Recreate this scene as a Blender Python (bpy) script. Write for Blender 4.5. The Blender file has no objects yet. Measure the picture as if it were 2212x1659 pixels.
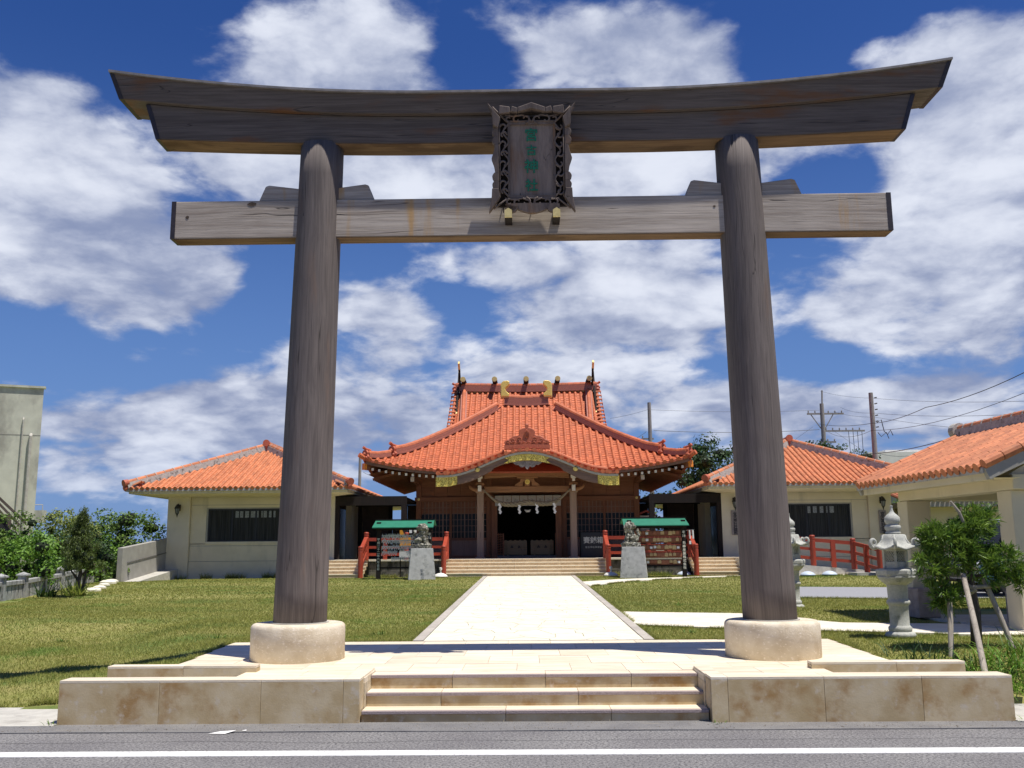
import bpy, bmesh, math, random
import numpy as np
from math import sin, cos, pi, radians, sqrt, atan2, exp
from mathutils import Vector, Matrix, noise
random.seed(7)
rng = np.random.default_rng(7)
S = bpy.context.scene
COL = S.collection

# ---------------------------------------------------------------- camera
cam_d = bpy.data.cameras.new('camera')
cam = bpy.data.objects.new('camera', cam_d)
COL.objects.link(cam)
S.camera = cam
cam_d.sensor_width = 36.0
cam_d.lens = 2055.0 / 2212.0 * 36.0
cam_d.clip_end = 6000
CAMP = Vector((-0.08, 0.0, 1.65))
cam.matrix_world = Matrix.Translation(CAMP) @ (Matrix.Rotation(radians(0.80), 4, 'Z') @ Matrix.Rotation(radians(90 + 9.85), 4, 'X') @ Matrix.Rotation(radians(-0.45), 4, 'Z'))

# ---------------------------------------------------------------- light
SUNV = Vector((0.27, -0.185, 1.0)).normalized()
sun_d = bpy.data.lights.new('sun', 'SUN')
sun = bpy.data.objects.new('sun', sun_d)
COL.objects.link(sun)
sun.rotation_euler = SUNV.to_track_quat('Z', 'Y').to_euler()
sun_d.energy = 4.7
sun_d.angle = radians(0.53)
sun_d.color = (1.0, 0.955, 0.88)
S.view_settings.view_transform = 'Standard'
S.view_settings.look = 'None'
S.view_settings.exposure = 0.3
S.view_settings.gamma = 1.0
S.view_settings.use_curve_mapping = False

# ---------------------------------------------------------------- node helpers
class NT:
    def __init__(s, tree):
        s.t = tree; s.n = tree.nodes; s.l = tree.links
    def new(s, typ, **kw):
        n = s.n.new(typ)
        for k, v in kw.items(): setattr(n, k, v)
        return n
    def put(s, sock, v):
        if isinstance(v, bpy.types.NodeSocket): s.l.new(v, sock)
        elif v is not None: sock.default_value = v
    def math(s, op, a, b=None, c=None, clamp=False):
        n = s.new('ShaderNodeMath', operation=op, use_clamp=clamp)
        for i, v in enumerate((a, b, c)):
            if v is not None: s.put(n.inputs[i], v)
        return n.outputs[0]
    def vec(s, op, a, b=None, c=None):
        n = s.new('ShaderNodeVectorMath', operation=op)
        for i, v in enumerate((a, b, c)):
            if v is not None: s.put(n.inputs[i], v)
        return n.outputs['Value'] if op in ('DOT_PRODUCT', 'LENGTH') else n.outputs[0]
    def noise(s, vec, scale, detail=4, rough=0.55, lac=2.0, dist=0.0):
        n = s.new('ShaderNodeTexNoise')
        s.put(n.inputs['Vector'], vec)
        n.inputs['Scale'].default_value = scale; n.inputs['Detail'].default_value = detail
        n.inputs['Roughness'].default_value = rough; n.inputs['Lacunarity'].default_value = lac
        n.inputs['Distortion'].default_value = dist
        return n.outputs['Fac']
    def range(s, v, a, b, c=0.0, d=1.0, smooth=True):
        n = s.new('ShaderNodeMapRange', interpolation_type='SMOOTHSTEP' if smooth else 'LINEAR')
        s.put(n.inputs[0], v)
        for i, x in zip((1, 2, 3, 4), (a, b, c, d)): n.inputs[i].default_value = x
        return n.outputs[0]
    def mix(s, f, a, b, mode='MIX'):
        n = s.new('ShaderNodeMix', data_type='RGBA', blend_type=mode)
        s.put(n.inputs[0], f)
        s.put(n.inputs[6], a if isinstance(a, bpy.types.NodeSocket) else (*a, 1))
        s.put(n.inputs[7], b if isinstance(b, bpy.types.NodeSocket) else (*b, 1))
        return n.outputs[2]

# ---------------------------------------------------------------- world: physical sky with cumulus
W = bpy.data.worlds.new('World')
S.world = W
W.use_nodes = True
wn = NT(W.node_tree)
W.node_tree.nodes.clear()
wout = wn.new('ShaderNodeOutputWorld')
bg = wn.new('ShaderNodeBackground')
sky = wn.new('ShaderNodeTexSky', sky_type='NISHITA')
sky.sun_disc = False
sky.sun_elevation = math.asin(SUNV.z)
sky.sun_rotation = atan2(SUNV.x, SUNV.y)
sky.air_density = 1.0; sky.dust_density = 0.4; sky.ozone_density = 2.2
tc = wn.new('ShaderNodeTexCoord')
dirv = wn.vec('NORMALIZE', tc.outputs['Generated'])
CM = cam.matrix_world.to_3x3()
def pix_dir(px, py):
    return (CM @ Vector(((px - 1106) / 2055.0, -(py - 829.5) / 2055.0, -1.0))).normalized()
def blob_sum(lst, start=0.0):
    """soft elliptical cloud masses, placed by compass direction and elevation"""
    acc = start
    for (cx, cy, rx, ry, w) in lst:
        c = pix_dir(cx, cy)
        a = (rx / 2055.0, ry / 2055.0)
        sc = Vector((1 / a[0], 0.6 / a[0], 1 / a[1]))
        v = wn.vec('MULTIPLY_ADD', dirv, tuple(sc), (-c.x * sc.x, -c.y * sc.y, -c.z * sc.z))
        d = wn.vec('DOT_PRODUCT', v, v)
        e = wn.math('POWER', 0.3679, d)
        acc = wn.math('MULTIPLY_ADD', e, w, acc)
    return acc
sep = wn.new('ShaderNodeSeparateXYZ'); wn.l.new(dirv, sep.inputs[0])
# cloud layer seen in perspective: flatter and finer towards the horizon
den = wn.math('ADD', wn.math('MAXIMUM', sep.outputs[2], 0.0), 0.62)
comb = wn.new('ShaderNodeCombineXYZ')
wn.l.new(wn.math('DIVIDE', sep.outputs[0], den), comb.inputs[0])
wn.l.new(wn.math('DIVIDE', sep.outputs[1], den), comb.inputs[1])
wn.l.new(wn.math('MULTIPLY', wn.math('DIVIDE', sep.outputs[2], den), 2.4), comb.inputs[2])
cl = comb.outputs[0]
clouds = [
 (620,130,190,80,.80),(790,105,130,85,.8),(520,180,110,60,.4),(900,200,90,80,.35),(1010,10,130,35,.22),
 (1330,95,160,80,.8),(1230,150,150,80,.65),(1500,120,130,80,.7),(1560,190,90,50,.4),
 (700,380,260,70,.95),(1000,385,300,75,.95),(1400,370,260,80,.95),(480,350,90,60,.45),(1680,340,80,60,.35),
 (60,260,120,90,.7),(130,420,190,130,.75),(240,560,200,110,.7),(380,620,170,80,.55),(60,560,130,90,.6),(440,560,120,70,.4),
 (300,700,150,50,.4),(340,780,110,40,.22),
 (820,680,85,75,.62),(900,740,70,50,.35),(830,780,100,40,.3),(620,765,60,30,.35),
 (1330,640,210,105,.95),(1420,580,180,80,.55),(1100,560,220,45,.5),(1240,700,140,50,.4),(1500,690,120,70,.55),(1060,600,90,40,.3),
 (1060,790,90,40,.42),(1150,830,120,50,.3),
 (1980,110,110,60,.45),(2110,90,120,90,.55),(2130,260,130,120,.65),(1960,300,110,80,.3),
 (2000,440,190,90,.62),(2140,480,120,130,.6),(1980,560,150,70,.55),(1880,640,100,60,.4),(1850,700,90,60,.62),(2120,690,130,90,.7),(1990,730,90,50,.3),
 (1720,640,70,60,.4),(1700,560,90,60,.3),(1640,760,90,60,.3),
 (1420,880,220,60,.75),(1760,890,200,60,.75),(2050,890,150,50,.55),(1950,830,150,45,.35),(2130,960,120,40,.3),
 (330,850,260,45,.55),(560,880,180,60,.5),(240,920,230,45,.7),(480,960,220,50,.5),(180,990,160,30,.35),(700,900,160,90,.4),(860,880,160,70,.3),
 (250,1045,240,18,.42),(200,740,160,50,.35),(620,700,80,60,.3),(560,820,120,50,.3),(1300,800,200,40,.4),(1600,850,120,60,.4),(100,870,160,60,.3),(1100,900,200,60,.4),(2000,840,140,40,.3),(400,1020,200,30,.35),(960,980,160,60,.35),(1650,1000,300,40,.35),(880,1010,140,40,.3),
]
gaps = [
 (600,560,60,60,.35),(330,720,120,40,.25),(560,700,50,60,.3),(930,640,30,50,.2),(640,930,80,30,.2),(1560,560,60,60,.2), (200,60,260,90,.4),(420,30,150,60,.4),(1010,150,70,60,.42),(1010,60,90,40,.25),(1720,90,110,80,.6),(1690,190,90,60,.35),
 (395,370,50,70,.45),(480,470,60,60,.25),(560,640,55,60,.45),(150,720,170,40,.45),(480,730,90,30,.35),
 (800,560,60,40,.4),(1010,660,50,45,.30),(1075,730,70,35,.28),(960,610,70,30,.2),(1720,480,60,90,.5),(1760,390,80,50,.4),(1560,800,110,35,.42),(1940,790,180,22,.4),
 (1920,700,40,40,.3),(1700,700,40,50,.3),(2040,975,90,22,.4),(220,800,180,25,.35),(1900,30,90,60,.3),(600,640,40,80,.2),(1850,400,60,50,.25),
]
base = blob_sum(clouds, 0.0)
neg = blob_sum(gaps, 0.0)
warp = wn.new('ShaderNodeTexNoise'); wn.l.new(cl, warp.inputs['Vector'])
warp.inputs['Scale'].default_value = 5.0; warp.inputs['Detail'].default_value = 4
clw = wn.vec('MULTIPLY_ADD', warp.outputs['Color'], (0.055, 0.055, 0.055), cl)
f1 = wn.noise(clw, 7.0, 8, 0.60)
f2 = wn.noise(clw, 24.0, 5, 0.62)
f0 = wn.noise(cl, 2.8, 3, 0.5)
# billows: rounded heads where the ridged noise peaks
vor = wn.new('ShaderNodeTexVoronoi', feature='F1', normalize=False)
wn.l.new(wn.vec('MULTIPLY_ADD', warp.outputs['Color'], (0.10, 0.10, 0.10), clw), vor.inputs['Vector'])
vor.inputs['Scale'].default_value = 9.0; vor.inputs['Detail'].default_value = 2.0; vor.inputs['Roughness'].default_value = 0.55
bil = vor.outputs['Distance']
env = wn.math('MULTIPLY_ADD', wn.math('SUBTRACT', f0, 0.5), 0.9, wn.range(wn.math('SUBTRACT', base, neg), -0.35, 1.15, 0.0, 1.0, False))
fine = wn.math('ADD', wn.math('MULTIPLY', wn.math('SUBTRACT', f1, 0.5), 2.3), wn.math('MULTIPLY', wn.math('SUBTRACT', f2, 0.5), 0.75))
fine = wn.math('ADD', wn.math('MULTIPLY_ADD', bil, -0.85, fine), 0.64)
dens = wn.math('ADD', wn.math('MULTIPLY_ADD', env, 2.15, -0.56), fine)
mask = wn.range(dens, 0.0, 0.80)
# the sunlit tops and the grey bases of the cumulus
gs = [(80,500,150,60,.25),(230,610,160,50,.25),(2130,420,90,90,.3),(1250,380,200,30,.25),(150,560,260,110,.3),(420,680,220,70,.5),(330,800,260,60,.5),(1000,330,420,30,.15),(1250,720,300,60,.35),(1150,560,140,50,.25),(1500,40,120,40,.2),(1720,640,110,90,.3),
      (2000,610,160,60,.3),(830,780,160,60,.45),(700,930,300,120,.5),(300,900,420,120,.35),(1700,960,500,60,.45),(2080,800,160,80,.25),(1960,200,120,90,.5),(1080,800,120,60,.4),(250,320,70,90,.3),
      (900,130,110,90,.35),(1010,10,150,60,.5),(1560,190,120,70,.25)]
greys = blob_sum(gs, 0.0)
up_ = wn.vec('ADD', clw, (0.0, 0.02, 0.075))
g1 = wn.noise(up_, 7.0, 5, 0.58)
relief = wn.math('SUBTRACT', g1, f1)          # thicker above than here = shaded underside
shade = wn.math('ADD', wn.math('MULTIPLY', greys, 0.75), wn.math('MULTIPLY_ADD', relief, 3.4, wn.math('MULTIPLY', wn.math('SUBTRACT', f2, 0.5), -0.5)))
low = wn.math('MULTIPLY', wn.math('SUBTRACT', wn.noise(wn.vec('ADD', clw, (3.3, 1.0, 0.0)), 4.0, 4, 0.5), 0.45), 2.6)
shade = wn.math('ADD', wn.math('ADD', shade, low), wn.range(dens, 1.7, 0.2, 0.02, 0.50))
shade = wn.math('ADD', shade, wn.math('MULTIPLY', wn.math('SUBTRACT', f1, 0.5), -1.3))
shade = wn.math('MULTIPLY_ADD', wn.math('SUBTRACT', bil, 0.6), 1.1, shade)
shade = wn.range(shade, -0.65, 2.3)
ccol = wn.mix(shade, (6.0, 6.3, 7.1), (2.0, 2.4, 3.7))
hz = wn.range(sep.outputs[2], -0.02, 0.50, 1.0, 0.0)
# deep maritime blue overhead, paler near the horizon
skyc = wn.new('ShaderNodeHueSaturation'); skyc.inputs['Saturation'].default_value = 1.30; skyc.inputs['Value'].default_value = 0.56
wn.l.new(sky.outputs[0], skyc.inputs['Color'])
skyt = wn.mix(1.0, skyc.outputs[0], (0.80, 0.78, 1.18), 'MULTIPLY')
skyh = wn.mix(wn.math('MULTIPLY', hz, 0.80), skyt, (1.15, 2.25, 4.6))
upmask = wn.range(sep.outputs[2], -0.01, 0.03)
m2 = wn.math('MULTIPLY', mask, upmask)
m2 = wn.math('MULTIPLY', m2, wn.range(sep.outputs[2], 0.0, 0.14, 0.62, 0.97))
fin = wn.mix(m2, skyh, ccol)
wn.l.new(fin, bg.inputs['Color'])
bg.inputs['Strength'].default_value = 0.108
wn.l.new(bg.outputs[0], wout.inputs[0])
W.cycles.sampling_method = 'MANUAL'
W.cycles.sample_map_resolution = 512

# ---------------------------------------------------------------- materials
MATS = {}
def mat(name, c1, c2=None, scale=6.0, rough=0.75, bump=0.0, bscale=None, stretch=(1, 1, 1), detail=5, metallic=0.0,
        spec=0.5, rnd=0.0, stain=None, stain_scale=1.5, stain_lo=0.52, stain_hi=0.72, stain_stretch=(1, 1, 1), coat=0.0, lo=0.3, hi=0.7, emit=None, stain2=None):
    if name in MATS: return MATS[name]
    m = bpy.data.materials.new(name); m.use_nodes = True
    t = NT(m.node_tree); b = m.node_tree.nodes['Principled BSDF']
    geo = t.new('ShaderNodeNewGeometry')
    pos = geo.outputs['Position']
    info = t.new('ShaderNodeObjectInfo')
    rv = t.math('FRACT', t.math('ADD', info.outputs['Random'], geo.outputs['Random Per Island']))
    off = t.vec('SCALE', (3.1, 5.7, 2.3)); 
    offn = off.node; t.l.new(t.math('MULTIPLY', rv, 7.0 if rnd else 0.0), offn.inputs['Scale'])
    p = t.vec('ADD', t.vec('MULTIPLY', pos, tuple(stretch)), off)
    f = t.range(t.noise(p, scale, detail), lo, hi)
    c2 = c2 or tuple(x * 0.8 for x in c1)
    col = t.mix(f, c1, c2)
    if stain:
        ps = t.vec('ADD', t.vec('MULTIPLY', pos, tuple(stain_stretch)), off)
        sf = t.range(t.noise(ps, stain_scale, 6, 0.6), stain_lo, stain_hi)
        col = t.mix(sf, col, stain)
    if stain2:
        sf = t.range(t.noise(t.vec('ADD', pos, (7.3, 1.1, 4.0)), stain2[1], 7, 0.65), stain2[2], stain2[3])
        col = t.mix(sf, col, stain2[0])
    if rnd:
        v = t.math('MULTIPLY_ADD', rv, 2 * rnd, 1.0 - rnd)
        n = t.new('ShaderNodeHueSaturation'); t.l.new(col, n.inputs['Color']); t.l.new(v, n.inputs['Value'])
        n.inputs['Saturation'].default_value = 1.0
        col = n.outputs[0]
    t.l.new(col, b.inputs['Base Color'])
    b.inputs['Roughness'].default_value = rough
    b.inputs['Metallic'].default_value = metallic
    b.inputs['Specular IOR Level'].default_value = spec
    b.inputs['Coat Weight'].default_value = coat
    if emit:
        b.inputs['Emission Color'].default_value = (*emit[0], 1); b.inputs['Emission Strength'].default_value = emit[1]
    if bump:
        bn = t.new('ShaderNodeBump'); bn.inputs['Strength'].default_value = min(1.0, bump); bn.inputs['Distance'].default_value = 0.02
        t.l.new(t.noise(p, bscale or scale * 3, 6, 0.6), bn.inputs['Height'])
        t.l.new(bn.outputs[0], b.inputs['Normal'])
    MATS[name] = m
    return m

# ---------------------------------------------------------------- mesh builder
ORG = {}
def link(o, parent):
    COL.objects.link(o)
    if parent is not None: o.parent = parent
def org(p):
    return ORG.get(p.name, Vector((0, 0, 0))) if p is not None else Vector((0, 0, 0))
def tag(o, label=None, cat=None, group=None, kind=None):
    if label: o['label'] = label
    if cat: o['category'] = cat
    if group: o['group'] = group
    if kind: o['kind'] = kind
    return o
def empty(name, loc, label=None, cat=None, group=None, kind=None, rz=0.0):
    o = bpy.data.objects.new(name, None); COL.objects.link(o)
    o.empty_display_size = 0.2
    o.location = loc; o.rotation_euler[2] = rz
    ORG[o.name] = Vector(loc)
    return tag(o, label, cat, group, kind)

class MB:
    def __init__(s): s.v = []; s.f = []
    def add(s, vs, fs):
        n = len(s.v); s.v.extend([tuple(p) for p in vs]); s.f.extend([tuple(i + n for i in f) for f in fs]); return s
    def box(s, x0, x1, y0, y1, z0, z1):
        vs = [(x0,y0,z0),(x1,y0,z0),(x1,y1,z0),(x0,y1,z0),(x0,y0,z1),(x1,y0,z1),(x1,y1,z1),(x0,y1,z1)]
        return s.add(vs, [(0,3,2,1),(4,5,6,7),(0,1,5,4),(1,2,6,5),(2,3,7,6),(3,0,4,7)])
    def cbox(s, c, d, rot=None):
        """box of size d at centre c turned by rot (Matrix)"""
        vs = []
        for z in (-.5, .5):
            for x, y in ((-.5,-.5),(.5,-.5),(.5,.5),(-.5,.5)):
                v = Vector((x*d[0], y*d[1], z*d[2]))
                if rot is not None: v = rot @ v
                vs.append(tuple(v + Vector(c)))
        return s.add(vs, [(0,3,2,1),(4,5,6,7),(0,1,5,4),(1,2,6,5),(2,3,7,6),(3,0,4,7)])
    def bar(s, a, b, w, h, up=(0, 0, 1)):
        """rectangular bar from a to b, width w (sideways), height h (up)"""
        a = Vector(a); b = Vector(b); d = (b - a).normalized(); u = Vector(up)
        sx = d.cross(u).normalized(); uu = sx.cross(d).normalized()
        vs = []
        for p in (a, b):
            for x, y in ((-.5,-.5),(.5,-.5),(.5,.5),(-.5,.5)): vs.append(tuple(p + sx*x*w + uu*y*h))
        return s.add(vs, [(0,1,2,3),(7,6,5,4),(0,4,5,1),(1,5,6,2),(2,6,7,3),(3,7,4,0)])
    def prism(s, poly, axis, a, b):
        """extrude 2D polygon along axis ('x','y','z') from a to b"""
        def P(p, t):
            return {'x': (t, p[0], p[1]), 'y': (p[0], t, p[1]), 'z': (p[0], p[1], t)}[axis]
        n = len(poly)
        ar = sum(poly[i][0]*poly[(i+1)%n][1]-poly[(i+1)%n][0]*poly[i][1] for i in range(n))
        if ar < 0: poly = poly[::-1]
        vs = [P(p, a) for p in poly] + [P(p, b) for p in poly]
        fs = [tuple(range(n))[::-1], tuple(range(n, 2*n))] + [(i, (i+1)%n, n+(i+1)%n, n+i) for i in range(n)]
        if axis == 'y': fs = [f[::-1] for f in fs]
        if b < a: fs = [f[::-1] for f in fs]
        return s.add(vs, fs)
    def tube(s, pts, r, n=8, caps=True, squash=1.0):
        pts = [Vector(p) for p in pts]; m = len(pts)
        rs = r if isinstance(r, (list, tuple)) else [r]*m
        vs = []; prev = None
        for i, p in enumerate(pts):
            d = (pts[min(i+1, m-1)] - pts[max(i-1, 0)])
            if d.length < 1e-9: d = Vector((0, 0, 1))
            d.normalize()
            if prev is None:
                u = Vector((0, 0, 1)) if abs(d.z) < .9 else Vector((1, 0, 0))
                prev = d.cross(u).normalized()
            x = (prev - d*prev.dot(d))
            if x.length < 1e-6: x = d.orthogonal()
            x.normalize(); y = d.cross(x); prev = x
            for k in range(n):
                a = 2*pi*k/n; vs.append(tuple(p + x*cos(a)*rs[i] + y*sin(a)*rs[i]*squash))
        fs = []
        for i in range(m-1):
            for k in range(n):
                fs.append((i*n+k, i*n+(k+1)%n, (i+1)*n+(k+1)%n, (i+1)*n+k))
        if caps: fs += [tuple(range(n))[::-1], tuple(range((m-1)*n, m*n))]
        return s.add(vs, fs)
    def lathe(s, prof, c=(0, 0, 0), n=24, ang=0.0, wob=None):
        vs = []; fs = []; m = len(prof)
        for j, (r, z) in enumerate(prof):
            for k in range(n):
                a = 2*pi*k/n + ang
                rr = r*(wob(a, j) if wob else 1.0)
                vs.append((c[0]+rr*cos(a), c[1]+rr*sin(a), c[2]+z))
        for j in range(m-1):
            for k in range(n):
                fs.append((j*n+k, j*n+(k+1)%n, (j+1)*n+(k+1)%n, (j+1)*n+k))
        fs += [tuple(range(n))[::-1], tuple(range((m-1)*n, m*n))]
        return s.add(vs, fs)
    def ball(s, c, r, n=10, m=7):
        rx, ry, rz = (r, r, r) if not isinstance(r, (tuple, list)) else r
        vs = [(c[0], c[1], c[2]-rz)]
        for j in range(1, m):
            t = -pi/2 + pi*j/m
            for k in range(n):
                a = 2*pi*k/n; vs.append((c[0]+rx*cos(t)*cos(a), c[1]+ry*cos(t)*sin(a), c[2]+rz*sin(t)))
        vs.append((c[0], c[1], c[2]+rz)); top = len(vs)-1
        fs = [(0, 1+(k+1)%n, 1+k) for k in range(n)]
        for j in range(m-2):
            for k in range(n):
                fs.append((1+j*n+k, 1+j*n+(k+1)%n, 1+(j+1)*n+(k+1)%n, 1+(j+1)*n+k))
        fs += [(1+(m-2)*n+k, 1+(m-2)*n+(k+1)%n, top) for k in range(n)]
        return s.add(vs, fs)
    def build(s, name, m, parent=None, smooth=False, bevel=0.0, seg=1, label=None, cat=None, group=None, kind=None, local=False):
        me = bpy.data.meshes.new(name)
        o0 = Vector((0, 0, 0)) if local else org(parent)
        vs = [(a-o0.x, b-o0.y, c-o0.z) for a, b, c in s.v] if o0.length else s.v
        me.from_pydata(vs, [], s.f)
        if m is not None: me.materials.append(m)
        if smooth: me.polygons.foreach_set('use_smooth', [True]*len(me.polygons))
        me.update()
        o = bpy.data.objects.new(name, me)
        link(o, parent)
        if parent is not None and not local: ORG[o.name] = o0
        elif parent is None: ORG[o.name] = Vector((0, 0, 0))
        if bevel:
            md = o.modifiers.new('bevel', 'BEVEL'); md.width = bevel; md.segments = seg; md.limit_method = 'ANGLE'; md.angle_limit = radians(35)
        if smooth:
            try:
                md = o.modifiers.new('wn', 'WEIGHTED_NORMAL') if bevel else None
            except Exception: pass
        return tag(o, label, cat, group, kind)

def np_mesh(name, V, F, m, parent=None, smooth=False, kind=None, label=None, cat=None, attr=None):
    """V (n,3), F (k,3|4) numpy -> one mesh object, fast"""
    me = bpy.data.meshes.new(name)
    V = np.asarray(V, dtype=np.float32); F = np.asarray(F, dtype=np.int32)
    o0 = org(parent)
    if o0.length: V = V - np.array(o0, dtype=np.float32)
    k = F.shape[1]
    me.vertices.add(len(V)); me.vertices.foreach_set('co', V.ravel())
    me.loops.add(F.size); me.loops.foreach_set('vertex_index', F.ravel())
    me.polygons.add(len(F)); me.polygons.foreach_set('loop_start', np.arange(0, F.size, k, dtype=np.int32))
    me.polygons.foreach_set('loop_total', np.full(len(F), k, dtype=np.int32))
    if smooth: me.polygons.foreach_set('use_smooth', np.ones(len(F), dtype=bool))
    me.update(calc_edges=True)
    if attr is not None:
        a = me.attributes.new('tint', 'FLOAT', 'POINT'); a.data.foreach_set('value', np.asarray(attr, dtype=np.float32))
    me.materials.append(m)
    o = bpy.data.objects.new(name, me); link(o, parent)
    ORG[o.name] = o0
    return tag(o, label, cat, None, kind)

def copy_thing(root, loc, rz=0.0, label=None, group=None):
    r = root.copy(); COL.objects.link(r); r.location = loc; r.rotation_euler[2] = rz
    if label: r['label'] = label
    if group: r['group'] = group
    for ch in list(root.children):
        c = ch.copy(); COL.objects.link(c); c.parent = r
        for g in list(ch.children):
            d = g.copy(); COL.objects.link(d); d.parent = c
    return r

def text_mesh(name, body, size, m, parent, loc, rot=(pi/2, 0, 0), depth=0.004, vertical=False, offset=0.0, spacing=1.08, gap=None):
    """lettering as thin raised mesh; upright text faces -y; vertical stacks the characters"""
    cu = bpy.data.curves.new(name, 'FONT')
    cu.body = '\n'.join(body) if vertical else body
    cu.size = size; cu.align_x = 'CENTER'; cu.align_y = 'CENTER'
    cu.extrude = depth; cu.offset = offset; cu.resolution_u = 2
    cu.space_line = spacing
    if gap: cu.space_character = gap
    tmp = bpy.data.objects.new(name, cu); COL.objects.link(tmp)
    dg = bpy.context.evaluated_depsgraph_get(); dg.update()
    me = bpy.data.meshes.new_from_object(tmp.evaluated_get(dg))
    bpy.data.objects.remove(tmp)
    me.materials.clear(); me.materials.append(m)
    o = bpy.data.objects.new(name, me); link(o, parent)
    o.location = Vector(loc) - org(parent); o.rotation_euler = rot
    return o
# ================================================================ materials used
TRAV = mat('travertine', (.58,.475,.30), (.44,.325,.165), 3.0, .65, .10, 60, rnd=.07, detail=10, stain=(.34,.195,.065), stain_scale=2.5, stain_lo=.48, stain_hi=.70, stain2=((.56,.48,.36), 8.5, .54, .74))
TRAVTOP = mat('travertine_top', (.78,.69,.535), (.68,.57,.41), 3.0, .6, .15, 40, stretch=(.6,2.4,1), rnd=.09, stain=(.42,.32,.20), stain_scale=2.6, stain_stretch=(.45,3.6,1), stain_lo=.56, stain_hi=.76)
NOSE = mat('nosing_stone', (.36,.29,.27), (.28,.22,.21), 60, .8, .3, 90)
COARSE = mat('coarse_ring_stone', (.68,.60,.465), (.565,.475,.34), 5, .85, .35, 45, stain=(.78,.70,.59), stain_scale=26, stain_lo=.56, stain_hi=.66, stain_stretch=(1,1,1.6), stain2=((.46,.36,.27), 30.0, .64, .74))
PALE = mat('pale_paving', (.77,.73,.585), (.72,.665,.51), 5, .7, .2, 30, rnd=.05)
JOINT = mat('joint_mortar', (.56,.48,.34), (.42,.34,.22), 20, .9)
CURB = mat('grey_kerb_stone', (.46,.42,.36), (.38,.34,.29), 12, .85, .3, 60, rnd=.1)
ASPH = mat('asphalt', (.205,.195,.195), (.285,.275,.265), .9, .92, 1.0, 60, detail=8, stain=(.11,.105,.105), stain_scale=42, stain_lo=.45, stain_hi=.60, stain2=((.48,.46,.42), 55.0, .585, .66))
ASPHD = mat('asphalt_gutter', (.185,.178,.175), (.24,.23,.22), 3, .9, .6, 110, stain=(.29,.26,.21), stain_scale=3.2, stain_stretch=(.5,2,1), stain_lo=.55, stain_hi=.74, stain2=((.10,.10,.10), 120.0, .5, .62))
LINE = mat('road_paint', (.74,.73,.70), (.62,.61,.59), 5, .7, .3, 60, stain=(.33,.325,.32), stain_scale=28, stain_lo=.56, stain_hi=.70)
CONC = mat('pale_concrete', (.52,.50,.44), (.44,.42,.37), 8, .9, .3, 80, stain=(.34,.32,.28), stain_scale=2.4)
ASPH2 = mat('driveway_asphalt', (.30,.30,.31), (.26,.26,.27), 20, .9, .4, 90)
SOIL = mat('lawn_soil', (.22,.225,.052), (.29,.26,.085), 2.0, .95, .6, 40, stain=(.09,.15,.022), stain_scale=.5, stain_stretch=(.5,1.6,1), stain_lo=.48, stain_hi=.66)

# weathered timber: long grain along the given axis
def wood(name, c1, c2, axis='z', grain=26, rough=.8, stain=None, rnd=0.06, fine=.6, stain_lo=.58, stain_hi=.74, stain_scale=1.3, bump=.35, crack=True, warp=.16, drip=False):
    if name in MATS: return MATS[name]
    m = bpy.data.materials.new(name); m.use_nodes = True
    t = NT(m.node_tree); b = m.node_tree.nodes['Principled BSDF']
    geo = t.new('ShaderNodeNewGeometry'); info = t.new('ShaderNodeObjectInfo')
    k = .035
    st = {'x': (k, 1, 1), 'y': (1, k, 1), 'z': (1, 1, k)}[axis]
    off = t.vec('SCALE', (3.1, 5.7, 2.3)); 
    t.l.new(t.math('MULTIPLY', info.outputs['Random'], 9.0), off.node.inputs['Scale'])
    p0 = t.vec('ADD', geo.outputs['Position'], off)
    wv = t.new('ShaderNodeTexNoise'); t.l.new(p0, wv.inputs['Vector']); wv.inputs['Scale'].default_value = .8
    p0w = t.vec('MULTIPLY_ADD', wv.outputs['Color'], (warp, warp, warp), p0)
    p = t.vec('MULTIPLY', p0w, st)
    g = t.noise(p, grain, 8, .62)
    g2 = t.noise(p, grain*.22, 5, .5)
    f = t.range(t.math('ADD', t.math('MULTIPLY', g, fine), t.math('MULTIPLY', g2, 1-fine)), .34, .66)
    col = t.mix(f, c1, c2)
    big = t.range(t.noise(p0, 1.6, 5, .6), .35, .72)
    col = t.mix(t.math('MULTIPLY', big, .35), col, tuple(x*.62 for x in c1))
    if stain:
        ss = (2.6, 1, .30) if drip else {'x': (.5, 1, 2.2), 'y': (1, .5, 2.2), 'z': (2.2, 2.2, .4)}[axis]
        sf = t.range(t.noise(t.vec('MULTIPLY', p0, ss), stain_scale, 5, .55), stain_lo, stain_hi)
        col = t.mix(t.math('MULTIPLY', sf, .85), col, stain)
    height = g
    if crack:
        cp = t.vec('MULTIPLY', p0w, {'x': (.035, 2.2, 2.2), 'y': (2.2, .035, 2.2), 'z': (2.2, 2.2, .035)}[axis])
        cn = t.noise(cp, 3.3, 2, .4)
        cr = t.range(t.math('ABSOLUTE', t.math('SUBTRACT', cn, .5)), .0, .0065, 1.0, 0.0)
        cm = t.range(t.noise(p0, .9, 2), .42, .52)
        cr = t.math('MULTIPLY', cr, cm)
        col = t.mix(t.math('MULTIPLY', cr, .75), col, (.03,.025,.022))
        height = t.math('SUBTRACT', g, cr)
    t.l.new(col, b.inputs['Base Color'])
    b.inputs['Roughness'].default_value = rough
    b.inputs['Specular IOR Level'].default_value = .35
    bn = t.new('ShaderNodeBump'); bn.inputs['Strength'].default_value = bump; bn.inputs['Distance'].default_value = .01
    t.l.new(height, bn.inputs['Height']); t.l.new(bn.outputs[0], b.inputs['Normal'])
    MATS[name] = m
    return m
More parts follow.
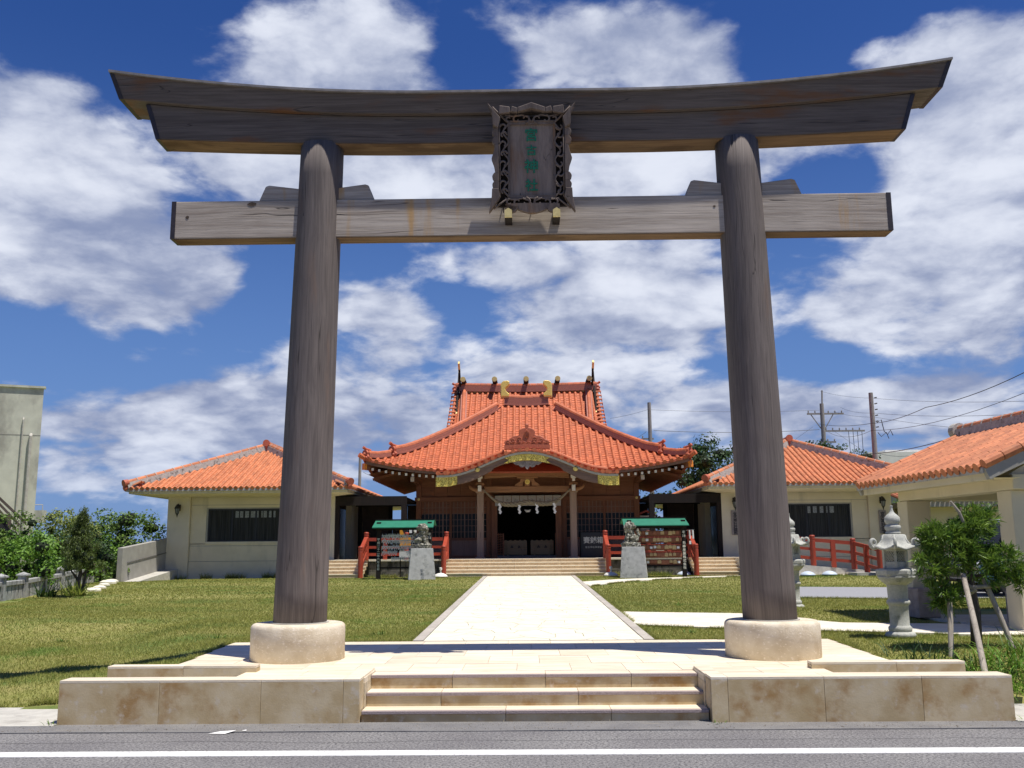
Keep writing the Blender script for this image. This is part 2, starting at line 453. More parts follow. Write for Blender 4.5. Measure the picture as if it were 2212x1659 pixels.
PILLW = wood('pillar_timber', (.175,.145,.130), (.100,.082,.075), 'z', 52, stain=(.19,.125,.090), stain_scale=2.0, stain_lo=.56, stain_hi=.8, warp=.10)
BEAMW = wood('beam_timber_dark', (.160,.130,.112), (.088,.069,.058), 'x', 40, stain=(.17,.075,.030), stain_scale=1.5, stain_lo=.56, stain_hi=.72, warp=.07)
TIEW = wood('tie_beam_timber', (.52,.45,.375), (.28,.225,.18), 'x', 42, stain=(.46,.27,.10), stain_scale=1.5, stain_lo=.57, stain_hi=.72, warp=.08, drip=True)
PLAQW = wood('plaque_timber', (.30,.235,.195), (.19,.145,.12), 'z', 34, stain=(.20,.09,.03), stain_lo=.58, stain_hi=.75)
PLAQF = wood('plaque_frame_timber', (.20,.155,.130), (.12,.09,.075), 'z', 26, stain=(.22,.12,.06))
UNDERW = wood('torii_under_timber', (.24,.145,.078), (.11,.062,.035), 'x', 20, stain=(.08,.04,.02), stain_scale=2.2, stain_lo=.5, stain_hi=.66)
HALLW = wood('hall_cypress', (.30,.125,.060), (.20,.078,.038), 'x', 26, rough=.7)
HALLWZ = wood('hall_cypress_upright', (.30,.125,.060), (.20,.078,.038), 'z', 26, rough=.7)
HALLG = wood('porch_post_timber', (.44,.30,.21), (.31,.21,.145), 'z', 26, rough=.75)
HALLB = wood('porch_beam_timber', (.42,.21,.10), (.28,.135,.062), 'x', 22, rough=.7)
HAFU = wood('gable_board_timber', (.28,.17,.115), (.18,.105,.075), 'x', 26, rough=.75)
DARKW = wood('dark_brown_frame', (.020,.012,.009), (.010,.007,.006), 'z', 20, rough=.85)
STAKEW = wood('stake_timber', (.42,.37,.30), (.27,.23,.185), 'z', 30)
BOXW = wood('offering_box_timber', (.55,.36,.19), (.43,.27,.14), 'x', 24)
LATW = wood('lattice_timber', (.34,.21,.15), (.24,.14,.10), 'z', 26, crack=False)
TIPM = mat('dark_metal_cap', (.035,.025,.028), (.02,.015,.017), 20, .5)
COPPER = mat('sheet_cover', (.22,.20,.19), (.14,.13,.125), 8, .55, .1, rnd=.1)
GOLD = mat('gilt', (.95,.72,.20), (.80,.56,.12), 30, .38, .3, 40, metallic=.25, spec=.6)
GOLDP = mat('gilt_relief', (1.0,.80,.18), (.50,.32,.04), 26, .38, .9, 30, metallic=.2, lo=.44, hi=.56)
GOLDD = mat('gilt_dull', (.78,.62,.26), (.64,.50,.20), 20, .5, .1, metallic=.35)
WHITE = mat('white_cap_paint', (.78,.76,.70), (.70,.68,.62), 20, .6)
GREYP = mat('pale_edge_board', (.50,.48,.42), (.42,.40,.35), 14, .7)
TILE = mat('clay_tile', (.54,.145,.052), (.42,.100,.036), 9, .62, .15, 60, rnd=.16, stain=(.34,.10,.05), stain_scale=5, stain_lo=.54, stain_hi=.78, stain2=((.17,.075,.045), 20.0, .60, .76))
TILEO = mat('clay_tile_orange', (.56,.200,.082), (.44,.140,.058), 7, .7, .2, 50, rnd=.20, stain=(.30,.12,.07), stain_scale=5, stain_lo=.57, stain_hi=.80, stain2=((.14,.09,.065), 16.0, .66, .78))
RIDGEB = mat('ridge_courses', (.43,.16,.105), (.33,.12,.08), 18, .5, .2, rnd=.08)
TILED = mat('clay_ornament', (.50,.125,.06), (.38,.09,.045), 14, .6, .3, rnd=.05)
PLAS = mat('ridge_plaster', (.50,.47,.42), (.38,.35,.31), 12, .9, .4, 50, stain=(.16,.14,.12), stain_scale=7, stain_lo=.52, stain_hi=.68)
WALLC = mat('cream_wall', (.68,.60,.435), (.61,.535,.385), 1.3, .92, .12, 90, stain=(.46,.41,.30), stain_scale=1.4, stain_stretch=(1.6,1.6,.5), stain_lo=.54, stain_hi=.80)
WALLG = mat('grey_wall', (.36,.345,.30), (.30,.285,.25), 3, .92, .2, 60)
GLASSD = mat('dark_glass', (.006,.007,.007), (.010,.011,.011), 3, .22, spec=.22)
BLACK = mat('black_board', (.010,.010,.011), (.016,.016,.017), 10, .45)
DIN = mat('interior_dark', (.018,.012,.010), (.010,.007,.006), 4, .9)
RED = mat('vermilion_rail', (.40,.060,.028), (.33,.048,.022), 5, .45, .05, rnd=.05, spec=.5, stain=(.28,.07,.04), stain_scale=4, stain_lo=.62, stain_hi=.8)
GREEN = mat('green_sheet_roof', (.020,.19,.105), (.016,.16,.088), 6, .5, rnd=.05)
LANT = mat('lantern_granite', (.50,.50,.45), (.40,.405,.365), 35, .85, .4, 120, stain=(.20,.215,.18), stain_scale=5, stain_lo=.56, stain_hi=.75)
LIONM = mat('mossy_lion_stone', (.24,.225,.175), (.085,.08,.06), 10, .95, .9, 30, stain=(.52,.50,.42), stain_scale=12, stain_lo=.54, stain_hi=.64, stain2=((.10,.14,.06), 5.0, .58, .72))
PEDM = mat('pedestal_concrete', (.48,.48,.46), (.38,.38,.365), 7, .9, .35, 60, stain=(.24,.245,.235), stain_scale=6, stain_lo=.53, stain_hi=.70)
PAPER = mat('white_paper', (.85,.84,.80), (.80,.79,.76), 30, .8)
PAPERG = mat('fortune_paper', (.70,.69,.66), (.60,.59,.57), 50, .85, rnd=.15)
ROPE = mat('straw_rope', (.38,.32,.21), (.26,.21,.135), 60, .9, .6, 90)
STEELG = mat('galvanised', (.42,.43,.42), (.34,.35,.34), 20, .5, metallic=.5)
POLEM = mat('pole_concrete', (.33,.31,.285), (.25,.235,.215), 12, .9, .2, stretch=(1,1,.3))
WIRE = mat('cable', (.03,.03,.033), (.05,.05,.05), 5, .6)
BLDG = mat('stained_concrete', (.60,.60,.49), (.50,.50,.41), 1.2, .92, .2, 30, stain=(.32,.31,.26), stain_scale=.45, stain_stretch=(1,1,.6), stain_lo=.47, stain_hi=.66)
FARW = mat('far_white_wall', (.74,.73,.68), (.66,.65,.60), 2, .9)
FARG = mat('far_green_grey', (.28,.31,.27), (.24,.26,.23), 2, .9)
FENCEM = mat('old_stone_fence', (.42,.42,.40), (.30,.30,.285), 7, .93, .4, 50, stain=(.12,.12,.11), stain_scale=4, stain_stretch=(2,2,.6), stain_lo=.5, stain_hi=.66)
BARK = mat('bark', (.10,.075,.055), (.06,.045,.033), 14, .95, .7, 30, stretch=(1,1,.3))
BLUEP = mat('lamp_pale_blue', (.55,.62,.70), (.50,.57,.66), 20, .5)

# ================================================================ lie of the land
CTRL = np.array([
 (-4.1,10.4,.34),(-4.1,13.8,.375),(-4.25,12,.35),(-5,12.7,.235),(-5.9,13.1,.12),(-7.3,13,.02),(-5,10.7,.05),(-5.9,10.6,.0),(-9,10.6,-.08),(-12,13,-.12),(-8,16,.12),(-16,14,-.2),
 (-13.7,25.2,.44),(-11,21,.40),(-15.6,37,.50),(-14.3,34,.62),(-12,28,.53),(-9,21,.36),(-8,28,.52),(-8,35.5,.64),(-12,35.8,.62),(-5,17,.40),(-4,25,.50),(-16,25,.42),(-19,38,.4),(-22,30,.3),
 (-2,14,.365),(2,14,.365),(-2,36,.65),(2,36,.65),(0,24,.5),(-2,24,.49),(2,24,.49),
 (4.1,10.4,.34),(4.1,13.8,.375),(4.6,10.5,.22),(5.1,10.6,.06),(6,11.2,.22),(6,12.5,.38),(8,11,.25),(8,14,.40),(5,14,.395),(5,20,.46),(8,20,.46),(7,27,.5),(10,27,.5),(8,35,.64),(12,34.5,.66),(15,36,.7),(14,22,.46),(20,15,.45),(20,30,.5),(25,45,.7),
 (-8,60,.6),(0,60,.7),(10,60,.8),(-30,60,.2),(30,70,.8),(-35,30,.0),(-30,12,-.3),(30,11,.1),
])
def height_np(x, y):
    x = np.asarray(x, float); y = np.asarray(y, float)
    d2 = (x[..., None]-CTRL[:, 0])**2 + ((y[..., None]-CTRL[:, 1])*.85)**2 + .15
    w = 1.0/d2**1.9
    return (w*CTRL[:, 2]).sum(-1)/w.sum(-1)
def height(x, y): return float(height_np(np.array(x), np.array(y)))
def zpath(y): return .372 + (y-13.8)*(.655-.372)/22.2

# ground sheet to the horizon, road, kerbs
g = MB(); g.box(-1500, 1500, -400, 2500, -1.1, -.6)
g.build('ground', mat('far_ground', (.10,.12,.05), (.14,.13,.08), .05, .95), kind='structure')
g = MB(); g.box(-60, 60, -8, 9.16, -.6, 0.0)
g.build('road', ASPH, kind='structure')
gut = empty('gutter_strip', (0, 0, 0), kind='structure')
g = MB(); n = 120
vs = []; fs = []
for i in range(n+1):
    x = -30 + 60*i/n; e = 9.17 + .03*noise.noise(Vector((x*.8, 0, 0)))
    vs += [(x, e, -.3), (x, e, .008), (x, 9.62, .012), (x, 9.62, -.3)]
for i in range(n):
    for k in range(3): fs.append((i*4+k, (i+1)*4+k, (i+1)*4+k+1, i*4+k+1))
g.add(vs, fs); g.build('gutter_surface', ASPHD, gut)
g = MB(); g.box(-60, 60, 8.135, 8.335, -.01, .004)
g.build('road_marking', LINE, kind='structure')
apr = empty('concrete_apron', (0, 0, 0), kind='structure')
g = MB(); g.box(-30, -4.64, 9.45, 10.56, -.3, .018); g.build('concrete_slab', CONC, apr)
g = MB(); g.box(4.54, 30, 9.45, 10.5, -.3, .018); g.build('concrete_slab', CONC, apr)

# lawn terrain
def build_terrain():
    xs = np.concatenate([np.arange(-60, -20, 4.), np.arange(-20, 16, .30), np.arange(16, 62, 4.)])
    ys = np.concatenate([[10.44], np.arange(10.45, 40, .30), np.arange(40, 100, 4.)])
    X, Y = np.meshgrid(xs, ys)
    Z = height_np(X, Y) - .012
    Z = np.where(Y < 10.445, -.35, Z)
    path = (np.abs(X) < 1.55) & (Y > 13.6)
    Z = np.where(path, Z-.12, Z)
    nx, ny = len(xs), len(ys)
    V = np.stack([X, Y, Z], -1).reshape(-1, 3)
    i, j = np.meshgrid(np.arange(nx-1), np.arange(ny-1))
    a = (j*nx+i)
    F = np.stack([a, a+1, a+nx+1, a+nx], -1)
    cx = (X[:-1, :-1]+X[1:, 1:])/2; cy = (Y[:-1, :-1]+Y[1:, 1:])/2
    keep = ~((np.abs(cx) < 3.9) & (cy < 13.6))
    keep &= ~((np.abs(cx) < 7.7) & (cy > 37.3) & (cy < 50))
    
    np_mesh('lawn', V, F[keep], SOIL, smooth=True, kind='structure')
build_terrain()

# ================================================================ terrace with its slabs and steps
terr = empty('terrace', (0, 10, 0), kind='structure')
g = MB()
g.box(-4.06, 4.0, 10.47, 13.78, .0, .352); g.box(-3.04, -1.70, 9.78, 10.47, .0, .352); g.box(1.66, 3.0, 9.78, 10.47, .0, .352); g.box(-1.70, 1.66, 10.2, 10.47, .0, .352)
g.build('foundation', JOINT, terr)
rnd = random.Random(3)
def slab(x0, x1, y0, y1, z0, z1, name='paving_slab', m=TRAVTOP, par=terr, gp=.0022, bev=.003):
    dz = rnd.uniform(-.0015, .0015)
    return MB().box(x0+gp, x1-gp, y0+gp, y1-gp, z0, z1+dz).build(name, m, par)
rows = [(10.47, 11.12), (11.12, 11.9), (11.9, 12.68), (12.68, 13.33), (13.33, 13.8)]
for ri, (y0, y1) in enumerate(rows):
    xl = -4.09 - (y0-11.15)*.055 if y0 > 11 else -4.06
    xr = 4.02 + (y0-11.15)*.045
    x = xl + .0; w0 = .62
    edges = [xl]; off = .28*(ri % 2)
    xx = xl + .35 + off
    while xx < xr - .3:
        edges.append(xx); xx += .585
    edges.append(xr)
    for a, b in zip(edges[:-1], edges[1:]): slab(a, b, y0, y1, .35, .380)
for a, b in ((-3.04, -2.40), (-2.40, -1.70)): slab(a, b, 9.79, 10.47, .35, .40)
for a, b in ((1.66, 2.30), (2.30, 3.0)): slab(a, b, 9.79, 10.47, .35, .40)
# steps: riser slabs, treads, proud nosings
jx = [-1.70, -.86, .98, 1.66]
heights = [(9.585, .0, .115), (9.86, .115, .245), (10.15, .245, .380)]
JX = [[-1.70, -.30, .72, 1.66], [-1.70, -.95, .42, 1.66], [-1.70, -.86, .10, .98, 1.66]]
for k, (y, z0, z1) in enumerate(heights):
    ynext = heights[k+1][0] if k < 2 else 10.47
    e = JX[k]
    for a, b in zip(e[:-1], e[1:]):
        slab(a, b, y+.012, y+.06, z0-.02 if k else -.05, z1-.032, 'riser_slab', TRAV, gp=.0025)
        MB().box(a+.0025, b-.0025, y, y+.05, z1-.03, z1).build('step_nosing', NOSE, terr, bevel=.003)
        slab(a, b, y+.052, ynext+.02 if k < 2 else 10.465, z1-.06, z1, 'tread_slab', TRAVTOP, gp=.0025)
g = MB(); g.box(-1.70, 1.66, 9.66, 10.2, -.05, .05); g.box(-1.70, 1.66, 9.93, 10.2, .05, .18); g.box(-1.7, 1.66, 10.22, 10.47, .18, .345)
g.build('step_core', JOINT, terr)
# ramps at both sides between the low walls
for sx, x0, x1 in ((-1, -3.04, -4.66), (1, 3.0, 4.56)):
    g = MB(); g.prism([(x0, .0), (x0, .378), (x1, .05), (x1, .0)], 'y', 9.78, 10.29)
    g.build('ramp_surface', CONC, terr)
    g = MB(); g.box(min(x0, x0+sx*.04), max(x0, x0+sx*.04), 9.79, 10.46, .30, .381); g.build('ramp_edge', TRAV, terr)

# low travertine walls
def stone_wall(label, xs, y0, y1, z0, z1, capw=None, chamfer=0):
    w = empty('low_wall', ((xs[0]+xs[-1])/2, y0, 0), label, 'wall')
    g = MB(); g.box(xs[0]+.02, xs[-1]-.02, y0+.03, y1-.03, z0, z1-.03); g.build('wall_core', JOINT, w)
    for a, b in zip(xs[:-1], xs[1:]):
        MB().box(a+.0015, b-.0015, y0, y0+.03, z0, z1-.028).build('stone_panel', TRAV, w, bevel=.002)
        MB().box(a+.0015, b-.0015, y1-.03, y1, z0, z1-.028).build('stone_panel', TRAV, w)
        MB().box(a+.0015, b-.0015, y0, y1, z1-.026, z1).build('cap_slab', TRAVTOP, w, bevel=.002)
    for x in (xs[0], xs[-1]):
        s = 1 if x == xs[0] else -1
        MB().box(min(x, x+s*.019), max(x, x+s*.019), y0+.031, y1-.031, z0, z1-.03).build('end_panel', TRAV, w)
    return w
wl = stone_wall('long low travertine wall in front, left of the steps, with a brown stained face', [-4.64, -3.66, -2.67, -1.87, -1.71], 9.55, 9.785, 0.0, .422)
wr = stone_wall('long low travertine wall in front, right of the steps, its right end amber stained', [1.67, 1.83, 2.75, 3.68, 4.54], 9.50, 9.785, 0.0, .428)
# cheeks beside the steps
for s, w in ((-1, wl), (1, wr)):
    x = -1.71 if s < 0 else 1.67
    g = MB(); g.box(min(x, x+s*.16), max(x, x+s*.16), 9.79, 10.46, .0, .421); g.build('cheek_slab', TRAVTOP, w, bevel=.002)
stone_wall('short low travertine wall at the back of the left ramp, beside the lawn', [-4.50, -3.70, -2.93], 10.30, 10.46, 0.0, .468)
stone_wall('short low travertine wall at the back of the right ramp, beside tall grass', [2.87, 3.75, 4.46], 10.30, 10.46, 0.0, .468)

# ================================================================ approach path of crazy paving
path = empty('approach_path', (0, 14, 0), kind='structure')
Y0, Y1 = 13.82, 36.0
def pw(y): return 1.55
vs = []; fs = []; n = 24
for i in range(n+1):
    y = Y0 + (Y1-Y0)*i/n; z = zpath(y)
    vs += [(-1.72, y, z-.2), (-1.72, y, z-.006), (1.70, y, z-.006), (1.70, y, z-.2)]
for i in range(n):
    for k in range(3): fs.append((i*4+k, (i+1)*4+k, (i+1)*4+k+1, i*4+k+1))
g = MB(); g.add(vs, [f[::-1] for f in fs]); g.build('path_bed', mat('path_joint', (.68,.63,.49), (.58,.52,.38), 12, .9), path)
def clip(poly, a, b, c):
    out = []
    for i in range(len(poly)):
        p, q = poly[i], poly[(i+1) % len(poly)]
        dp, dq = a*p[0]+b*p[1]-c, a*q[0]+b*q[1]-c
        if dp <= 0: out.append(p)
        if (dp < 0 < dq) or (dq < 0 < dp):
            t = dp/(dp-dq); out.append((p[0]+(q[0]-p[0])*t, p[1]+(q[1]-p[1])*t))
    return out
seeds = []
r5 = random.Random(5)
nxp = 7; cw = 3.1/nxp; nyp = int((Y1-Y0)/.46)
for j in range(nyp):
    for i in range(nxp):
        seeds.append((-1.55+cw*(i+.5+r5.uniform(-.42, .42)), Y0+.46*(j+.5+r5.uniform(-.42, .42))))
stones = []
for (sx_, sy_) in seeds:
    poly = [(-1.55, Y0+.005), (1.55, Y0+.005), (1.55, Y1), (-1.55, Y1)]
    for (qx, qy) in seeds:
        dx, dy = qx-sx_, qy-sy_
        d = dx*dx+dy*dy
        if 0 < d < 3.2:
            L = sqrt(d); a, b = dx/L, dy/L
            poly = clip(poly, a, b, a*(sx_+qx)/2+b*(sy_+qy)/2 - .0055)
            if len(poly) < 3: break
    if len(poly) >= 3: stones.append((sy_, poly))
stones.sort(key=lambda s: s[0])
def stone_geo(mb, poly, dz):
    n = len(poly)
    top = [(x, y, zpath(y)+dz) for x, y in poly]; bot = [(x, y, zpath(y)-.02) for x, y in poly]
    mb.add(top+bot, [tuple(range(n))]+[(i, n+i, n+(i+1) % n, (i+1) % n) for i in range(n)])
rest = MB()
for k, (yy, poly) in enumerate(stones):
    ar = sum(poly[i][0]*poly[(i+1)%len(poly)][1]-poly[(i+1)%len(poly)][0]*poly[i][1] for i in range(len(poly)))
    if ar < 0: poly = poly[::-1]
    if k < 296:
        m = MB(); stone_geo(m, poly, .012+r5.uniform(-.002, .002)); m.build('paving_stone', PALE, path)
    else: stone_geo(rest, poly, .012+r5.uniform(-.002, .002))
rest.build('far_paving_stones', PALE, path, kind='stuff')
for s in (-1, 1):
    y = Y0+.005
    while y < Y1-.2:
        L = min(.62, Y1-y)
        x = s*1.56; x2 = s*1.70
        MB().add([(min(x,x2), y, zpath(y)-.1), (max(x,x2), y, zpath(y)-.1), (max(x,x2), y+L-.008, zpath(y+L)-.1), (min(x,x2), y+L-.008, zpath(y+L)-.1),
                  (min(x,x2), y, zpath(y)+.02), (max(x,x2), y, zpath(y)+.02), (max(x,x2), y+L-.008, zpath(y+L)+.02), (min(x,x2), y+L-.008, zpath(y+L)+.02)],
                 [(0,3,2,1),(4,5,6,7),(0,1,5,4),(1,2,6,5),(2,3,7,6),(3,0,4,7)]).build('kerb_stone', CURB, path)
        y += L
# side paths over the right lawn, and the driveway patch
def ribbon(name, left, right, m, up=.02, sub=24, kind='structure'):
    """strip between two polylines (x,y) laid on the land"""
    def samp(pl, t):
        k = t*(len(pl)-1); i = min(int(k), len(pl)-2); f = k-i
        return (pl[i][0]+(pl[i+1][0]-pl[i][0])*f, pl[i][1]+(pl[i+1][1]-pl[i][1])*f)
    vs = []; fs = []
    W_ = 6
    for i in range(sub+1):
        a = samp(left, i/sub); b = samp(right, i/sub)
        for k in range(W_+1):
            f = k/W_; x = a[0]+(b[0]-a[0])*f; y = a[1]+(b[1]-a[1])*f
            vs.append((x, y, height(x, y)+up))
    for i in range(sub):
        for k in range(W_):
            a = i*(W_+1)+k; fs.append((a, a+1, a+W_+2, a+W_+1))
    n = len(vs); vs2 = [(x, y, z-.12) for x, y, z in vs]
    rim = [i*(W_+1) for i in range(sub+1)]; rim2 = [i*(W_+1)+W_ for i in range(sub+1)]
    for r in (rim, rim2):
        for a, b in zip(r[:-1], r[1:]): fs.append((a, b, b+n, a+n))
    fs.append(tuple(range(W_+1))+tuple(reversed([n+k for k in range(W_+1)])))
    g = MB(); g.add(vs+vs2, fs); return g.build(name, m, kind=kind)
MID_U = [(1.72,19.1),(3.86,18.1),(5.2,16.4),(7.4,15.9)]
MID_L = [(1.72,16.5),(3.31,15.6),(5.1,14.5),(7.3,13.9)]
FAR_U = [(1.72,31.4),(3.0,32.5),(4.6,33.6),(7.4,34.9),(13.6,35.2)]
FAR_L = [(1.72,29.5),(3.0,31.3),(4.6,32.8),(7.4,34.3),(13.6,34.6)]
ribbon('side_path', MID_L, MID_U, mat('side_path_stone', (.76,.70,.58), (.68,.62,.50), 3, .75, .2, 40))
ribbon('side_path', FAR_L, FAR_U, MATS['side_path_stone'])
DRV = [(6.0,23.1),(8.0,22.4),(16,21.5)], [(6.2,28.6),(9.9,27.4),(18,28)]
ribbon('driveway', DRV[0], DRV[1], ASPH2)
# ================================================================ torii gate
TY = 11.71
torii = empty('torii_gate', (0, TY, .38), 'great weathered grey timber torii gate on round stone bases, over the steps', 'torii gate')
for s in (-1, 1):
    xb, xt = s*2.815, s*2.70
    g = MB(); pts = []; rs = []
    for i in range(15):
        f = i/14; pts.append((xb+(xt-xb)*f, TY, .74+6.10*f)); rs.append(.318-.042*f)
    g.tube(pts, rs, 40); g.build('pillar', PILLW, torii, smooth=True)
    g = MB()
    prof = [(.555, .38), (.555, .745)] + [(.555-.05*(1-cos(a)), .745+.055*sin(a)) for a in (.4, .8, 1.2, pi/2)] + [(.34, .80)]
    g.lathe(prof, (s*2.83, TY, 0), 56); o = g.build('base_stone', COARSE, torii, smooth=True)
    o.data.polygons.foreach_set('use_smooth', [len(p.vertices) == 4 for p in o.data.polygons])
    MB().lathe([(.345, .795), (.345, .812), (.322, .812)], (xb, TY, 0), 32).build('pillar_collar', CONC, torii)
def ktop(x): return 7.412 + .35*max(0, (abs(x)-1.2)/4.18)**1.9
def kbot(x): return 7.165 + .262*max(0, (abs(x)-1.2)/4.06)**1.9
def stop_(x): return kbot(x)-.004
def sbot(x): return 6.812 + .105*max(0, (abs(x)-1.5)/3.3)**1.6
def beam(name, xt, xb, ztop, zbot, ht, hb, m, n=44, yc=TY, peak=0.0):
    """curved beam: half length xt at top / xb at the underside; half depths ht / hb"""
    vs = []; fs = []
    for i in range(n+1):
        f = -1+2*i/n
        a, b = f*xt, f*xb
        zt, zb = ztop(a), zbot(b)
        vs += [(b, yc-hb, zb), (b, yc+hb, zb), (a, yc+ht, zt), (a, yc+ht*.0, zt+peak), (a, yc-ht, zt)]
    for i in range(n):
        for k in range(5):
            k2 = (k+1) % 5
            fs.append((i*5+k, i*5+k2, (i+1)*5+k2, (i+1)*5+k))
    fs += [(4, 3, 2, 1, 0), tuple(n*5+k for k in range(5))]
    return MB().add(vs, [f[::-1] for f in fs]).build(name, m, torii, bevel=.006)
beam('top_lintel', 5.39, 5.27, ktop, kbot, .365, .295, BEAMW)
beam('second_lintel', 4.94, 4.80, stop_, sbot, .225, .190, BEAMW)
beam('lintel_underside', 4.79, 4.78, lambda x: sbot(x)+.001, lambda x: sbot(x)-.010, .183, .183, UNDERW)
MB().box(-4.56, 4.585, TY-.13, TY+.13, 5.585, 6.085).build('tie_beam', TIEW, torii, bevel=.012, seg=2)
MB().box(-4.55, 4.575, TY-.122, TY+.122, 5.577, 5.5845).build('tie_beam_underside', UNDERW, torii)
# metal sheet over the top lintel and dark end caps
vs = []; fs = []
n = 44
for i in range(n+1):
    a = (-1+2*i/n)*5.41; z = ktop(a)+.002
    vs += [(a, TY-.40, z-.012), (a, TY-.40, z+.018), (a, TY, z+.085), (a, TY+.40, z+.018), (a, TY+.40, z-.012)]
for i in range(n):
    for k in range(5):
        k2 = (k+1) % 5; fs.append((i*5+k, (i+1)*5+k, (i+1)*5+k2, i*5+k2))
fs += [(4, 3, 2, 1, 0), tuple(n*5+k for k in range(5))]
MB().add(vs, fs).build('cover_sheet', COPPER, torii)
for s in (-1, 1):
    def cap(xt, xb, zt, zb, ht, hb, t=.028):
        vs = [(s*xb, TY-hb-.006, zb-.006), (s*xb, TY+hb+.006, zb-.006), (s*xt, TY+ht+.006, zt+.004), (s*xt, TY-ht-.006, zt+.004)]
        vs += [(v[0]+s*t, v[1], v[2]) for v in vs]
        vs[0:4] = [(v[0]-s*.03, v[1], v[2]) for v in vs[0:4]]
        MB().add(vs, [(0,1,2,3),(7,6,5,4),(0,4,5,1),(1,5,6,2),(2,6,7,3),(3,7,4,0)]).build('end_cap', TIPM, torii)
    cap(5.385, 5.265, ktop(5.39)-.002, kbot(5.27), .365, .295)
    cap(4.94, 4.80, stop_(4.94)-.012, sbot(4.8), .225, .190)
    cap(4.565+.0, 4.565, 6.08, 5.59, .13, .13)
    # wedges over the tie beam, each side of the pillar
    for q in (-1, 1):
        px = s*2.735
        poly = [(px+q*.20, 6.088), (px+q*.20, 6.245), (px+q*.62, 6.30), (px+q*.665, 6.285), (px+q*.745, 6.088)]
        MB().prism(poly, 'y', TY-.105, TY+.105).build('wedge', TIEW, torii, bevel=.012, seg=2)

# ---------------------------------------------------------------- name plaque
plq = empty('name_plaque', (.033, 11.3, 5.8), 'carved timber name plaque with green characters, hung in the middle of the torii', 'plaque')
PO = Vector((.033, 11.40, 5.80)); PUP = Vector((0, -.165, 1.31)).normalized(); PW = Vector((0, -PUP.z, PUP.y)); 
def pl(u, v, w): return tuple(PO + Vector((1, 0, 0))*u + PUP*v + PW*w)
def pprism(poly, w0, w1, name, m, wfun=None, bevel=0):
    n = len(poly)
    ar = sum(poly[i][0]*poly[(i+1)%n][1]-poly[(i+1)%n][0]*poly[i][1] for i in range(n))
    if ar < 0: poly = poly[::-1]
    vs = [pl(u, v, w0) for u, v in poly] + [pl(u, v, w1+(wfun(u, v) if wfun else 0)) for u, v in poly]
    fs = [tuple(range(n))[::-1], tuple(range(n, 2*n))] + [(i, (i+1)%n, n+(i+1)%n, n+i) for i in range(n)]
    return MB().add(vs, fs).build(name, m, plq, bevel=bevel)
HT = 1.36
pprism([(-.44, .10), (.44, .10), (.44, HT-.12), (-.44, HT-.12)], -.10, -.02, 'back_board', DARKW)
pprism([(-.27, .225), (.27, .225), (.27, 1.125), (-.27, 1.125)], -.02, .0, 'name_panel', PLAQW)
for a in ([(-.30, .195), (.30, .195), (.27, .225), (-.27, .225)], [(-.30, 1.155), (.30, 1.155), (.27, 1.125), (-.27, 1.125)],
          [(-.30, .195), (-.27, .225), (-.27, 1.125), (-.30, 1.155)], [(.30, .195), (.27, .225), (.27, 1.125), (.30, 1.155)]):
    pprism(a, -.02, .03, 'inner_moulding', PLAQF)
# flared outer rims with their scallops
def rim(pts, inner, name='frame_rim', w1=.06):
    pprism(pts+inner, -.03, w1, name, PLAQF, bevel=.004)
def arc(cx, cy, r, a0, a1, n=6): return [(cx+r*cos(a0+(a1-a0)*i/n), cy+r*sin(a0+(a1-a0)*i/n)) for i in range(n+1)]
for s in (-1, 1):
    # side scallops from the bottom corner upwards
    pprism([(s*.54, .0), (s*.40, .19), (s*.42, .30), (s*.50, .30), (s*.505, .2)], -.03, .10, 'frame_corner', PLAQF, bevel=.004)
    pprism([(s*.55, HT+.02), (s*.39, HT-.17), (s*.42, HT-.30), (s*.485, HT-.26), (s*.49, HT-.12)], -.03, .12, 'frame_corner', PLAQF, bevel=.004)
    for v0, h in ((.30, .105), (.405, .105), (.97, .105), (.865, .105)):
        pprism([(s*.415, v0)]+[(s*(.47+.028*sin(pi*i/6)), v0+h*i/6) for i in range(7)]+[(s*.415, v0+h)], -.03, .065, 'frame_scallop', PLAQF, bevel=.004)
    pprism([(s*.415, .51), (s*.46, .51), (s*.475, .60), (s*.505, .685), (s*.475, .78), (s*.46, .865), (s*.415, .865)], -.03, .065, 'frame_rim', PLAQF, bevel=.004)
    # top and bottom rims
    pprism([(s*.175, HT-.10), (s*.175, HT-.045), (s*.245, HT-.02), (s*.265, HT-.09)], -.04, .10, 'frame_scallop', PLAQF, bevel=.006)
    pprism([(s*.27, HT-.10), (s*.27, HT-.03), (s*.40, HT-.01), (s*.41, HT-.12)], -.04, .10, 'frame_rim', PLAQF, bevel=.006)
    pprism([(s*.18, .075)]+arc(s*.26, .09, .085, pi+.2, 2*pi-.2, 6)[::1]+[(s*.34, .11), (s*.18, .12)], -.03, .055, 'frame_scallop', PLAQF)
    # gold-faced brackets that carry it
    bx = s*.30
    g = MB(); g.prism([(.033+bx-.045, 5.71), (.033+bx+.045, 5.71), (.033+bx+.045, 5.80), (.033+bx, 5.828), (.033+bx-.045, 5.80)], 'y', 11.29, 11.585)
    o = g.build('bracket', DARKW, plq)
    g = MB(); g.prism([(.033+bx-.046, 5.708), (.033+bx+.046, 5.708), (.033+bx+.046, 5.802), (.033+bx, 5.831), (.033+bx-.046, 5.802)], 'y', 11.272, 11.289)
    g.build('bracket_face', GOLDD, o)
pprism([(-.17, HT-.10), (-.17, HT-.04), (0, HT+.02), (.17, HT-.04), (.17, HT-.10), (0, HT-.055)], -.04, .11, 'frame_crest', PLAQF, bevel=.006)
pprism([(-.18, .075)]+[(-.18+.36*i/8, .045-.05*sin(pi*i/8)) for i in range(9)]+[(.18, .12), (-.18, .12)], -.03, .055, 'frame_scallop', PLAQF)
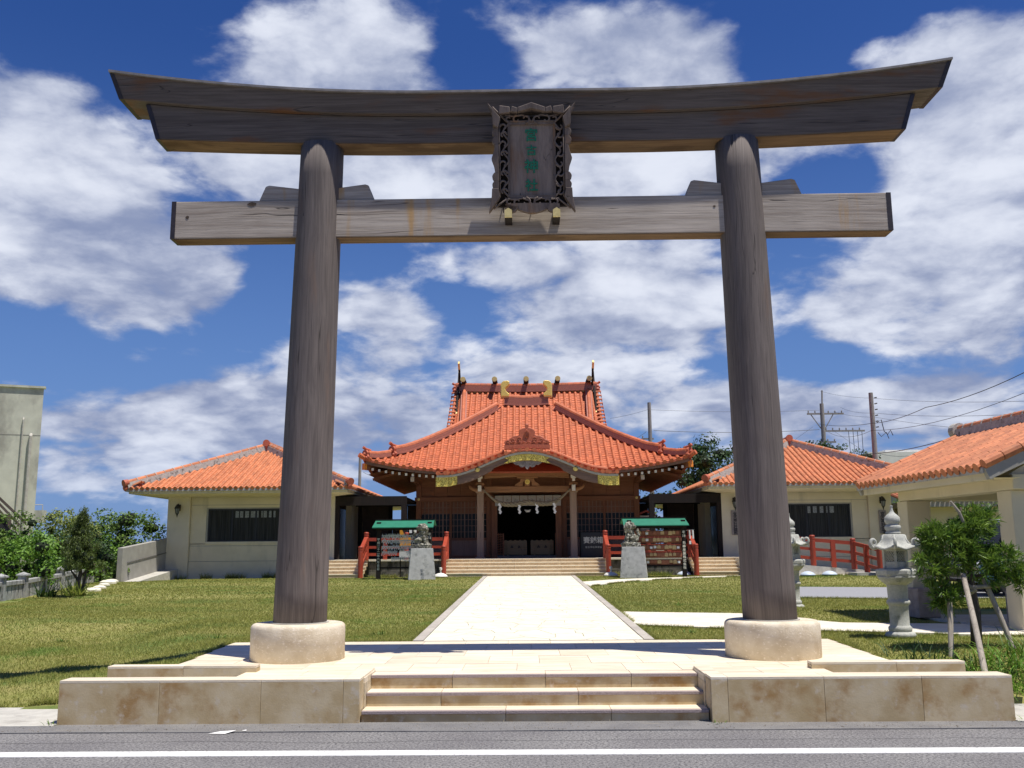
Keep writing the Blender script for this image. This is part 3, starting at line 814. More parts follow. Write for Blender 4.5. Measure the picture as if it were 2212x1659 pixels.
# carved scrollwork on the four members
g = MB()
def scroll(c, r, a0, turn, n=14, th=.013, w=.035):
    pts = []
    for i in range(n+1):
        f = i/n; a = a0+turn*f; rr = r*(1-.62*f)
        pts.append(pl(c[0]+rr*cos(a), c[1]+rr*sin(a), w))
    g.tube(pts, [th*(1.15-.3*i/n) for i in range(n+1)], 6)
for s in (-1, 1):
    for vv, up in ((HT-.165, -1), (.135, 1)):
        scroll((s*.075, vv), .058, pi/2*up, s*up*4.6); scroll((s*.185, vv+up*.005), .05, -pi/2*up, s*up*4.4); scroll((s*.285, vv), .042, pi/2*up, -s*up*4.2)
        g.tube([pl(0, vv-.05, .035), pl(s*.04, vv+.02, .035), pl(s*.12, vv+.05, .035), pl(s*.22, vv+.03, .035), pl(s*.34, vv+.05, .035)], .011, 6)
    for k, vv in enumerate((.27, .37, .50, .62, .75, .87, .99, 1.09)):
        scroll((s*.355, vv), .048, (k % 2)*pi, (1 if k % 2 else -1)*s*4.4)
    g.tube([pl(s*(.325+.035*sin(v*26)), v, .035) for v in [.2+.96*i/40 for i in range(41)]], .012, 6)
    g.tube([pl(s*.40, .20, .03), pl(s*.405, 1.15, .03)], .012, 6)
    g.tube([pl(s*.31, .19, .03), pl(s*.48, .05, .05)], .012, 6); g.tube([pl(s*.31, 1.16, .03), pl(s*.49, HT-.02, .06)], .012, 6)
for s in (-1, 1):
    pass
g.tube([pl(-.31, .185, .03), pl(.31, .185, .03)], .011, 6); g.tube([pl(-.31, 1.165, .03), pl(.31, 1.165, .03)], .011, 6)
g.build('carved_scrollwork', PLAQF, plq, smooth=True)
PGREEN = mat('plaque_green_paint', (.012,.21,.11), (.008,.15,.08), 30, .6, .3, 60)
prot = Matrix((Vector((1, 0, 0)), PUP, PW)).transposed().to_euler()
for ch, v, sz in (('宮', .985, .172), ('古', .79, .138), ('神', .585, .182), ('社', .345, .162)):
    text_mesh('character', ch, sz, PGREEN, plq, pl(-.004, v, .006), prot, depth=.006, offset=.0035*sz/.18)
# hanging straps
for x in (-.36, .02, .30):
    MB().bar((.033+x, 11.36, 5.80), (.033+x, 11.575, 6.02), .012, .006).build('iron_strap', TIPM, plq)

KN = mat('timber_knot', (.05,.032,.022), (.10,.07,.05), 30, .9)
for x, z, a, b in ((-3.56, 6.035, .055, .028), (-4.385, 5.87, .022, .022), (2.35, 5.93, .018, .014)):
    g = MB(); g.add([(x+a*cos(i*pi/6)*(1+.2*sin(i*2.3)), TY-.1315-.003*(i % 2), z+b*sin(i*pi/6)) for i in range(12)], [tuple(range(12))]); g.build('knot', KN, torii)
# ================================================================ roof tile kit
def cover_geo(r=.068, L=.28, n=6, disc=False, r2=None):
    """half-round cover tile: x across, y up the slope, z off the roof"""
    r2 = r2 or r*.955
    v = []; f = []
    for y, rr in ((0, r), (L, r2)):
        for k in range(n+1):
            a = pi*k/n; v.append((-rr*cos(a), y, rr*sin(a)*1.05-.004))
    for k in range(n): f.append((k, k+1, n+1+k+1, n+1+k))
    f.append(tuple(range(n+1))[::-1] if not disc else tuple(range(n+1))[::-1])
    if disc:
        b = len(v); m = 12
        for y in (-.030, -.0015):
            for k in range(m):
                a = 2*pi*k/m; v.append((r*1.12*cos(a), y, r*1.12*sin(a)-.004))
        f += [tuple(b+k for k in range(m)), tuple(b+m+k for k in range(m))[::-1]]
        f += [(b+k, b+m+k, b+m+(k+1) % m, b+(k+1) % m) for k in range(m)]
    return v, f
def pan_geo(w=.15, L=.235, lip=.016, n=3, sag=.012):
    v = []; f = []
    for y, dz in ((0, lip), (L, .0)):
        for k in range(n+1):
            u = -1+2*k/n; v.append((u*w/2, y, dz-sag*(1-u*u)))
    for k in range(n): f.append((k, k+1, n+2+k, n+1+k))
    b = len(v)
    for k in range(n+1):
        u = -1+2*k/n; v.append((u*w/2, 0, -.010-sag*(1-u*u)))
    for k in range(n): f.append((b+k, b+k+1, k+1, k))
    return v, f
class Roof:
    """collects tiles; the 300 largest in view of each kind become parts, the rest one mesh"""
    def __init__(s, parent, m): s.items = {}; s.parent = parent; s.m = m; s.geo = {}
    def add(s, kind, geo, M, hid=0.0):
        s.geo[kind] = geo; p = M.translation; d = (p-CAMP).length + hid
        s.items.setdefault(kind, []).append((d, M))
    def finish(s, limit=298):
        for kind, lst in s.items.items():
            lst.sort(key=lambda t: t[0])
            v, f = s.geo[kind]
            me = bpy.data.meshes.new(kind); me.from_pydata(v, [], f); me.materials.append(s.m); me.update()
            o0 = Matrix.Translation(-org(s.parent))
            lim = limit if isinstance(limit, int) else limit.get(kind, 0)
            for d, M in lst[:lim]:
                o = bpy.data.objects.new(kind, me); link(o, s.parent); o.matrix_basis = o0 @ M
                ORG[o.name] = org(s.parent)
            if len(lst) > lim:
                mats = np.array([[list(r) for r in M] for d, M in lst[lim:]])
                V = np.array([list(p)+[1.0] for p in v])
                P = np.einsum('nij,vj->nvi', mats, V)[..., :3].reshape(-1, 3)
                verts = P.tolist(); nv = len(v); faces = []
                for i in range(len(mats)): faces.extend([tuple(a+i*nv for a in ff) for ff in f])
                me2 = bpy.data.meshes.new(kind+'_field')
                oo = org(s.parent); me2.from_pydata([(a-oo.x, b-oo.y, c-oo.z) for a, b, c in verts], [], faces)
                me2.materials.append(s.m); me2.update()
                o = bpy.data.objects.new(kind+'_field', me2); link(o, s.parent); o['kind'] = 'stuff'; ORG[o.name] = org(s.parent)
def frame_at(surf, u, t, hu=.01, ht=.004):
    p = Vector(surf(u, t)); dt = (Vector(surf(u, t+ht))-Vector(surf(u, t-ht))).normalized()
    du = (Vector(surf(u+hu, t))-Vector(surf(u-hu, t))).normalized()
    n = du.cross(dt).normalized()
    if n.z < 0: n = -n
    x = dt.cross(n).normalized()
    M = Matrix((x, dt, n)).transposed().to_4x4(); M.translation = p
    return M
def tile_face(roof, surf, ucols, tmax, pitch, L, cov='cover_tile', r=.068, pan='pan_tile', panL=None, eave=True, hid=0.0, t0=0.0, n=6, pansag=.012):
    """lay a roof face; surf(u,t)->point, ucols = column positions, tmax(u) = where the column stops (hip), L = course length"""
    gc = cover_geo(r, L*1.04, n); ge = cover_geo(r, L*1.04, n, disc=True)
    pL = panL or L
    gp = pan_geo(pitch-2*r*.80, pL*1.02, sag=pansag)
    for u in ucols:
        tm = tmax(u)
        if tm <= t0+.01: continue
        length = sum((Vector(surf(u, t0+(tm-t0)*(i+1)/8))-Vector(surf(u, t0+(tm-t0)*i/8))).length for i in range(8))
        k = max(1, int(round(length/L)))
        for i in range(k):
            t = t0+(tm-t0)*i/k
            M = frame_at(surf, u, t)
            j = rng.normal(0, 1, 2)
            M = M @ Matrix.Translation((j[0]*.0015, 0, .006)) @ Matrix.Rotation(j[1]*.004, 4, 'Z')
            if i == 0 and eave: roof.add('eave_tile', ge, M, hid)
            else: roof.add(cov, gc, M, hid)
    if pan:
        for a, b in zip(ucols[:-1], ucols[1:]):
            u = (a+b)/2
            tm = tmax(u)
            if tm <= t0+.01: continue
            length = sum((Vector(surf(u, t0+(tm-t0)*(i+1)/8))-Vector(surf(u, t0+(tm-t0)*i/8))).length for i in range(8))
            k = max(1, int(round(length/pL)))
            for i in range(k):
                roof.add(pan, gp, frame_at(surf, u, t0+(tm-t0)*i/k), hid)
def surf_grid(name, surf, u0, u1, t0, t1, nu, nt, m, parent, dz=0.0, thick=0.0, tl=None):
    vs = []; fs = []
    for i in range(nu+1):
        for j in range(nt+1):
            u = u0+(u1-u0)*i/nu; t = t0+(t1-t0)*j/nt
            if tl: t = min(t, tl(u))
            p = surf(u, t); vs.append((p[0], p[1], p[2]+dz))
    for i in range(nu):
        for j in range(nt): fs.append((i*(nt+1)+j, (i+1)*(nt+1)+j, (i+1)*(nt+1)+j+1, i*(nt+1)+j+1))
    N = len(vs)
    if thick:
        vs += [(x, y, z-thick) for x, y, z in vs]
        fs += [tuple(a+N for a in f)[::-1] for f in fs]
        for j in range(nt):
            a = j; fs.append((a, a+1, a+1+N, a+N)); a = nu*(nt+1)+j; fs.append((a+N, a+1+N, a+1, a))
        for i in range(nu):
            a = i*(nt+1); b = (i+1)*(nt+1); fs.append((a+N, b+N, b, a)); a += nt; b += nt; fs.append((a, b, b+N, a+N))
    return MB().add(vs, fs).build(name, m, parent)
def sweep(pts, prof, up=(0, 0, 1)):
    """sweep a closed 2D profile (side, up) along points"""
    pts = [Vector(p) for p in pts]; m = len(pts); n = len(prof); vs = []; fs = []
    for i, p in enumerate(pts):
        d = (pts[min(i+1, m-1)]-pts[max(i-1, 0)]).normalized()
        s_ = d.cross(Vector(up)).normalized(); u = s_.cross(d).normalized()
        for a, b in prof: vs.append(tuple(p+s_*a+u*b))
    for i in range(m-1):
        for k in range(n): fs.append((i*n+k, (i+1)*n+k, (i+1)*n+(k+1) % n, i*n+(k+1) % n))
    fs += [tuple(range(n)), tuple(range((m-1)*n, m*n))[::-1]]
    g = MB(); g.add(vs, fs); return g
def resample(pts, step):
    pts = [Vector(p) for p in pts]; out = [pts[0]]; acc = 0.0
    dense = []
    for a, b in zip(pts[:-1], pts[1:]):
        k = max(1, int((b-a).length/.02))
        dense += [a+(b-a)*i/k for i in range(k)]
    dense.append(pts[-1])
    for a, b in zip(dense[:-1], dense[1:]):
        acc += (b-a).length
        if acc >= step: out.append(b); acc = 0.0
    if (out[-1]-dense[-1]).length > step*.3: out.append(dense[-1])
    else: out[-1] = dense[-1]
    return out
def smooth_path(pts, n=24):
    """Catmull-Rom through points"""
    P = [Vector(p) for p in pts]; P = [2*P[0]-P[1]]+P+[2*P[-1]-P[-2]]; out = []
    segs = len(P)-3; k = max(2, n//segs)
    for i in range(segs):
        a, b, c, d = P[i:i+4]
        for j in range(k):
            t = j/k; out.append(.5*((2*b)+(c-a)*t+(2*a-5*b+4*c-d)*t*t+(3*b-a-3*c+d)*t**3))
    out.append(P[-2]); return out
def ridge(parent, pts, w=.26, h=.30, roll=.085, seg=.30, body=RIDGEB, top=TILE, courses=3, name='ridge'):
    pts = smooth_path(pts, 20)
    o = None
    for k in range(courses):
        hh = h/courses; ww = w*(1-.10*k)
        prof = [(-ww/2, k*hh), (ww/2, k*hh), (ww/2, (k+.80)*hh), (ww/2-.012, (k+.81)*hh), (ww/2-.012, (k+1)*hh), (-ww/2+.012, (k+1)*hh), (-ww/2+.012, (k+.81)*hh), (-ww/2, (k+.80)*hh)]
        sweep(pts, prof[::-1]).build(name+'_course', body, parent)
    rp = resample([p+Vector((0, 0, h)) for p in pts], seg)
    for a, b in zip(rp[:-1], rp[1:]):
        d = (b-a).normalized()
        g = MB(); g.tube([a, a+(b-a)*.97], [roll, roll*.93], 10); g.build(name+'_tile', top, parent)
def onigawara(parent, c, s=1.0, m=None, rz=0.0, tall=1.0, horn=True):
    """small end ornament facing -y before rotation"""
    R = Matrix.Rotation(rz, 3, 'Z'); c = Vector(c)
    poly = [(-.17, 0), (.17, 0), (.20, .10), (.15, .18), (.165, .27), (.09, .36*tall), (-.09, .36*tall), (-.165, .27), (-.15, .18), (-.20, .10)]
    g = MB(); n = len(poly)
    vs = []
    for y in (-.05, .05):
        for a, b in poly: vs.append(tuple(c+R@Vector((a*s, y*s, b*s))))
    g.add(vs, [tuple(range(n)), tuple(range(n, 2*n))[::-1]]+[(i, n+i, n+(i+1) % n, (i+1) % n) for i in range(n)])
    for a, b, r in ((-.13, .06, .055), (.13, .06, .055), (0, .2, .075)):
        g.ball(tuple(c+R@Vector((a*s, -.06*s, b*s))), r*s, 8, 6)
    if horn: g.tube([tuple(c+R@Vector((0, .25*s, .36*s*tall))), tuple(c+R@Vector((0, 0, .40*s*tall))), tuple(c+R@Vector((0, -.12*s, .47*s*tall)))], [.055*s, .06*s, .062*s], 8)
    g.build('ridge_end_ornament', m or TILED, parent, bevel=.008)

# ================================================================ main hall
XC = -.03
hall = empty('worship_hall', (XC, 37, .65), 'shrine worship hall with a curved porch gable, red clay roof and gold fittings', 'shrine hall')
HB = 5.45; XE = 6.36; YE = 36.8; YR = 41.5; ZE = 4.62; DZ = 3.30
def zmid(t): return ZE + DZ*(.82*t+.18*t*t)
def corner(a): return .56*max(0.0, min(1.15, a))**3.2
def hsurf(x, t):
    ax = abs(x-XC)
    lift = corner(ax/XE)*max(0.0, 1-t)**2.6
    return (x, YE+(YR-YE)*t - .10*corner(ax/XE)*(1-t), zmid(t)+lift)
def hxb(t): return XE-HB*t
def htm(x): return min(1.0, (XE-abs(x-XC))/HB)
hroof = Roof(hall, TILE)
P0 = .2655
ucols = [XC + P0*k for k in range(-23, 24)]
# karahafu (undulating porch gable) -------------------------------------
def kz(x):
    a = min(abs(x-XC), 3.1); return 4.905 + .43*cos(pi*a/3.1)
KX = 3.42; KY = 35.62
def k_end(x):
    z = kz(x)-.03; t = 0.0
    while zmid(t) < z and t < .6: t += .004
    return YE+(YR-YE)*t+.05 if t > 0 else YE+.35
# skip the main field where the porch gable rises above it
for x in [ucols]:
    tile_face(hroof, hsurf, ucols, htm, P0, .27, r=.070, panL=.20)
for kind in list(hroof.items):
    keep = []
    for d, M in hroof.items[kind]:
        p = M.translation
        if abs(p.x-XC) < KX-.10 and p.z < kz(p.x)-.045 and p.y < k_end(p.x): continue
        keep.append((d, M))
    hroof.items[kind] = keep
def ksurf(x, t): return (x, KY+(k_end(x)-KY)*t, kz(x))
def ksurf2(x, t): return (x, KY+2.0*t, kz(x))
kcols = []
# equal arc-length columns across the curve
arc_l = 0; x = 0.0; last = kz(XC); xs_ = [0.0]; step = .001
while x < 3.35:
    z0 = kz(XC+x); x += step*10; z1 = kz(XC+x); arc_l += sqrt((.01)**2+(z1-z0)**2)
    if arc_l >= .262: xs_.append(x); arc_l = 0
kcols = sorted([XC+v for v in xs_]+[XC-v for v in xs_[1:]])
tile_face(hroof, ksurf2, kcols, lambda u: (k_end(u)-KY)/2.0, .262, .27, r=.070, panL=.2)
# sides and back of the hall roof (rest of the field)
YB = 48.2
def side_surf(s):
    def f(u, t):   # u runs along y, t up the slope
        v = abs((u-(YE+YB)/2)/((YB-YE)/2))
        return (XC+s*(XE-HB*t), u, zmid(t)+corner(v)*max(0, 1-t)**2.6)
    return f
def side_tm(y): return min(1.0, (y-YE)/(YR-YE), (YB-y)/(YR-YE))
for s in (-1, 1):
    cols = [YE+.15+.2655*k for k in range(int((YB-YE-.3)/.2655)+1)]
    tile_face(hroof, side_surf(s), cols if s > 0 else cols[::-1], side_tm, P0, .30, r=.070, panL=.30, n=4, hid=30)
def back_surf(x, t): p = hsurf(x, t); return (p[0], YE+YB-p[1], p[2])
surf_grid('roof_board', back_surf, XC-XE, XC+XE, 0, 1, 24, 8, TILE, hall, dz=0, thick=.06, tl=htm)
surf_grid('roof_board', hsurf, XC-XE, XC+XE, 0, 1, 40, 8, TILED, hall, dz=-.012, thick=.07, tl=htm)
for s in (-1, 1):
    surf_grid('roof_board', side_surf(s), YE, YB, 0, 1, 36, 8, TILED, hall, dz=-.012, thick=.07, tl=side_tm)
surf_grid('gable_roof_board', ksurf, XC-KX, XC+KX, 0, 1, 40, 4, TILED, hall, dz=-.012, thick=.05)
# upper roof behind: gabled with a long ridge
UY, UZ, UYF, UZF = 46.0, 9.25, 43.2, 7.0
def usurf(x, t):
    f = 1-t; z = UZF+(UZ-UZF)*(.86*t+.14*t*t)
    return (XC+(x-XC)*(1+.012*f), UYF+(UY-UYF)*t, z)
def usurfb(x, t): p = usurf(x, t); return (p[0], 2*UY-p[1], p[2])
uc = [XC+.2655*k for k in range(-13, 14)]
tile_face(hroof, usurf, [u for u in uc if abs(u-XC) < 2.95 or abs(u-XC) > 3.10], lambda u: 1.0, P0, .27, r=.068, panL=.2, eave=False)
surf_grid('upper_roof_board', usurf, XC-3.52, XC+3.52, 0, 1, 10, 8, TILED, hall, dz=-.012, thick=.10)
surf_grid('upper_roof_board', usurfb, XC-3.52, XC+3.52, 0, 1, 10, 8, TILE, hall, dz=-.012, thick=.10)
gv = cover_geo(.075, .30, 6, disc=True)
for s in (-1, 1):   # verge tiles poking out sideways in a stack
    for k in range(11):
        t = k/10.6; p = Vector(usurf(XC+s*3.47, t))
        M = Matrix((Vector((0, s*1, 0)), Vector((-s, 0, 0)), Vector((0, 0, 1)))).transposed().to_4x4(); M.translation = p+Vector((s*.14, 0, .06))
        hroof.add('verge_tile', gv, M)
hroof.finish({'cover_tile': 298, 'pan_tile': 298, 'eave_tile': 200, 'verge_tile': 40})
# gable triangle under the upper roof
g = MB(); 
for s in (-1, 1):
    g.prism([(UYF+.3, 6.6), (UY, UZ-.25), (2*UY-UYF-.3, 6.6)], 'x', XC+s*3.15-.05, XC+s*3.15+.05)
g.build('gable_wall', HALLWZ, hall)
# ridges ---------------------------------------------------------------
RD = [(UY, UZ+.03)]
ridge(hall, [(XC-3.46, UY, UZ+.03), (XC, UY, UZ-.03), (XC+3.46, UY, UZ+.03)], w=.34, h=.32, roll=.12, courses=4, name='main_ridge')
for s in (-1, 1):
    onigawara(hall, (XC+s*3.50, UY, UZ-.02), 1.0, rz=s*pi/2)
    ridge(hall, [(XC+s*3.03, UY-.2, UZ-.10), (XC+s*2.98, 44.6, 8.20), (XC+s*2.93, 43.3, 7.12)], w=.30, h=.13, roll=.10, courses=1, name='descending_ridge')
ridge(hall, [(XC-.98, YR, 7.90), (XC, YR, 7.84), (XC+.98, YR, 7.90)], w=.36, h=.38, roll=.12, courses=4, name='front_ridge')
for s in (-1, 1):
    def hp(t, dz=0.0):
        x = XC+s*hxb(t); p = hsurf(x, t); return (p[0], p[1], p[2]+dz)
    ridge(hall, [hp(.93), hp(.75), hp(.5), hp(.30), (hp(.20)[0], hp(.20)[1], hp(.20)[2]+.04)], w=.30, h=.24, roll=.125, courses=3, name='hip_ridge')
    onigawara(hall, (hp(.185)[0], hp(.185)[1], hp(.185)[2]-.02), 1.15, rz=s*radians(42))
    ridge(hall, [hp(.17), hp(.09), (hp(.03)[0], hp(.03)[1], hp(.03)[2]+.03)], w=.26, h=.17, roll=.11, courses=2, name='hip_ridge')
    onigawara(hall, (hp(.015)[0], hp(.015)[1], hp(.015)[2]-.05), 1.0, rz=s*radians(42))
    MB().tube([hp(.01), (XC+s*6.50, 36.66, 5.30)], [.09, .095], 10).build('corner_tile', TILE, hall)
    # gilded hooked ornaments on the front ridge
    bx = XC+s*.985
    pr = [(.0, 0), (.36, 0), (.36, .13), (.30, .16), (.22, .24), (.19, .34), (.24, .43), (.33, .50), (.37, .56), (.375, .66), (.30, .70), (.12, .69), (.04, .63), (.0, .52)]
    poly = [(bx - s*(a-.13), 8.27+b) for a, b in pr]
    o = MB().prism(poly, 'y', YR-.24, YR+.24).build('ridge_crest_ornament', GOLD, hall, bevel=.02)
    poly2 = [(bx - s*(a*.9-.155), 8.19+b*1.07) for a, b in pr]
    MB().prism([(bx-s*(a*1.0-.15), 8.23+b*1.02) for a, b in pr], 'y', YR-.20, YR+.20).build('ornament_core', GOLDD, o)
# billets (katsuogi) and crossed finials (chigi)
for k in range(5):
    x = XC+(-3.06+k*1.53)
    o = MB().tube([(x, UY-.66, UZ+.52), (x, UY+.66, UZ+.52)], .125, 18).build('ridge_billet', DARKW, hall)
    MB().lathe([(.125, 0), (.125, .02), (.09, .028), (.085, .02)], (0, 0, 0), 18)
    g = MB(); g.tube([(x, UY-.675, UZ+.52), (x, UY-.661, UZ+.52)], .132, 18); g.tube([(x, UY-.69, UZ+.52), (x, UY-.676, UZ+.52)], .105, 18); g.build('billet_cap', GOLDD, o)
for s in (-1, 1):
    x = XC+s*3.27
    for q in (-1, 1):
        xx = x+s*.05*q
        a = Vector((xx, UY-q*1.35, UZ-1.25)); b = Vector((xx+s*.02, UY+q*.95, UZ+1.30))
        d = (b-a).normalized()
        o = MB().bar(a, b-d*.35, .085, .20, up=(0, 1, .2)).build('crossed_finial', DARKW, hall)
        MB().bar(b-d*.348, b, .09, .205, up=(0, 1, .2)).build('finial_tip', GOLDD, o)
        MB().bar(a-d*.10, a-d*.002, .09, .205, up=(0, 1, .2)).build('finial_foot', GOLDD, o)
# porch gable trim ------------------------------------------------------
def kcurve(x0, x1, dz, y, n=24): return [(x0+(x1-x0)*i/n, y, kz(x0+(x1-x0)*i/n)+dz) for i in range(n+1)]
def kband(name, m, x0, x1, za, zb, ya, yb, n=40, zbf=None):
    vs = []; fs = []
    for i in range(n+1):
        x = x0+(x1-x0)*i/n; z = kz(x); lo = zb if zbf is None else zbf(x)
        vs += [(x, ya, z+lo), (x, ya, z+za), (x, yb, z+za), (x, yb, z+lo)]
    for i in range(n):
        for k in range(4): fs.append((i*4+k, i*4+(k+1) % 4, (i+1)*4+(k+1) % 4, (i+1)*4+k))
    fs += [(3, 2, 1, 0), tuple(n*4+k for k in range(4))]
    return MB().add(vs, [f[::-1] for f in fs]).build(name, m, hall)
kband('gable_edge_board', GREYP, XC-KX+.02, XC+KX-.02, -.075, -.155, KY+.04, KY+.30)
def wav(x):
    a = abs(x-XC)
    return -.40 - .07*(1 if a > 1.25 else 0) - .03*cos(a*3) - (.06*max(0, (a-2.6)))
kband('bargeboard', HAFU, XC-KX+.02, XC+KX-.02, -.157, -.42, KY+.09, KY+.18, 60, wav)
kband('bargeboard_moulding', HAFU, XC-KX+.30, XC+KX-.30, -.30, -.42, KY+.075, KY+.088, 60, lambda x: wav(x)+.02)
kband('gable_plate', GOLDP, XC-.72, XC+.72, -.162, -.40, KY+.05, KY+.074, 24, lambda x: -.40+.06*max(0, abs(x-XC)-.5))
for s in (-1, 1):
    a, b = XC+s*KX, XC+s*(KX-.78)
    kband('gable_plate', GOLDP, min(a, b)-.01, max(a, b)+.01, -.150, -.50, KY+.05, KY+.074, 10, lambda x: -.50+.10*max(0, (2.95-abs(x-XC)))*1.0)
    g = MB(); 
    for k in (-1, 1):
        z0 = kz(XC+s*.75)-.28+k*.06
        g.prism([(XC+s*.70, z0-.05), (XC+s*.70, z0+.05), (XC+s*.88, z0+k*.05)], 'y', KY+.05, KY+.073)
    g.build('gable_plate_tail', GOLDP, hall)
    # rolls running down both sides of the gable crest
    rp = resample(smooth_path(kcurve(XC+s*.86, XC+s*3.02, .115, KY+.30, 10), 40), .42)
    for i, (p, q) in enumerate(zip(rp[:-1], rp[1:])): MB().tube([p, p+(q-p)*.975], [.085, .08], 10).build('verge_roll', TILE, hall)
    rp = resample(smooth_path([(x, y+.62, z+.12) for x, y, z in kcurve(XC+s*.86, XC+s*2.2, .0, KY+.2, 8)], 30), .42)
    for p, q in zip(rp[:-1], rp[1:]): MB().tube([p, p+(q-p)*.975], [.085, .08], 10).build('verge_roll', TILE, hall)
    MB().tube([(XC+s*3.0, KY-.02, kz(XC+3.1)+.02), (XC+s*3.0, KY+1.0, kz(XC+3.1)+.03)], .09, 10).build('verge_roll', TILE, hall)
# crest ornament on the porch gable
def sym(pts): return [(XC+a, b) for a, b in pts]+[(XC-a, b) for a, b in pts[::-1]]
cz = 5.42
poly = sym([(.05, 1.0), (.07, .94), (.05, .86), (.16, .84), (.26, .78), (.31, .68), (.30, .56), (.36, .52), (.50, .50), (.60, .44), (.68, .36), (.76, .34), (.84, .28), (.86, .22), (.80, .0)])
poly = [(a, cz+b*.88) for a, b in poly]
g = MB(); g.prism(poly, 'y', KY+.12, KY+.30); o = g.build('crest_ornament', TILED, hall, bevel=.015)
g = MB(); g.ball((XC, KY+.20, cz+.86), .075, 12, 8)
for s in (-1, 1):
    for cx_, cz_, r in ((.28, .32, .085), (.52, .27, .075), (.72, .22, .055)):
        pts = [(XC+s*(cx_+r*(1-.5*i/14)*cos(i*.42)), KY+.10, cz+cz_+r*(1-.5*i/14)*sin(i*.42)) for i in range(15)]
        g.tube(pts, .016, 6)
for i in range(9):
    a = -.72+.18*i; g.tube([(XC+a, KY+.10, cz+.16), (XC+a+.09, KY+.085, cz+.22), (XC+a+.18, KY+.10, cz+.16)], .016, 6)
g.tube([(XC, KY+.11, cz+.36), (XC-.10, KY+.09, cz+.55), (XC, KY+.09, cz+.68), (XC+.10, KY+.09, cz+.55), (XC, KY+.11, cz+.36)], .02, 6)
g.build('crest_relief', TILED, o, smooth=True)
sweep([(XC-.86, KY+.20, cz-.02+.06), (XC, KY+.20, cz+.07), (XC+.86, KY+.20, cz-.02+.06)], [(-.12, -.10), (.12, -.10), (.12, .06), (-.12, .06)][::-1]).build('crest_base', TILED, o)
# hanging carved pendant under the gilt plate
g = MB()
pz = kz(XC)-.40
poly = sym([(.0, -.34), (.05, -.30), (.10, -.22), (.18, -.26), (.27, -.24), (.33, -.16), (.42, -.17), (.52, -.10), (.62, -.02), (.64, .06)])
g.prism([(a, pz+b) for a, b in poly], 'y', KY+.10, KY+.16)
for s in (-1, 1):
    for cx_, r in ((.12, .07), (.27, .065), (.40, .045)):
        g.tube([(XC+s*(cx_+r*(1-.6*i/14)*cos(i*.42)), KY+.09, pz-.14+r*(1-.6*i/14)*sin(i*.42)) for i in range(15)], .014, 6)
g.build('hanging_pendant', mat('pendant_timber', (.36,.30,.27), (.22,.17,.15), 14, .8), hall)
# porch posts and beams ---------------------------------------------------
PY = 37.95
PXL, PXR = XC-1.87, XC+1.80
post_x = (-1.90, 1.775)
for px in post_x:
    s = -1 if px < 0 else 1
    o = MB().box(px-.135, px+.135, PY-.135, PY+.135, 1.29, 4.02).build('porch_post', HALLG, hall, bevel=.025)
    MB().box(px-.20, px+.20, PY-.20, PY+.20, 1.285, 1.36).build('post_base', HALLG, o, bevel=.02)
    MB().box(px-.19, px+.19, PY-.19, PY+.19, 3.86, 4.0).build('bearing_block', HALLG, hall, bevel=.02)
    g = MB(); g.box(px-.07, px+.07, PY-.62, PY-.135, 3.88, 4.12); o = g.build('beam_nose', HALLB, hall, bevel=.02)
    MB().box(px-.068, px+.068, PY-.64, PY-.621, 3.88, 4.115).build('white_cap', WHITE, o)
    g = MB(); g.tube([(px-s*.0, PY-.3, 4.0), (px+s*.22, PY-.3, 3.98), (px+s*.38, PY-.32, 4.05), (px+s*.44, PY-.32, 4.18)], [.09, .085, .06, .03], 8); g.build('carved_nose', HALLB, hall, smooth=True)
    # bracket stack
    MB().box(px-.16, px+.16, PY-.45, PY-.10, 4.14, 4.24).build('bearing_block', HALLB, hall, bevel=.02)
    g = MB(); g.prism([(px-.06, 4.25), (px+.06, 4.25), (px+.06, 4.36), (px+.12, 4.40), (px+.12, 4.50), (px+.05, 4.50), (px+.05, 4.56), (px-.05, 4.56), (px-.05, 4.50), (px-.12, 4.50), (px-.12, 4.40), (px-.06, 4.36)], 'y', PY-.70, PY-.30); o = g.build('bracket_arm', HALLB, hall)
    g = MB(); g.prism([(px-.055, 4.255), (px+.055, 4.255), (px+.055, 4.36), (px+.11, 4.40), (px+.11, 4.49), (px-.11, 4.49), (px-.11, 4.40), (px-.055, 4.36)], 'y', PY-.72, PY-.701); g.build('white_cap', WHITE, o)
    g = MB(); g.prism([(px-.10, 4.60), (px+.10, 4.60), (px+.10, 4.70), (px+s*-.04, 4.74), (px-.10, 4.69)], 'y', PY-1.30, PY-.5); o = g.build('beam_nose', HALLB, hall)
    g = MB(); g.prism([(px-.10, 4.52), (px+.10, 4.52), (px+.105, 4.66), (px-s*.0, 4.70), (px-.105, 4.64)], 'y', PY-1.33, PY-1.305); g.build('gilt_cap', GOLD, o)
    g = MB(); g.tube([(px, PY-1.9, 4.60), (px, PY-1.30, 4.60)], .085, 14); o = g.build('purlin_nose', HALLB, hall)
    g = MB(); g.tube([(px, KY+.04, 4.60), (px, KY+.055, 4.60)], .092, 16); g.tube([(px, KY+.025, 4.60), (px, KY+.04, 4.60)], .06, 12); g.build('gilt_cap', GOLD, o)
for s, (xa) in ((-1, -1.9), (1, 1.775)):   # brackets to the wall
    MB().box(xa-.07, xa+.07, PY+.13, 39.4, 3.90, 4.10).build('tie_rail', HALLB, hall)
MB().box(-1.765, 1.64, PY-.11, PY+.11, 3.87, 4.12).build('lower_beam', HALLB, hall, bevel=.03)
g = MB(); n = 20; vs = []
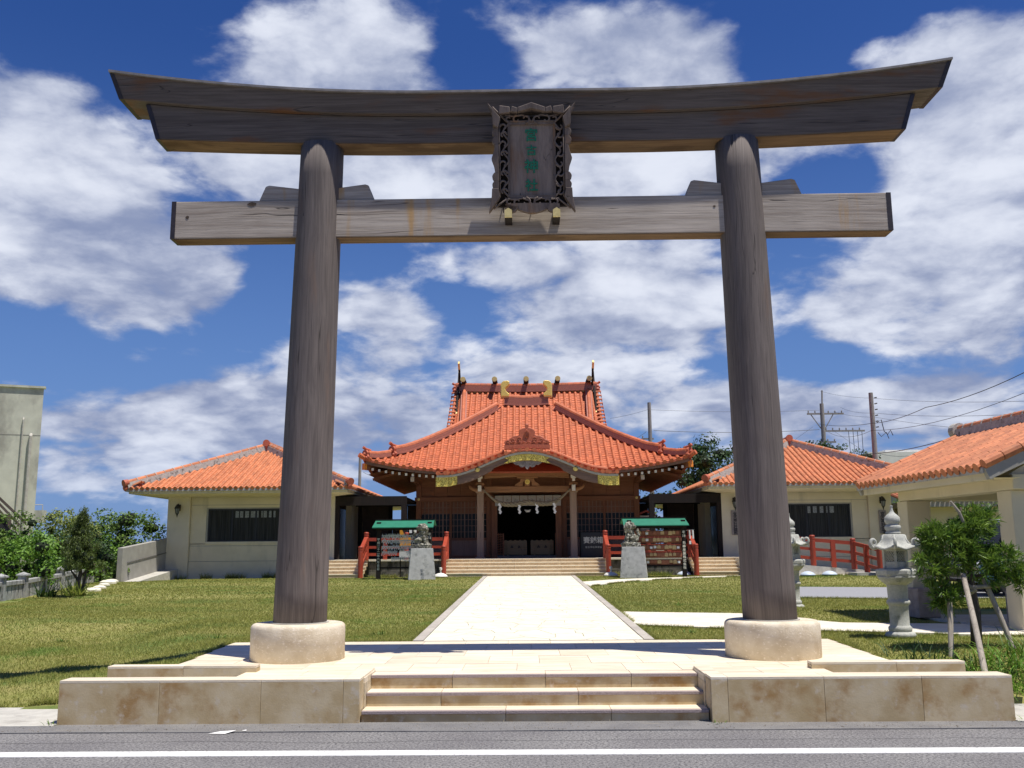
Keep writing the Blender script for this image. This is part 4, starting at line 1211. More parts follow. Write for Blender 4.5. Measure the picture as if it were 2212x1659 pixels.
g.prism([(-1.75, 4.42)]+[(-1.75+3.39*i/n, 4.42+.07*sin(pi*i/n)) for i in range(1, n)]+[(1.64, 4.42), (1.64, 4.66)]+[(1.64-3.39*i/n, 4.66+.10*sin(pi*i/n)) for i in range(1, n)]+[(-1.75, 4.66)], 'y', PY-.16, PY+.10)
g.build('rainbow_beam', HALLB, hall, bevel=.02)
g = MB()
g.prism([(XC-.50, 4.125), (XC-.46, 4.2), (XC-.30, 4.30), (XC-.26, 4.42), (XC+.26, 4.42), (XC+.30, 4.30), (XC+.46, 4.2), (XC+.50, 4.125), (XC+.18, 4.125), (XC+.16, 4.30), (XC-.16, 4.30), (XC-.18, 4.125)], 'y', PY-.12, PY+.02)
g.build('frog_leg_strut', HALLB, hall, bevel=.015)
MB().box(XC-.10, XC+.10, PY-.16, PY+.04, 4.12, 4.45).build('centre_strut', HALLB, hall, bevel=.02)
MB().box(XC-.42, XC+.42, PY-.16, PY-.0, 4.42, 4.50).build('bearing_block', HALLB, hall, bevel=.02)
o = MB().tube([(XC, PY-.185, 4.27), (XC, PY-.161, 4.27)], .098, 22).build('gilt_crest', GOLD, hall)
g = MB()
for k in range(3):   # threefold comma crest in relief
    a0 = k*2*pi/3
    pts = [(XC+(.025+.045*i/9)*cos(a0+i*.22), PY-.19, 4.27+(.025+.045*i/9)*sin(a0+i*.22)) for i in range(10)]
    g.tube(pts, [.022-.0018*i for i in range(10)], 6)
g.build('crest_relief', GOLDP, o)
# back panel of the porch gable
g = MB(); n = 40
vs = []; fs = []
for i in range(n+1):
    x = XC-3.3+6.6*i/n; vs += [(x, 38.10, 4.45), (x, 38.10, kz(x)-.06)]
for i in range(n): fs.append((2*i, 2*i+2, 2*i+3, 2*i+1))
for y in (36.55,):
    pass
g.add(vs, fs); g.build('gable_infill', HALLW, hall)
for x in (-3.1, -2.5, 2.4, 3.0):
    MB().box(XC+x-.05, XC+x+.05, KY+.2, 37.6, kz(XC+x)-.30, kz(XC+x)-.16).build('gable_purlin', HALLW, hall)
# ------------------------------------------------------------ platform, body
plat = empty('hall_platform', (0, 37, .65), kind='structure')
MB().box(-8.15, 8.10, 37.55, 50.5, .1, 1.255).build('platform_core', WALLG, plat)
PF = mat('platform_floor', (.66,.60,.48), (.56,.50,.40), 8, .7, .1, rnd=.05)
for i in range(16):
    for j in range(3):
        MB().box(-8.15+i*1.0157+.003, -8.15+(i+1)*1.0157-.003, 37.38+j*.72+.003, 37.38+(j+1)*.72-.003, 1.256, 1.29+rnd.uniform(-.001, .001)).build('floor_slab', PF, plat)
RETW = mat('old_retaining_wall', (.20,.185,.155), (.14,.13,.11), 6, .95, .5, 40, stain=(.04,.042,.035), stain_scale=4, stain_lo=.48, stain_hi=.64, stain_stretch=(1,1,.5), rnd=.1)
def retaining(x0, x1):
    n = max(1, int((x1-x0)/1.0))
    MB().box(x0, x1, 37.12, 37.54, .2, 1.23).build('wall_core', JOINT, plat)
    for i in range(n):
        for j in range(2):
            a = x0+(x1-x0)*i/n; b = x0+(x1-x0)*(i+1)/n; z0 = .45+j*.39
            MB().box(a+.004, b-.004, 37.08, 37.119, z0+.004, z0+.386).build('wall_stone', RETW, plat)
    MB().box(x0, x1, 37.02, 37.54, 1.232, 1.292).build('coping', PALE, plat)
retaining(-6.15, -3.28); retaining(3.05, 6.05)
STEPM = mat('hall_step_stone', (.62,.48,.30), (.50,.37,.22), 5, .8, .3, 60, rnd=.06, stain=(.28,.17,.08), stain_scale=22, stain_lo=.60, stain_hi=.68)
STEPT = mat('hall_step_tread', (.80,.72,.56), (.72,.63,.47), 8, .7)
def flight(x0, x1, name):
    st = empty(name, ((x0+x1)/2, 36, .65), kind='structure')
    for k in range(5):
        y = 36.0+.30*k; z0 = .65+.128*k if k else .5; z1 = .65+.128*(k+1)
        n = max(1, int(round((x1-x0)/.95)))
        for i in range(n):
            a = x0+(x1-x0)*i/n; b = x0+(x1-x0)*(i+1)/n
            MB().box(a+.002, b-.002, y+.015, y+.34 if k < 4 else y+.18, z0, z1-.026).build('riser_stone', STEPM, st)
        MB().box(x0, x1, y, y+.32 if k < 4 else y+.18, z1-.025, z1).build('tread_slab', STEPT, st)
    return st
flight(-3.22, 3.0, 'hall_steps'); flight(-8.2, -6.22, 'side_steps'); flight(6.12, 8.1, 'side_steps')

WY = 39.55
DZF = 1.29
def hpost(x, w=.20, top=5.0, y=WY, m=HALLWZ):
    return MB().box(x-w/2, x+w/2, y-w/2, y+w/2, DZF, top).build('wall_post', m, hall, bevel=.015)
for x in (-4.52, -1.62, 1.46, 4.46): hpost(x, .22)
for x in (-3.2, 3.13): hpost(x, .10, 3.62, WY+.02)
for x0, x1 in ((-4.42, -1.73), (1.57, 4.36)):
    # lower plank wall, each plank a piece
    n = 9
    for i in range(n):
        a = x0+(x1-x0)*i/n; b = x0+(x1-x0)*(i+1)/n
        MB().box(a+.003, b-.003, WY-.02, WY+.02, DZF+.12, 2.02+.0).build('wall_plank', LATW, hall)
    MB().box(x0, x1, WY-.07, WY+.07, DZF, DZF+.12).build('ground_sill', HALLW, hall)
    MB().box(x0, x1, WY-.07, WY+.07, 2.02, 2.12).build('window_sill', HALLW, hall)
    # lattice window
    w = MB().box(x0, x1, WY+.045, WY+.055, 2.12, 3.60).build('window_glass', GLASSD, hall)
    nx = 18; 
    for i in range(1, nx):
        x = x0+(x1-x0)*i/nx; ww = .012 if i % 6 else .022
        MB().box(x-ww, x+ww, WY+.0, WY+.03, 2.12, 3.60).build('lattice_bar', LATW, w)
    for k in range(1, 6):
        z = 2.12+1.48*k/6
        MB().box(x0, x1, WY+.008, WY+.038, z-.010, z+.010).build('lattice_bar', LATW, w)
    MB().box(x0, x1, WY+.031, WY+.044, 3.12, 3.60).build('shutter_panel', HALLW, hall)
    MB().box(x0, x1, WY-.09, WY+.09, 3.60, 3.80).build('lintel_rail', HALLW, hall, bevel=.01)
    for i in range(5):
        a = x0+(x1-x0)*i/5; b = x0+(x1-x0)*(i+1)/5
        MB().box(a+.004, b-.004, WY-.02, WY+.02, 3.80, 4.42).build('wall_plank', HALLW, hall)
    MB().box(x0, x1, WY-.08, WY+.08, 4.42, 4.62).build('wall_plate', HALLW, hall, bevel=.01)
    MB().box(x0, x1, WY-.02, WY+.02, 4.62, 5.4).build('upper_wall', HALLW, hall)
for x in (-4.52, 4.46):
    MB().tube([(x, WY-.135, 3.70), (x, WY-.111, 3.70)], .055, 14).build('gilt_stud', GOLD, hall)
MB().box(-4.68, 4.62, WY-.13, WY-.112, 3.62, 3.78).build('nailing_rail', HALLW, hall)
MB().box(-1.51, 1.35, WY-.08, WY+.08, 3.62, 3.86).build('door_lintel', HALLW, hall)
MB().box(-1.51, 1.35, WY-.02, WY+.02, 3.86, 5.3).build('upper_wall', HALLW, hall)
for x0, x1 in ((-1.51, -1.28), (1.12, 1.35)):
    MB().box(x0, x1, WY-.05, WY+.05, DZF, 3.62).build('door_jamb', LATW, hall)
    w = MB().box(x0-.0, x1+.0, WY-.30, WY-.26, DZF+.0, 3.60).build('folded_door', HALLWZ, hall)
# dark interior
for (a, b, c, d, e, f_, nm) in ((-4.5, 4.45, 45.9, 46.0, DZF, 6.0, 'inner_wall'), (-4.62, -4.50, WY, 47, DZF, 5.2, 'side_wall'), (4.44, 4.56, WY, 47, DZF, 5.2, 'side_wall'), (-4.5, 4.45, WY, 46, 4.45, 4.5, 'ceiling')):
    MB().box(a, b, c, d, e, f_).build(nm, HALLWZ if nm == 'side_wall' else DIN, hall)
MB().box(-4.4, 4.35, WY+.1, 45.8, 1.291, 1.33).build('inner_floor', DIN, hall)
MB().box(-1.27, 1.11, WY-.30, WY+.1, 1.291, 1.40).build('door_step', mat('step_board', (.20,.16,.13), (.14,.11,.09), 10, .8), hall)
# eaves: rafters with white ends, fascia, soffit
for s in (-1, 1):
    for k in range(14):
        x = XC+s*(2.62+.262*k)
        if abs(x-XC) > 6.15: continue
        zl = corner(abs(x-XC)/XE)
        y0, y1 = 37.02, 39.6
        a = Vector((x, y0, 4.38+zl*.80)); b = Vector((x, y1, 5.05+zl*.12))
        o = MB().bar(a, b, .085, .10).build('rafter', HALLW, hall)
        d = (b-a).normalized(); MB().bar(a-d*.014, a-d*.001, .087, .10).build('white_cap', WHITE, o)
    # corner hip rafter with orange metal tip
    a = Vector((XC+s*6.30, 36.98, 4.86)); b = Vector((XC+s*4.6, 39.0, 4.75)); d = (b-a).normalized()
    o = MB().bar(a, b, .17, .24).build('corner_rafter', HALLW, hall)
    MB().bar(a-d*.10, a-d*.001, .175, .245).build('orange_tip', mat('orange_metal_tip', (.85,.32,.04), (.75,.26,.03), 10, .4), o)
    # side rafters
    for k in range(24):
        y = 37.9+.42*k
        if y > 47.6: continue
        MB().bar((XC+s*6.15, y, 4.42), (XC+s*4.5, y, 4.85), .085, .10).build('rafter', HALLW, hall)
    def fas(f):
        x = XC+s*(3.35+(6.28-3.35)*f); return (x, 36.90, 4.50+corner(abs(x-XC)/XE)*.92)
    sweep([fas(i/10) for i in range(11)], [(-.05, -.04), (.05, -.04), (.05, .08), (-.05, .08)][::-1]).build('eave_fascia', HAFU, hall)
    sweep([(XC+s*6.22, y, 4.50+corner(abs((y-42.5)/5.7))*.92) for y in np.linspace(37.0, 48, 12)], [(-.05, -.04), (.05, -.04), (.05, .08), (-.05, .08)][::-1]).build('eave_fascia', HAFU, hall)
    # eave board (soffit)
    vs = []; fs = []
    for i in range(13):
        x = XC+s*(2.0+(6.2-2.0)*i/12); zl = corner(abs(x-XC)/XE)
        vs += [(x, 36.95, 4.50+zl*.85), (x, 39.6, 5.18+zl*.12)]
    for i in range(12): fs.append((2*i, 2*i+2, 2*i+3, 2*i+1))
    MB().add(vs, fs).build('soffit_board', HALLW, hall)
    vs = [(XC+s*6.2, 37, 4.55), (XC+s*6.2, 48, 4.55), (XC+s*4.5, 48, 5.0), (XC+s*4.5, 37, 5.0)]
    MB().add(vs, [(0, 1, 2, 3)]).build('soffit_board', HALLW, hall)
MB().box(-4.5, 4.45, 38.55, 38.75, 4.50, 4.66).build('eave_purlin', HALLW, hall)
for x in (-4.52, 4.46):
    o = MB().box(x-.07, x+.07, 37.2, 39.5, 4.28, 4.46).build('beam_nose', HALLW, hall)
    MB().box(x-.072, x+.072, 37.18, 37.199, 4.28, 4.46).build('pale_cap', mat('pale_tip', (.62,.50,.36), (.55,.44,.30), 9, .6), o)
MB().box(-4.6, 4.54, 46.9, 47.1, .7, 5.4).build('back_wall', HALLWZ, hall)

# ------------------------------------------------------------ things at the doorway
curt = empty('crest_curtain', (XC, 38.9, 3.3), 'pale divided curtain with dark round crests hung across the hall doorway', 'curtain')
CL = mat('curtain_cloth', (.52,.47,.40), (.46,.41,.35), 12, .9)
CR = mat('crest_ink', (.05,.04,.05), (.03,.03,.03), 9, .8)
for k in range(8):
    x = -1.36+.337*k
    MB().box(x+.012, x+.325, 38.92, 38.93, 3.38, 3.80).build('curtain_panel', CL, curt)
    if 0 < k:
        g = MB()
        for i in range(3):
            a0 = i*2*pi/3+.5
            g.tube([(x+.168+(.02+.07*j/8)*cos(a0+j*.26), 38.912, 3.60+(.02+.07*j/8)*sin(a0+j*.26)) for j in range(9)], [.034-.003*j for j in range(9)], 6, squash=.2)
        g.build('round_crest', CR, curt)
MB().tube([(-1.42, 38.925, 3.82), (1.35, 38.925, 3.82)], .02, 8).build('curtain_rod', DARKW, curt)
rope = empty('sacred_rope', (XC, 37.7, 3.9), 'twisted straw rope slung between the porch posts with zigzag paper streamers', 'sacred rope')
ctrl = [(-1.78, 37.6, 3.98), (-1.42, 37.62, 3.62), (-1.05, 37.62, 3.34), (-.6, 37.62, 3.22), (0, 37.62, 3.19), (.5, 37.62, 3.22), (.95, 37.62, 3.34), (1.32, 37.62, 3.62), (1.66, 37.6, 3.98)]
ctrl = [(a, b, c+.27*max(0, 1-abs(a)/1.5)) for a, b, c in ctrl]
cp = smooth_path(ctrl, 96)
for ph in range(3):
    pts = []; rs = []
    for i, p in enumerate(cp):
        f = abs(2*i/(len(cp)-1)-1); r = .012+.060*max(0, 1-f**2.2)
        a = i*.55+ph*2*pi/3; pts.append((p.x, p.y+cos(a)*r*.8, p.z+sin(a)*r*.8)); rs.append(r*.75)
    MB().tube(pts, rs, 7).build('rope_strand', ROPE, rope, smooth=True)
for x, z in ((-1.12, 3.44), (-.36, 3.44), (.33, 3.44), (1.02, 3.44)):
    g = MB(); zz = z-.02; xx = x
    for k in range(4):
        d = .05 if k % 2 else -.03
        g.cbox((xx+d*.5, 37.54+.004*k, zz-.05), (.085, .004, .115), Matrix.Rotation((.5 if k % 2 else -.5), 3, 'Y')); zz -= .10; xx += d*.4
    g.build('paper_streamer', PAPER, rope)
MB().tube([(XC-.12, 38.4, 3.20), (XC-.04, 38.38, 3.15), (XC+.06, 38.38, 3.15), (XC+.12, 38.4, 3.21)], [.02, .05, .05, .015], 8).build('white_hanging_ornament', PAPER, None, smooth=True, label='small white curved ornament hanging in the dark doorway below the sacred rope', cat='ornament')
for k, x0 in enumerate((-1.05, .06)):
    bx = empty('offering_box', (x0+.48, 40.6, 1.33), ('left' if k == 0 else 'right')+' one of two plain wooden offering boxes inside the hall doorway', 'offering box', 'pair of offering boxes in the doorway')
    MB().box(x0+.02, x0+.98, 40.3, 40.9, 1.42, 2.00).build('box_body', BOXW, bx, bevel=.01)
    for i in range(5): MB().box(x0+.05+i*.2, x0+.13+i*.2, 40.32, 40.88, 2.001, 2.03).build('top_slat', BOXW, bx)
    for i in range(2):
        g = MB(); 
        for q in range(3):
            a0 = q*2.1; g.tube([(x0+.35+.30*i+(.01+.045*j/6)*cos(a0+j*.35), 40.292, 1.74+(.01+.045*j/6)*sin(a0+j*.35)) for j in range(7)], .014, 5)
        g.build('box_crest', CR, bx)
        MB().box(x0+.15+.62*i, x0+.21+.62*i, 40.22, 40.28, 1.34, 1.86).build('box_leg', BOXW, bx)
def lattice_screen(x0, x1, y, z0, z1, label):
    e = empty('lattice_screen', ((x0+x1)/2, y, z0), label, 'screen', 'orange lattice screens at the doorway')
    SC = mat('screen_timber', (.42,.16,.07), (.30,.10,.045), 12, .7)
    for x in (x0, x1): MB().box(x-.025, x+.025, y-.03, y+.03, z0, z1).build('screen_post', SC, e)
    for z in (z0+.12, z1-.05): MB().box(x0, x1, y-.02, y+.02, z-.02, z+.02).build('screen_rail', SC, e)
    n = 6
    for i in range(1, n): MB().box(x0+(x1-x0)*i/n-.012, x0+(x1-x0)*i/n+.012, y-.01, y+.01, z0+.12, z1+.02).build('screen_slat', SC, e)
    for k in range(1, 8):
        z = z0+.12+(z1-z0-.17)*k/8
        MB().bar((x0, y-.013, z-.04), (x1, y-.013, z+.04), .012, .018).build('screen_slat', SC, e)
lattice_screen(-1.78+.35, -.72-.32, 39.9, 1.33, 2.30, 'orange lattice screen left of the offering boxes')
lattice_screen(1.02+.10, 1.62+.02, 39.9, 1.33, 2.30, 'orange lattice screen right of the offering boxes')
sg = empty('offertory_sign', (2.55, 38.2, 1.29), 'black board lettered in white for the offertory box, right of the porch', 'sign board')
MB().box(2.06, 3.18, 38.15, 38.20, 1.32, 2.28).build('board', BLACK, sg)
MB().box(2.03, 3.21, 38.201, 38.24, 1.295, 2.31).build('board_frame', DARKW, sg)
SGW = mat('sign_lettering', (.74,.72,.60), (.66,.63,.50), 8, .6)
text_mesh('lettering', '賽銭箱', .27, SGW, sg, (2.56, 38.146, 1.96), depth=.003, offset=.004)
text_mesh('lettering', '宮古神社奉賛会', .085, SGW, sg, (2.56, 38.146, 1.70), depth=.003, gap=1.25)

# the hall (modelled on a 35.6 m base line) stands a little deeper and larger
HK = 1.036
for nm in ('worship_hall', 'crest_curtain', 'sacred_rope', 'offering_box', 'lattice_screen', 'offertory_sign', 'white_hanging_ornament'):
    for o in [x for x in bpy.data.objects if x.parent is None and x.name.split('.')[0] == nm]:
        o.location = (o.location.x*HK + .003, o.location.y*HK, 1.65+(o.location.z-1.65)*HK)
        o.scale = (HK, HK, HK)
# ================================================================ red railings on the platform
def rail_post(p, x, y, z0, z1, r=.085, par=None):
    g = MB(); g.lathe([(r, z0), (r, z1-.20), (r*.86, z1-.19), (r*.86, z1-.16), (r, z1-.155), (r, z1-.10), (r*.86, z1-.095), (r*.86, z1-.07), (r*.98, z1-.06), (r*.98, z1-.03), (r*.80, z1), (.01, z1+.006)], (x, y, 0), 16)
    o = g.build('rail_post', RED, par, smooth=False); 
    return o
def railing(label, xa, xb, mids):
    e = empty('red_railing', ((xa+xb)/2, 37, .7), label, 'railing')
    for x in (xa, xb):
        rail_post(e, x, 35.98, .60, 1.80, .095, e)
        rail_post(e, x, 37.22, 1.28, 2.34, .095, e)
        MB().bar((x, 36.02, 1.62), (x, 37.2, 2.10), .15, .15).build('top_rail', RED, e, bevel=.01)
        MB().bar((x, 36.05, 1.30), (x, 37.2, 1.80), .07, .12).build('rail', RED, e)
        MB().bar((x, 36.05, 1.02), (x, 37.2, 1.54), .07, .12).build('rail', RED, e)
    for x, tall in mids:
        if tall: rail_post(e, x, 37.24, 1.29, 2.32, .09, e)
        else: MB().box(x-.075, x+.075, 37.19, 37.29, 1.29, 2.04).build('rail_post', RED, e)
    for z, h in ((2.06, .13), (1.76, .10), (1.49, .11)):
        MB().box(min(xa, xb), max(xa, xb), 37.21, 37.28, z-h/2, z+h/2).build('rail', RED, e)
    return e
railing('red railing left of the hall steps, behind the rack of tied fortune papers', -6.28, -3.18, [(-4.72, True), (-5.55, False)])
railing('red railing right of the hall steps, behind the wooden votive plaques', 2.95, 6.20, [(4.60, True), (5.4, False)])
rr = empty('red_railing', (11, 34.5, .7), 'red railing along the ramp before the right office', 'railing')
pts = [(8.3, 35.15, 1.26, 2.28, True), (10.22, 34.95, .98, 2.07, True), (11.62, 34.80, .86, 1.94, True), (12.02, 33.35, .62, 1.70, True)]
for (x, y, z0, z1, t) in pts: rail_post(rr, x, y, z0, z1, .10, rr)
for (a, b) in zip(pts[:-1], pts[1:]):
    m = [(a[i]+b[i])/2 for i in range(4)]
    MB().box(m[0]-.08, m[0]+.08, m[1]-.06, m[1]+.06, m[2], m[3]-.14).build('rail_post', RED, rr)
    for dz, h in ((-.17, .13), (-.50, .10), (-.82, .11)):
        MB().bar((a[0], a[1], a[3]+dz), (b[0], b[1], b[3]+dz), .07, h).build('rail', RED, rr)
rp = empty('office_ramp', (10, 35.5, .6), kind='structure')
g = MB(); g.prism([(7.9, .4), (7.9, 1.24), (10.2, .98), (11.9, .84), (12.4, .68), (12.4, .4)], 'y', 34.85, 38.3); g.build('ramp_body', CONC, rp)
MB().box(11.3, 12.5, 33.6, 34.84, .4, .76).build('ramp_landing', CONC, rp)

# ================================================================ office wings (mirror images)
def office(s, label):
    X = lambda v: XC + s*v
    def bx(mb, a, b, *r):
        return mb.box(min(X(a), X(b)), max(X(a), X(b)), *r)
    o = empty('office_wing', (X(10.6), 36.8, .6), label, 'building')
    XI, XO = 6.60, 14.98; YF, YK = 35.35, 52.0; XR = 10.95; YA = 39.9; ZEV = 3.98; ZR = 5.86
    # roof faces ------------------------------------------------
    def zt(t): return ZEV+(ZR-ZEV)*(.93*t+.07*t*t)
    def front(x, t): return (x, YF+(YA-YF)*t, zt(t))
    def tmf(x):
        v = (x-XC)*s
        return min(1.0, (v-XI)/(XR-XI) if v < XR else (XO-v)/(XO-XR))
    roof = Roof(o, TILEO); pit = .206
    cols = [X(XI+.12+pit*k) for k in range(int((XO-XI-.2)/pit)+1)]
    if s < 0: cols = cols[::-1]
    tile_face(roof, front, cols, tmf, pit, .34, r=.066, panL=.34, pansag=.02)
    def side(inner):
        xe = XI if inner else XO
        def f(y, t): return (X(xe+(XR-xe)*t), y, zt(t))
        return f
    def tms(y): return min(1.0, (y-YF)/(YA-YF), (YK-y)/(YA-YF))
    for inner in (True, False):
        yc = [YF+.12+pit*k for k in range(int((YK-YF-.2)/pit)+1)]
        flip = (s > 0) == inner
        tile_face(roof, side(inner), yc[::-1] if flip else yc, tms, pit, .60, r=.066, panL=.60, n=4, hid=0 if inner else 60)
        surf_grid('roof_board', side(inner), YF, YK, 0, 1, 30, 3, PLAS, o, dz=-.02, thick=.09, tl=tms)
    surf_grid('roof_board', front, min(X(XI), X(XO)), max(X(XI), X(XO)), 0, 1, 30, 3, PLAS, o, dz=-.02, thick=.09, tl=tmf)
    surf_grid('roof_board', lambda x, t: (x, YK-(YA-YF)*t, zt(t)), min(X(XI), X(XO)), max(X(XI), X(XO)), 0, 1, 30, 3, TILEO, o, thick=.09, tl=tmf)
    roof.finish({'cover_tile': 298, 'pan_tile': 298, 'eave_tile': 120})
    # ridges: plaster bodies with clay rolls
    def pridge(a, b, end=True):
        a = Vector(a); b = Vector(b)
        sweep([a, b], [(-.13, -.04), (.13, -.04), (.11, .20), (-.11, .20)][::-1]).build('ridge_plaster', PLAS, o)
        rp_ = resample([a+Vector((0, 0, .20)), b+Vector((0, 0, .20))], .38)
        for p, q in zip(rp_[:-1], rp_[1:]):
            MB().tube([p, p+(q-p)*.93], [.105, .10], 10).build('ridge_tile', TILEO, o)
            MB().tube([p+(q-p)*.93, q], [.112, .112], 10).build('plaster_collar', PLAS, o)
        if end:
            d = (a-b).normalized()
            g = MB(); g.tube([a+Vector((0, 0, .20))-d*.02, a+Vector((0, 0, .21))+d*.16], [.13, .145], 14); g.tube([a+Vector((0, 0, .02)), a+d*.12+Vector((0, 0, .0))], .09, 12); g.build('ridge_end_tile', TILED, o)
    pridge((X(XO-.05), YF+.05, ZEV+.02), (X(XR), YA, ZR)); pridge((X(XI+.05), YF+.05, ZEV+.02), (X(XR), YA, ZR))
    pridge((X(XR), YA-.1, ZR+.06), (X(XR), YK-(YA-YF), ZR+.06))
    # eaves: fascia and sloping soffit
    EV = WALLC
    g = MB(); bx(g, XI+.10, XO-.10, YF+.10, YF+.17, ZEV-.19, ZEV-.045); g.build('eave_fascia', EV, o)
    g = MB(); bx(g, XI+.10, XI+.17, YF+.17, YK-.2, ZEV-.19, ZEV-.045); g.build('eave_fascia', EV, o)
    g = MB(); bx(g, XO-.17, XO-.10, YF+.17, YK-.2, ZEV-.19, ZEV-.045); g.build('eave_fascia', EV, o)
    g = MB()
    vs = [(X(XI+.12), YF+.12, ZEV-.19), (X(XO-.12), YF+.12, ZEV-.19), (X(13.9), 36.75, 3.72), (X(7.35), 36.75, 3.72), (X(XI+.12), YK-.2, ZEV-.19), (X(XO-.12), YK-.2, ZEV-.19), (X(13.9), 51, 3.72), (X(7.35), 51, 3.72)]
    g.add(vs, [(0, 1, 2, 3), (0, 3, 7, 4), (1, 5, 6, 2)]); g.build('soffit', EV, o)
    # walls ------------------------------------------------------
    WF = 36.85
    wa, wb = 8.32, 12.92     # recessed bay between the piers
    g = MB(); bx(g, 13.0, 13.86, WF-.13, WF+.3, .5, 3.76); g.build('wall_pier', WALLC, o, bevel=.01)
    g = MB(); bx(g, 7.40, 8.22, WF-.13, WF+.3, 1.2 if True else .5, 3.76); g.build('wall_pier', WALLC, o, bevel=.01)
    win = (9.86, 12.33, 2.02, 3.27) if s > 0 else (8.62, 12.33, 2.02, 3.27)
    x0, x1, z0, z1 = win
    # wall panels with grooves between them
    def panel(a, b, c, d, name='wall_panel', y=WF, m=WALLC):
        g = MB(); bx(g, a+.008, b-.008, y, y+.12, c+.008, d-.008); return g.build(name, m, o)
    g = MB(); bx(g, 8.22, 13.0, WF+.02, WF+.25, .5, z0); bx(g, 8.22, 13.0, WF+.02, WF+.25, z1, 3.76); bx(g, 8.22, x0, WF+.02, WF+.25, z0, z1); bx(g, x1, 13.0, WF+.02, WF+.25, z0, z1); g.build('wall_core', WALLG, o)
    panel(8.22, 13.0, 3.42, 3.76); panel(8.22, 13.0, 1.86, z0-.06) if z0-.06 > 1.9 else None
    panel(8.22, 13.0, 1.28, 1.86); panel(8.22, 13.0, .50, 1.28, y=WF-.03)
    panel(8.22, x0-.06, z0-.10, 3.42); panel(x1+.06, 13.0, z0-.10, 3.42); panel(x0-.06, x1+.06, z1+.04, 3.42)
    g = MB(); bx(g, x0-.06, x1+.06, WF-.02, WF+.14, z0-.10, z0); g.build('window_ledge', WALLC, o, bevel=.01)
    # window
    g = MB(); bx(g, x0, x1, WF+.03, WF+.09, z1-.05, z1+.0); bx(g, x0, x1, WF+.03, WF+.09, z0, z0+.05); bx(g, x0, x0+.05, WF+.03, WF+.09, z0, z1); bx(g, x1-.05, x1, WF+.03, WF+.09, z0, z1)
    wf = g.build('window_frame', BLACK, o)
    n = 3 if s > 0 else 4
    for k in range(1, n):
        x = x0+(x1-x0)*k/n; g = MB(); bx(g, x-.03, x+.03, WF+.035, WF+.085, z0+.05, z1-.05); g.build('mullion', BLACK, wf)
    for k in range(n):
        a = x0+.05+(x1-x0-.1)*k/n; b = x0+.05+(x1-x0-.1)*(k+1)/n; g = MB(); bx(g, a, b, WF+.06, WF+.066, z0+.05, z1-.05); g.build('pane', GLASSD, wf)
    CURT = mat('window_curtain', (.030,.032,.033), (.006,.007,.008), 14, .85, stretch=(3, 1, .05), lo=.4, hi=.6)
    g = MB(); bx(g, x0+.02, x1-.02, WF+.02, WF+.026, z0+.06, z1-.06)
    g2 = MB()
    nn = 60
    for i in range(nn+1):
        xx = x0+.05+(x1-x0-.1)*i/nn; yy = WF+.055+.004*sin(i*1.9)
        g2.v += [(X(xx), yy, z0+.05), (X(xx), yy, z1-.05)]
    g2.f = [(2*i, 2*i+2, 2*i+3, 2*i+1) for i in range(nn)]
    g2.build('curtain', CURT, wf)
    # white slips showing at the top of the window
    rr_ = random.Random(4+s)
    SLIP = mat('pale_slip', (.30,.32,.33), (.12,.13,.14), 24, .7)
    xx = x0+(x1-x0)*(.34 if s > 0 else .30)
    for k in range(9 if s < 0 else 5):
        w_ = rr_.uniform(.05, .17); g = MB(); bx(g, xx, xx+w_, WF+.044, WF+.047, z1-.34, z1-.09); g.build('paper_slip', SLIP, wf); xx += w_+rr_.uniform(.03, .12)
    # side and rear walls
    g = MB(); bx(g, 13.62, 13.86, WF+.3, 51, .3, 3.76); g.build('side_wall', WALLC, o)
    g = MB(); bx(g, 7.40, 7.62, WF+3.3, 51, .6, 3.76); g.build('side_wall', WALLC, o)
    g = MB(); bx(g, 7.40, 13.86, 50.8, 51, .3, 3.76); g.build('rear_wall', WALLC, o)
    g = MB(); bx(g, 7.45, 8.2, WF+.3, WF+.36, 1.29, 3.7); bx(g, 7.62, 7.68, WF+.36, WF+3.3, 1.29, 3.7); g.build('entrance_wall', mat('entrance_wall_brown', (.07,.05,.036), (.045,.032,.024), 4, .9), o)
    # entrance door recess facing the courtyard
    g = MB(); bx(g, 7.50, 7.61, WF+.9, WF+2.6, 1.29, 3.3); g.build('entrance_door', GLASSD, o)
    return o
office(-1, 'cream office wing with orange tiled hip roof, left of the hall')
office(1, 'cream office wing with orange tiled hip roof, right of the hall behind the stone lanterns')

# dark timber galleries joining hall and offices
def gallery(s, label):
    X = lambda v: XC + s*v
    o = empty('covered_gallery', (X(6), 39, 1.29), label, 'gallery')
    def bx(name, a, b, y0, y1, z0, z1, m=DARKW):
        return MB().box(min(X(a), X(b)), max(X(a), X(b)), y0, y1, z0, z1).build(name, m, o)
    bx('roof_beam', 4.84, 7.9, 38.2, 38.35, 3.42, 3.78); bx('roof_deck', 4.84, 7.9, 38.35, 42.5, 3.62, 3.74); bx('rear_beam', 4.84, 7.6, 42.35, 42.5, 3.56, 3.61)
    for x in (7.62, 4.95): bx('gallery_post', x-.10, x+.10, 38.2, 38.4, 1.29, 3.42)
    for x in (5.40, 6.05, 7.4): bx('gallery_post', x-.09, x+.09, 42.3, 42.34, 1.29, 3.56)
    GP = mat('gallery_panel', (.060,.038,.028), (.040,.026,.020), 6, .8)
    bx('rear_panel', 6.14, 7.31, 42.37, 42.42, 1.29, 3.6, GP)
    if s < 0: bx('rear_panel', 5.49, 5.96, 42.37, 42.42, 1.29, 2.90, GP)
    bx('rear_panel', 4.84, 5.31, 42.37, 42.42, 1.29, 3.6, GP)
    bx('gallery_floor', 4.65, 7.4, 38.2, 42.5, 1.291, 1.31, GP)
    return o
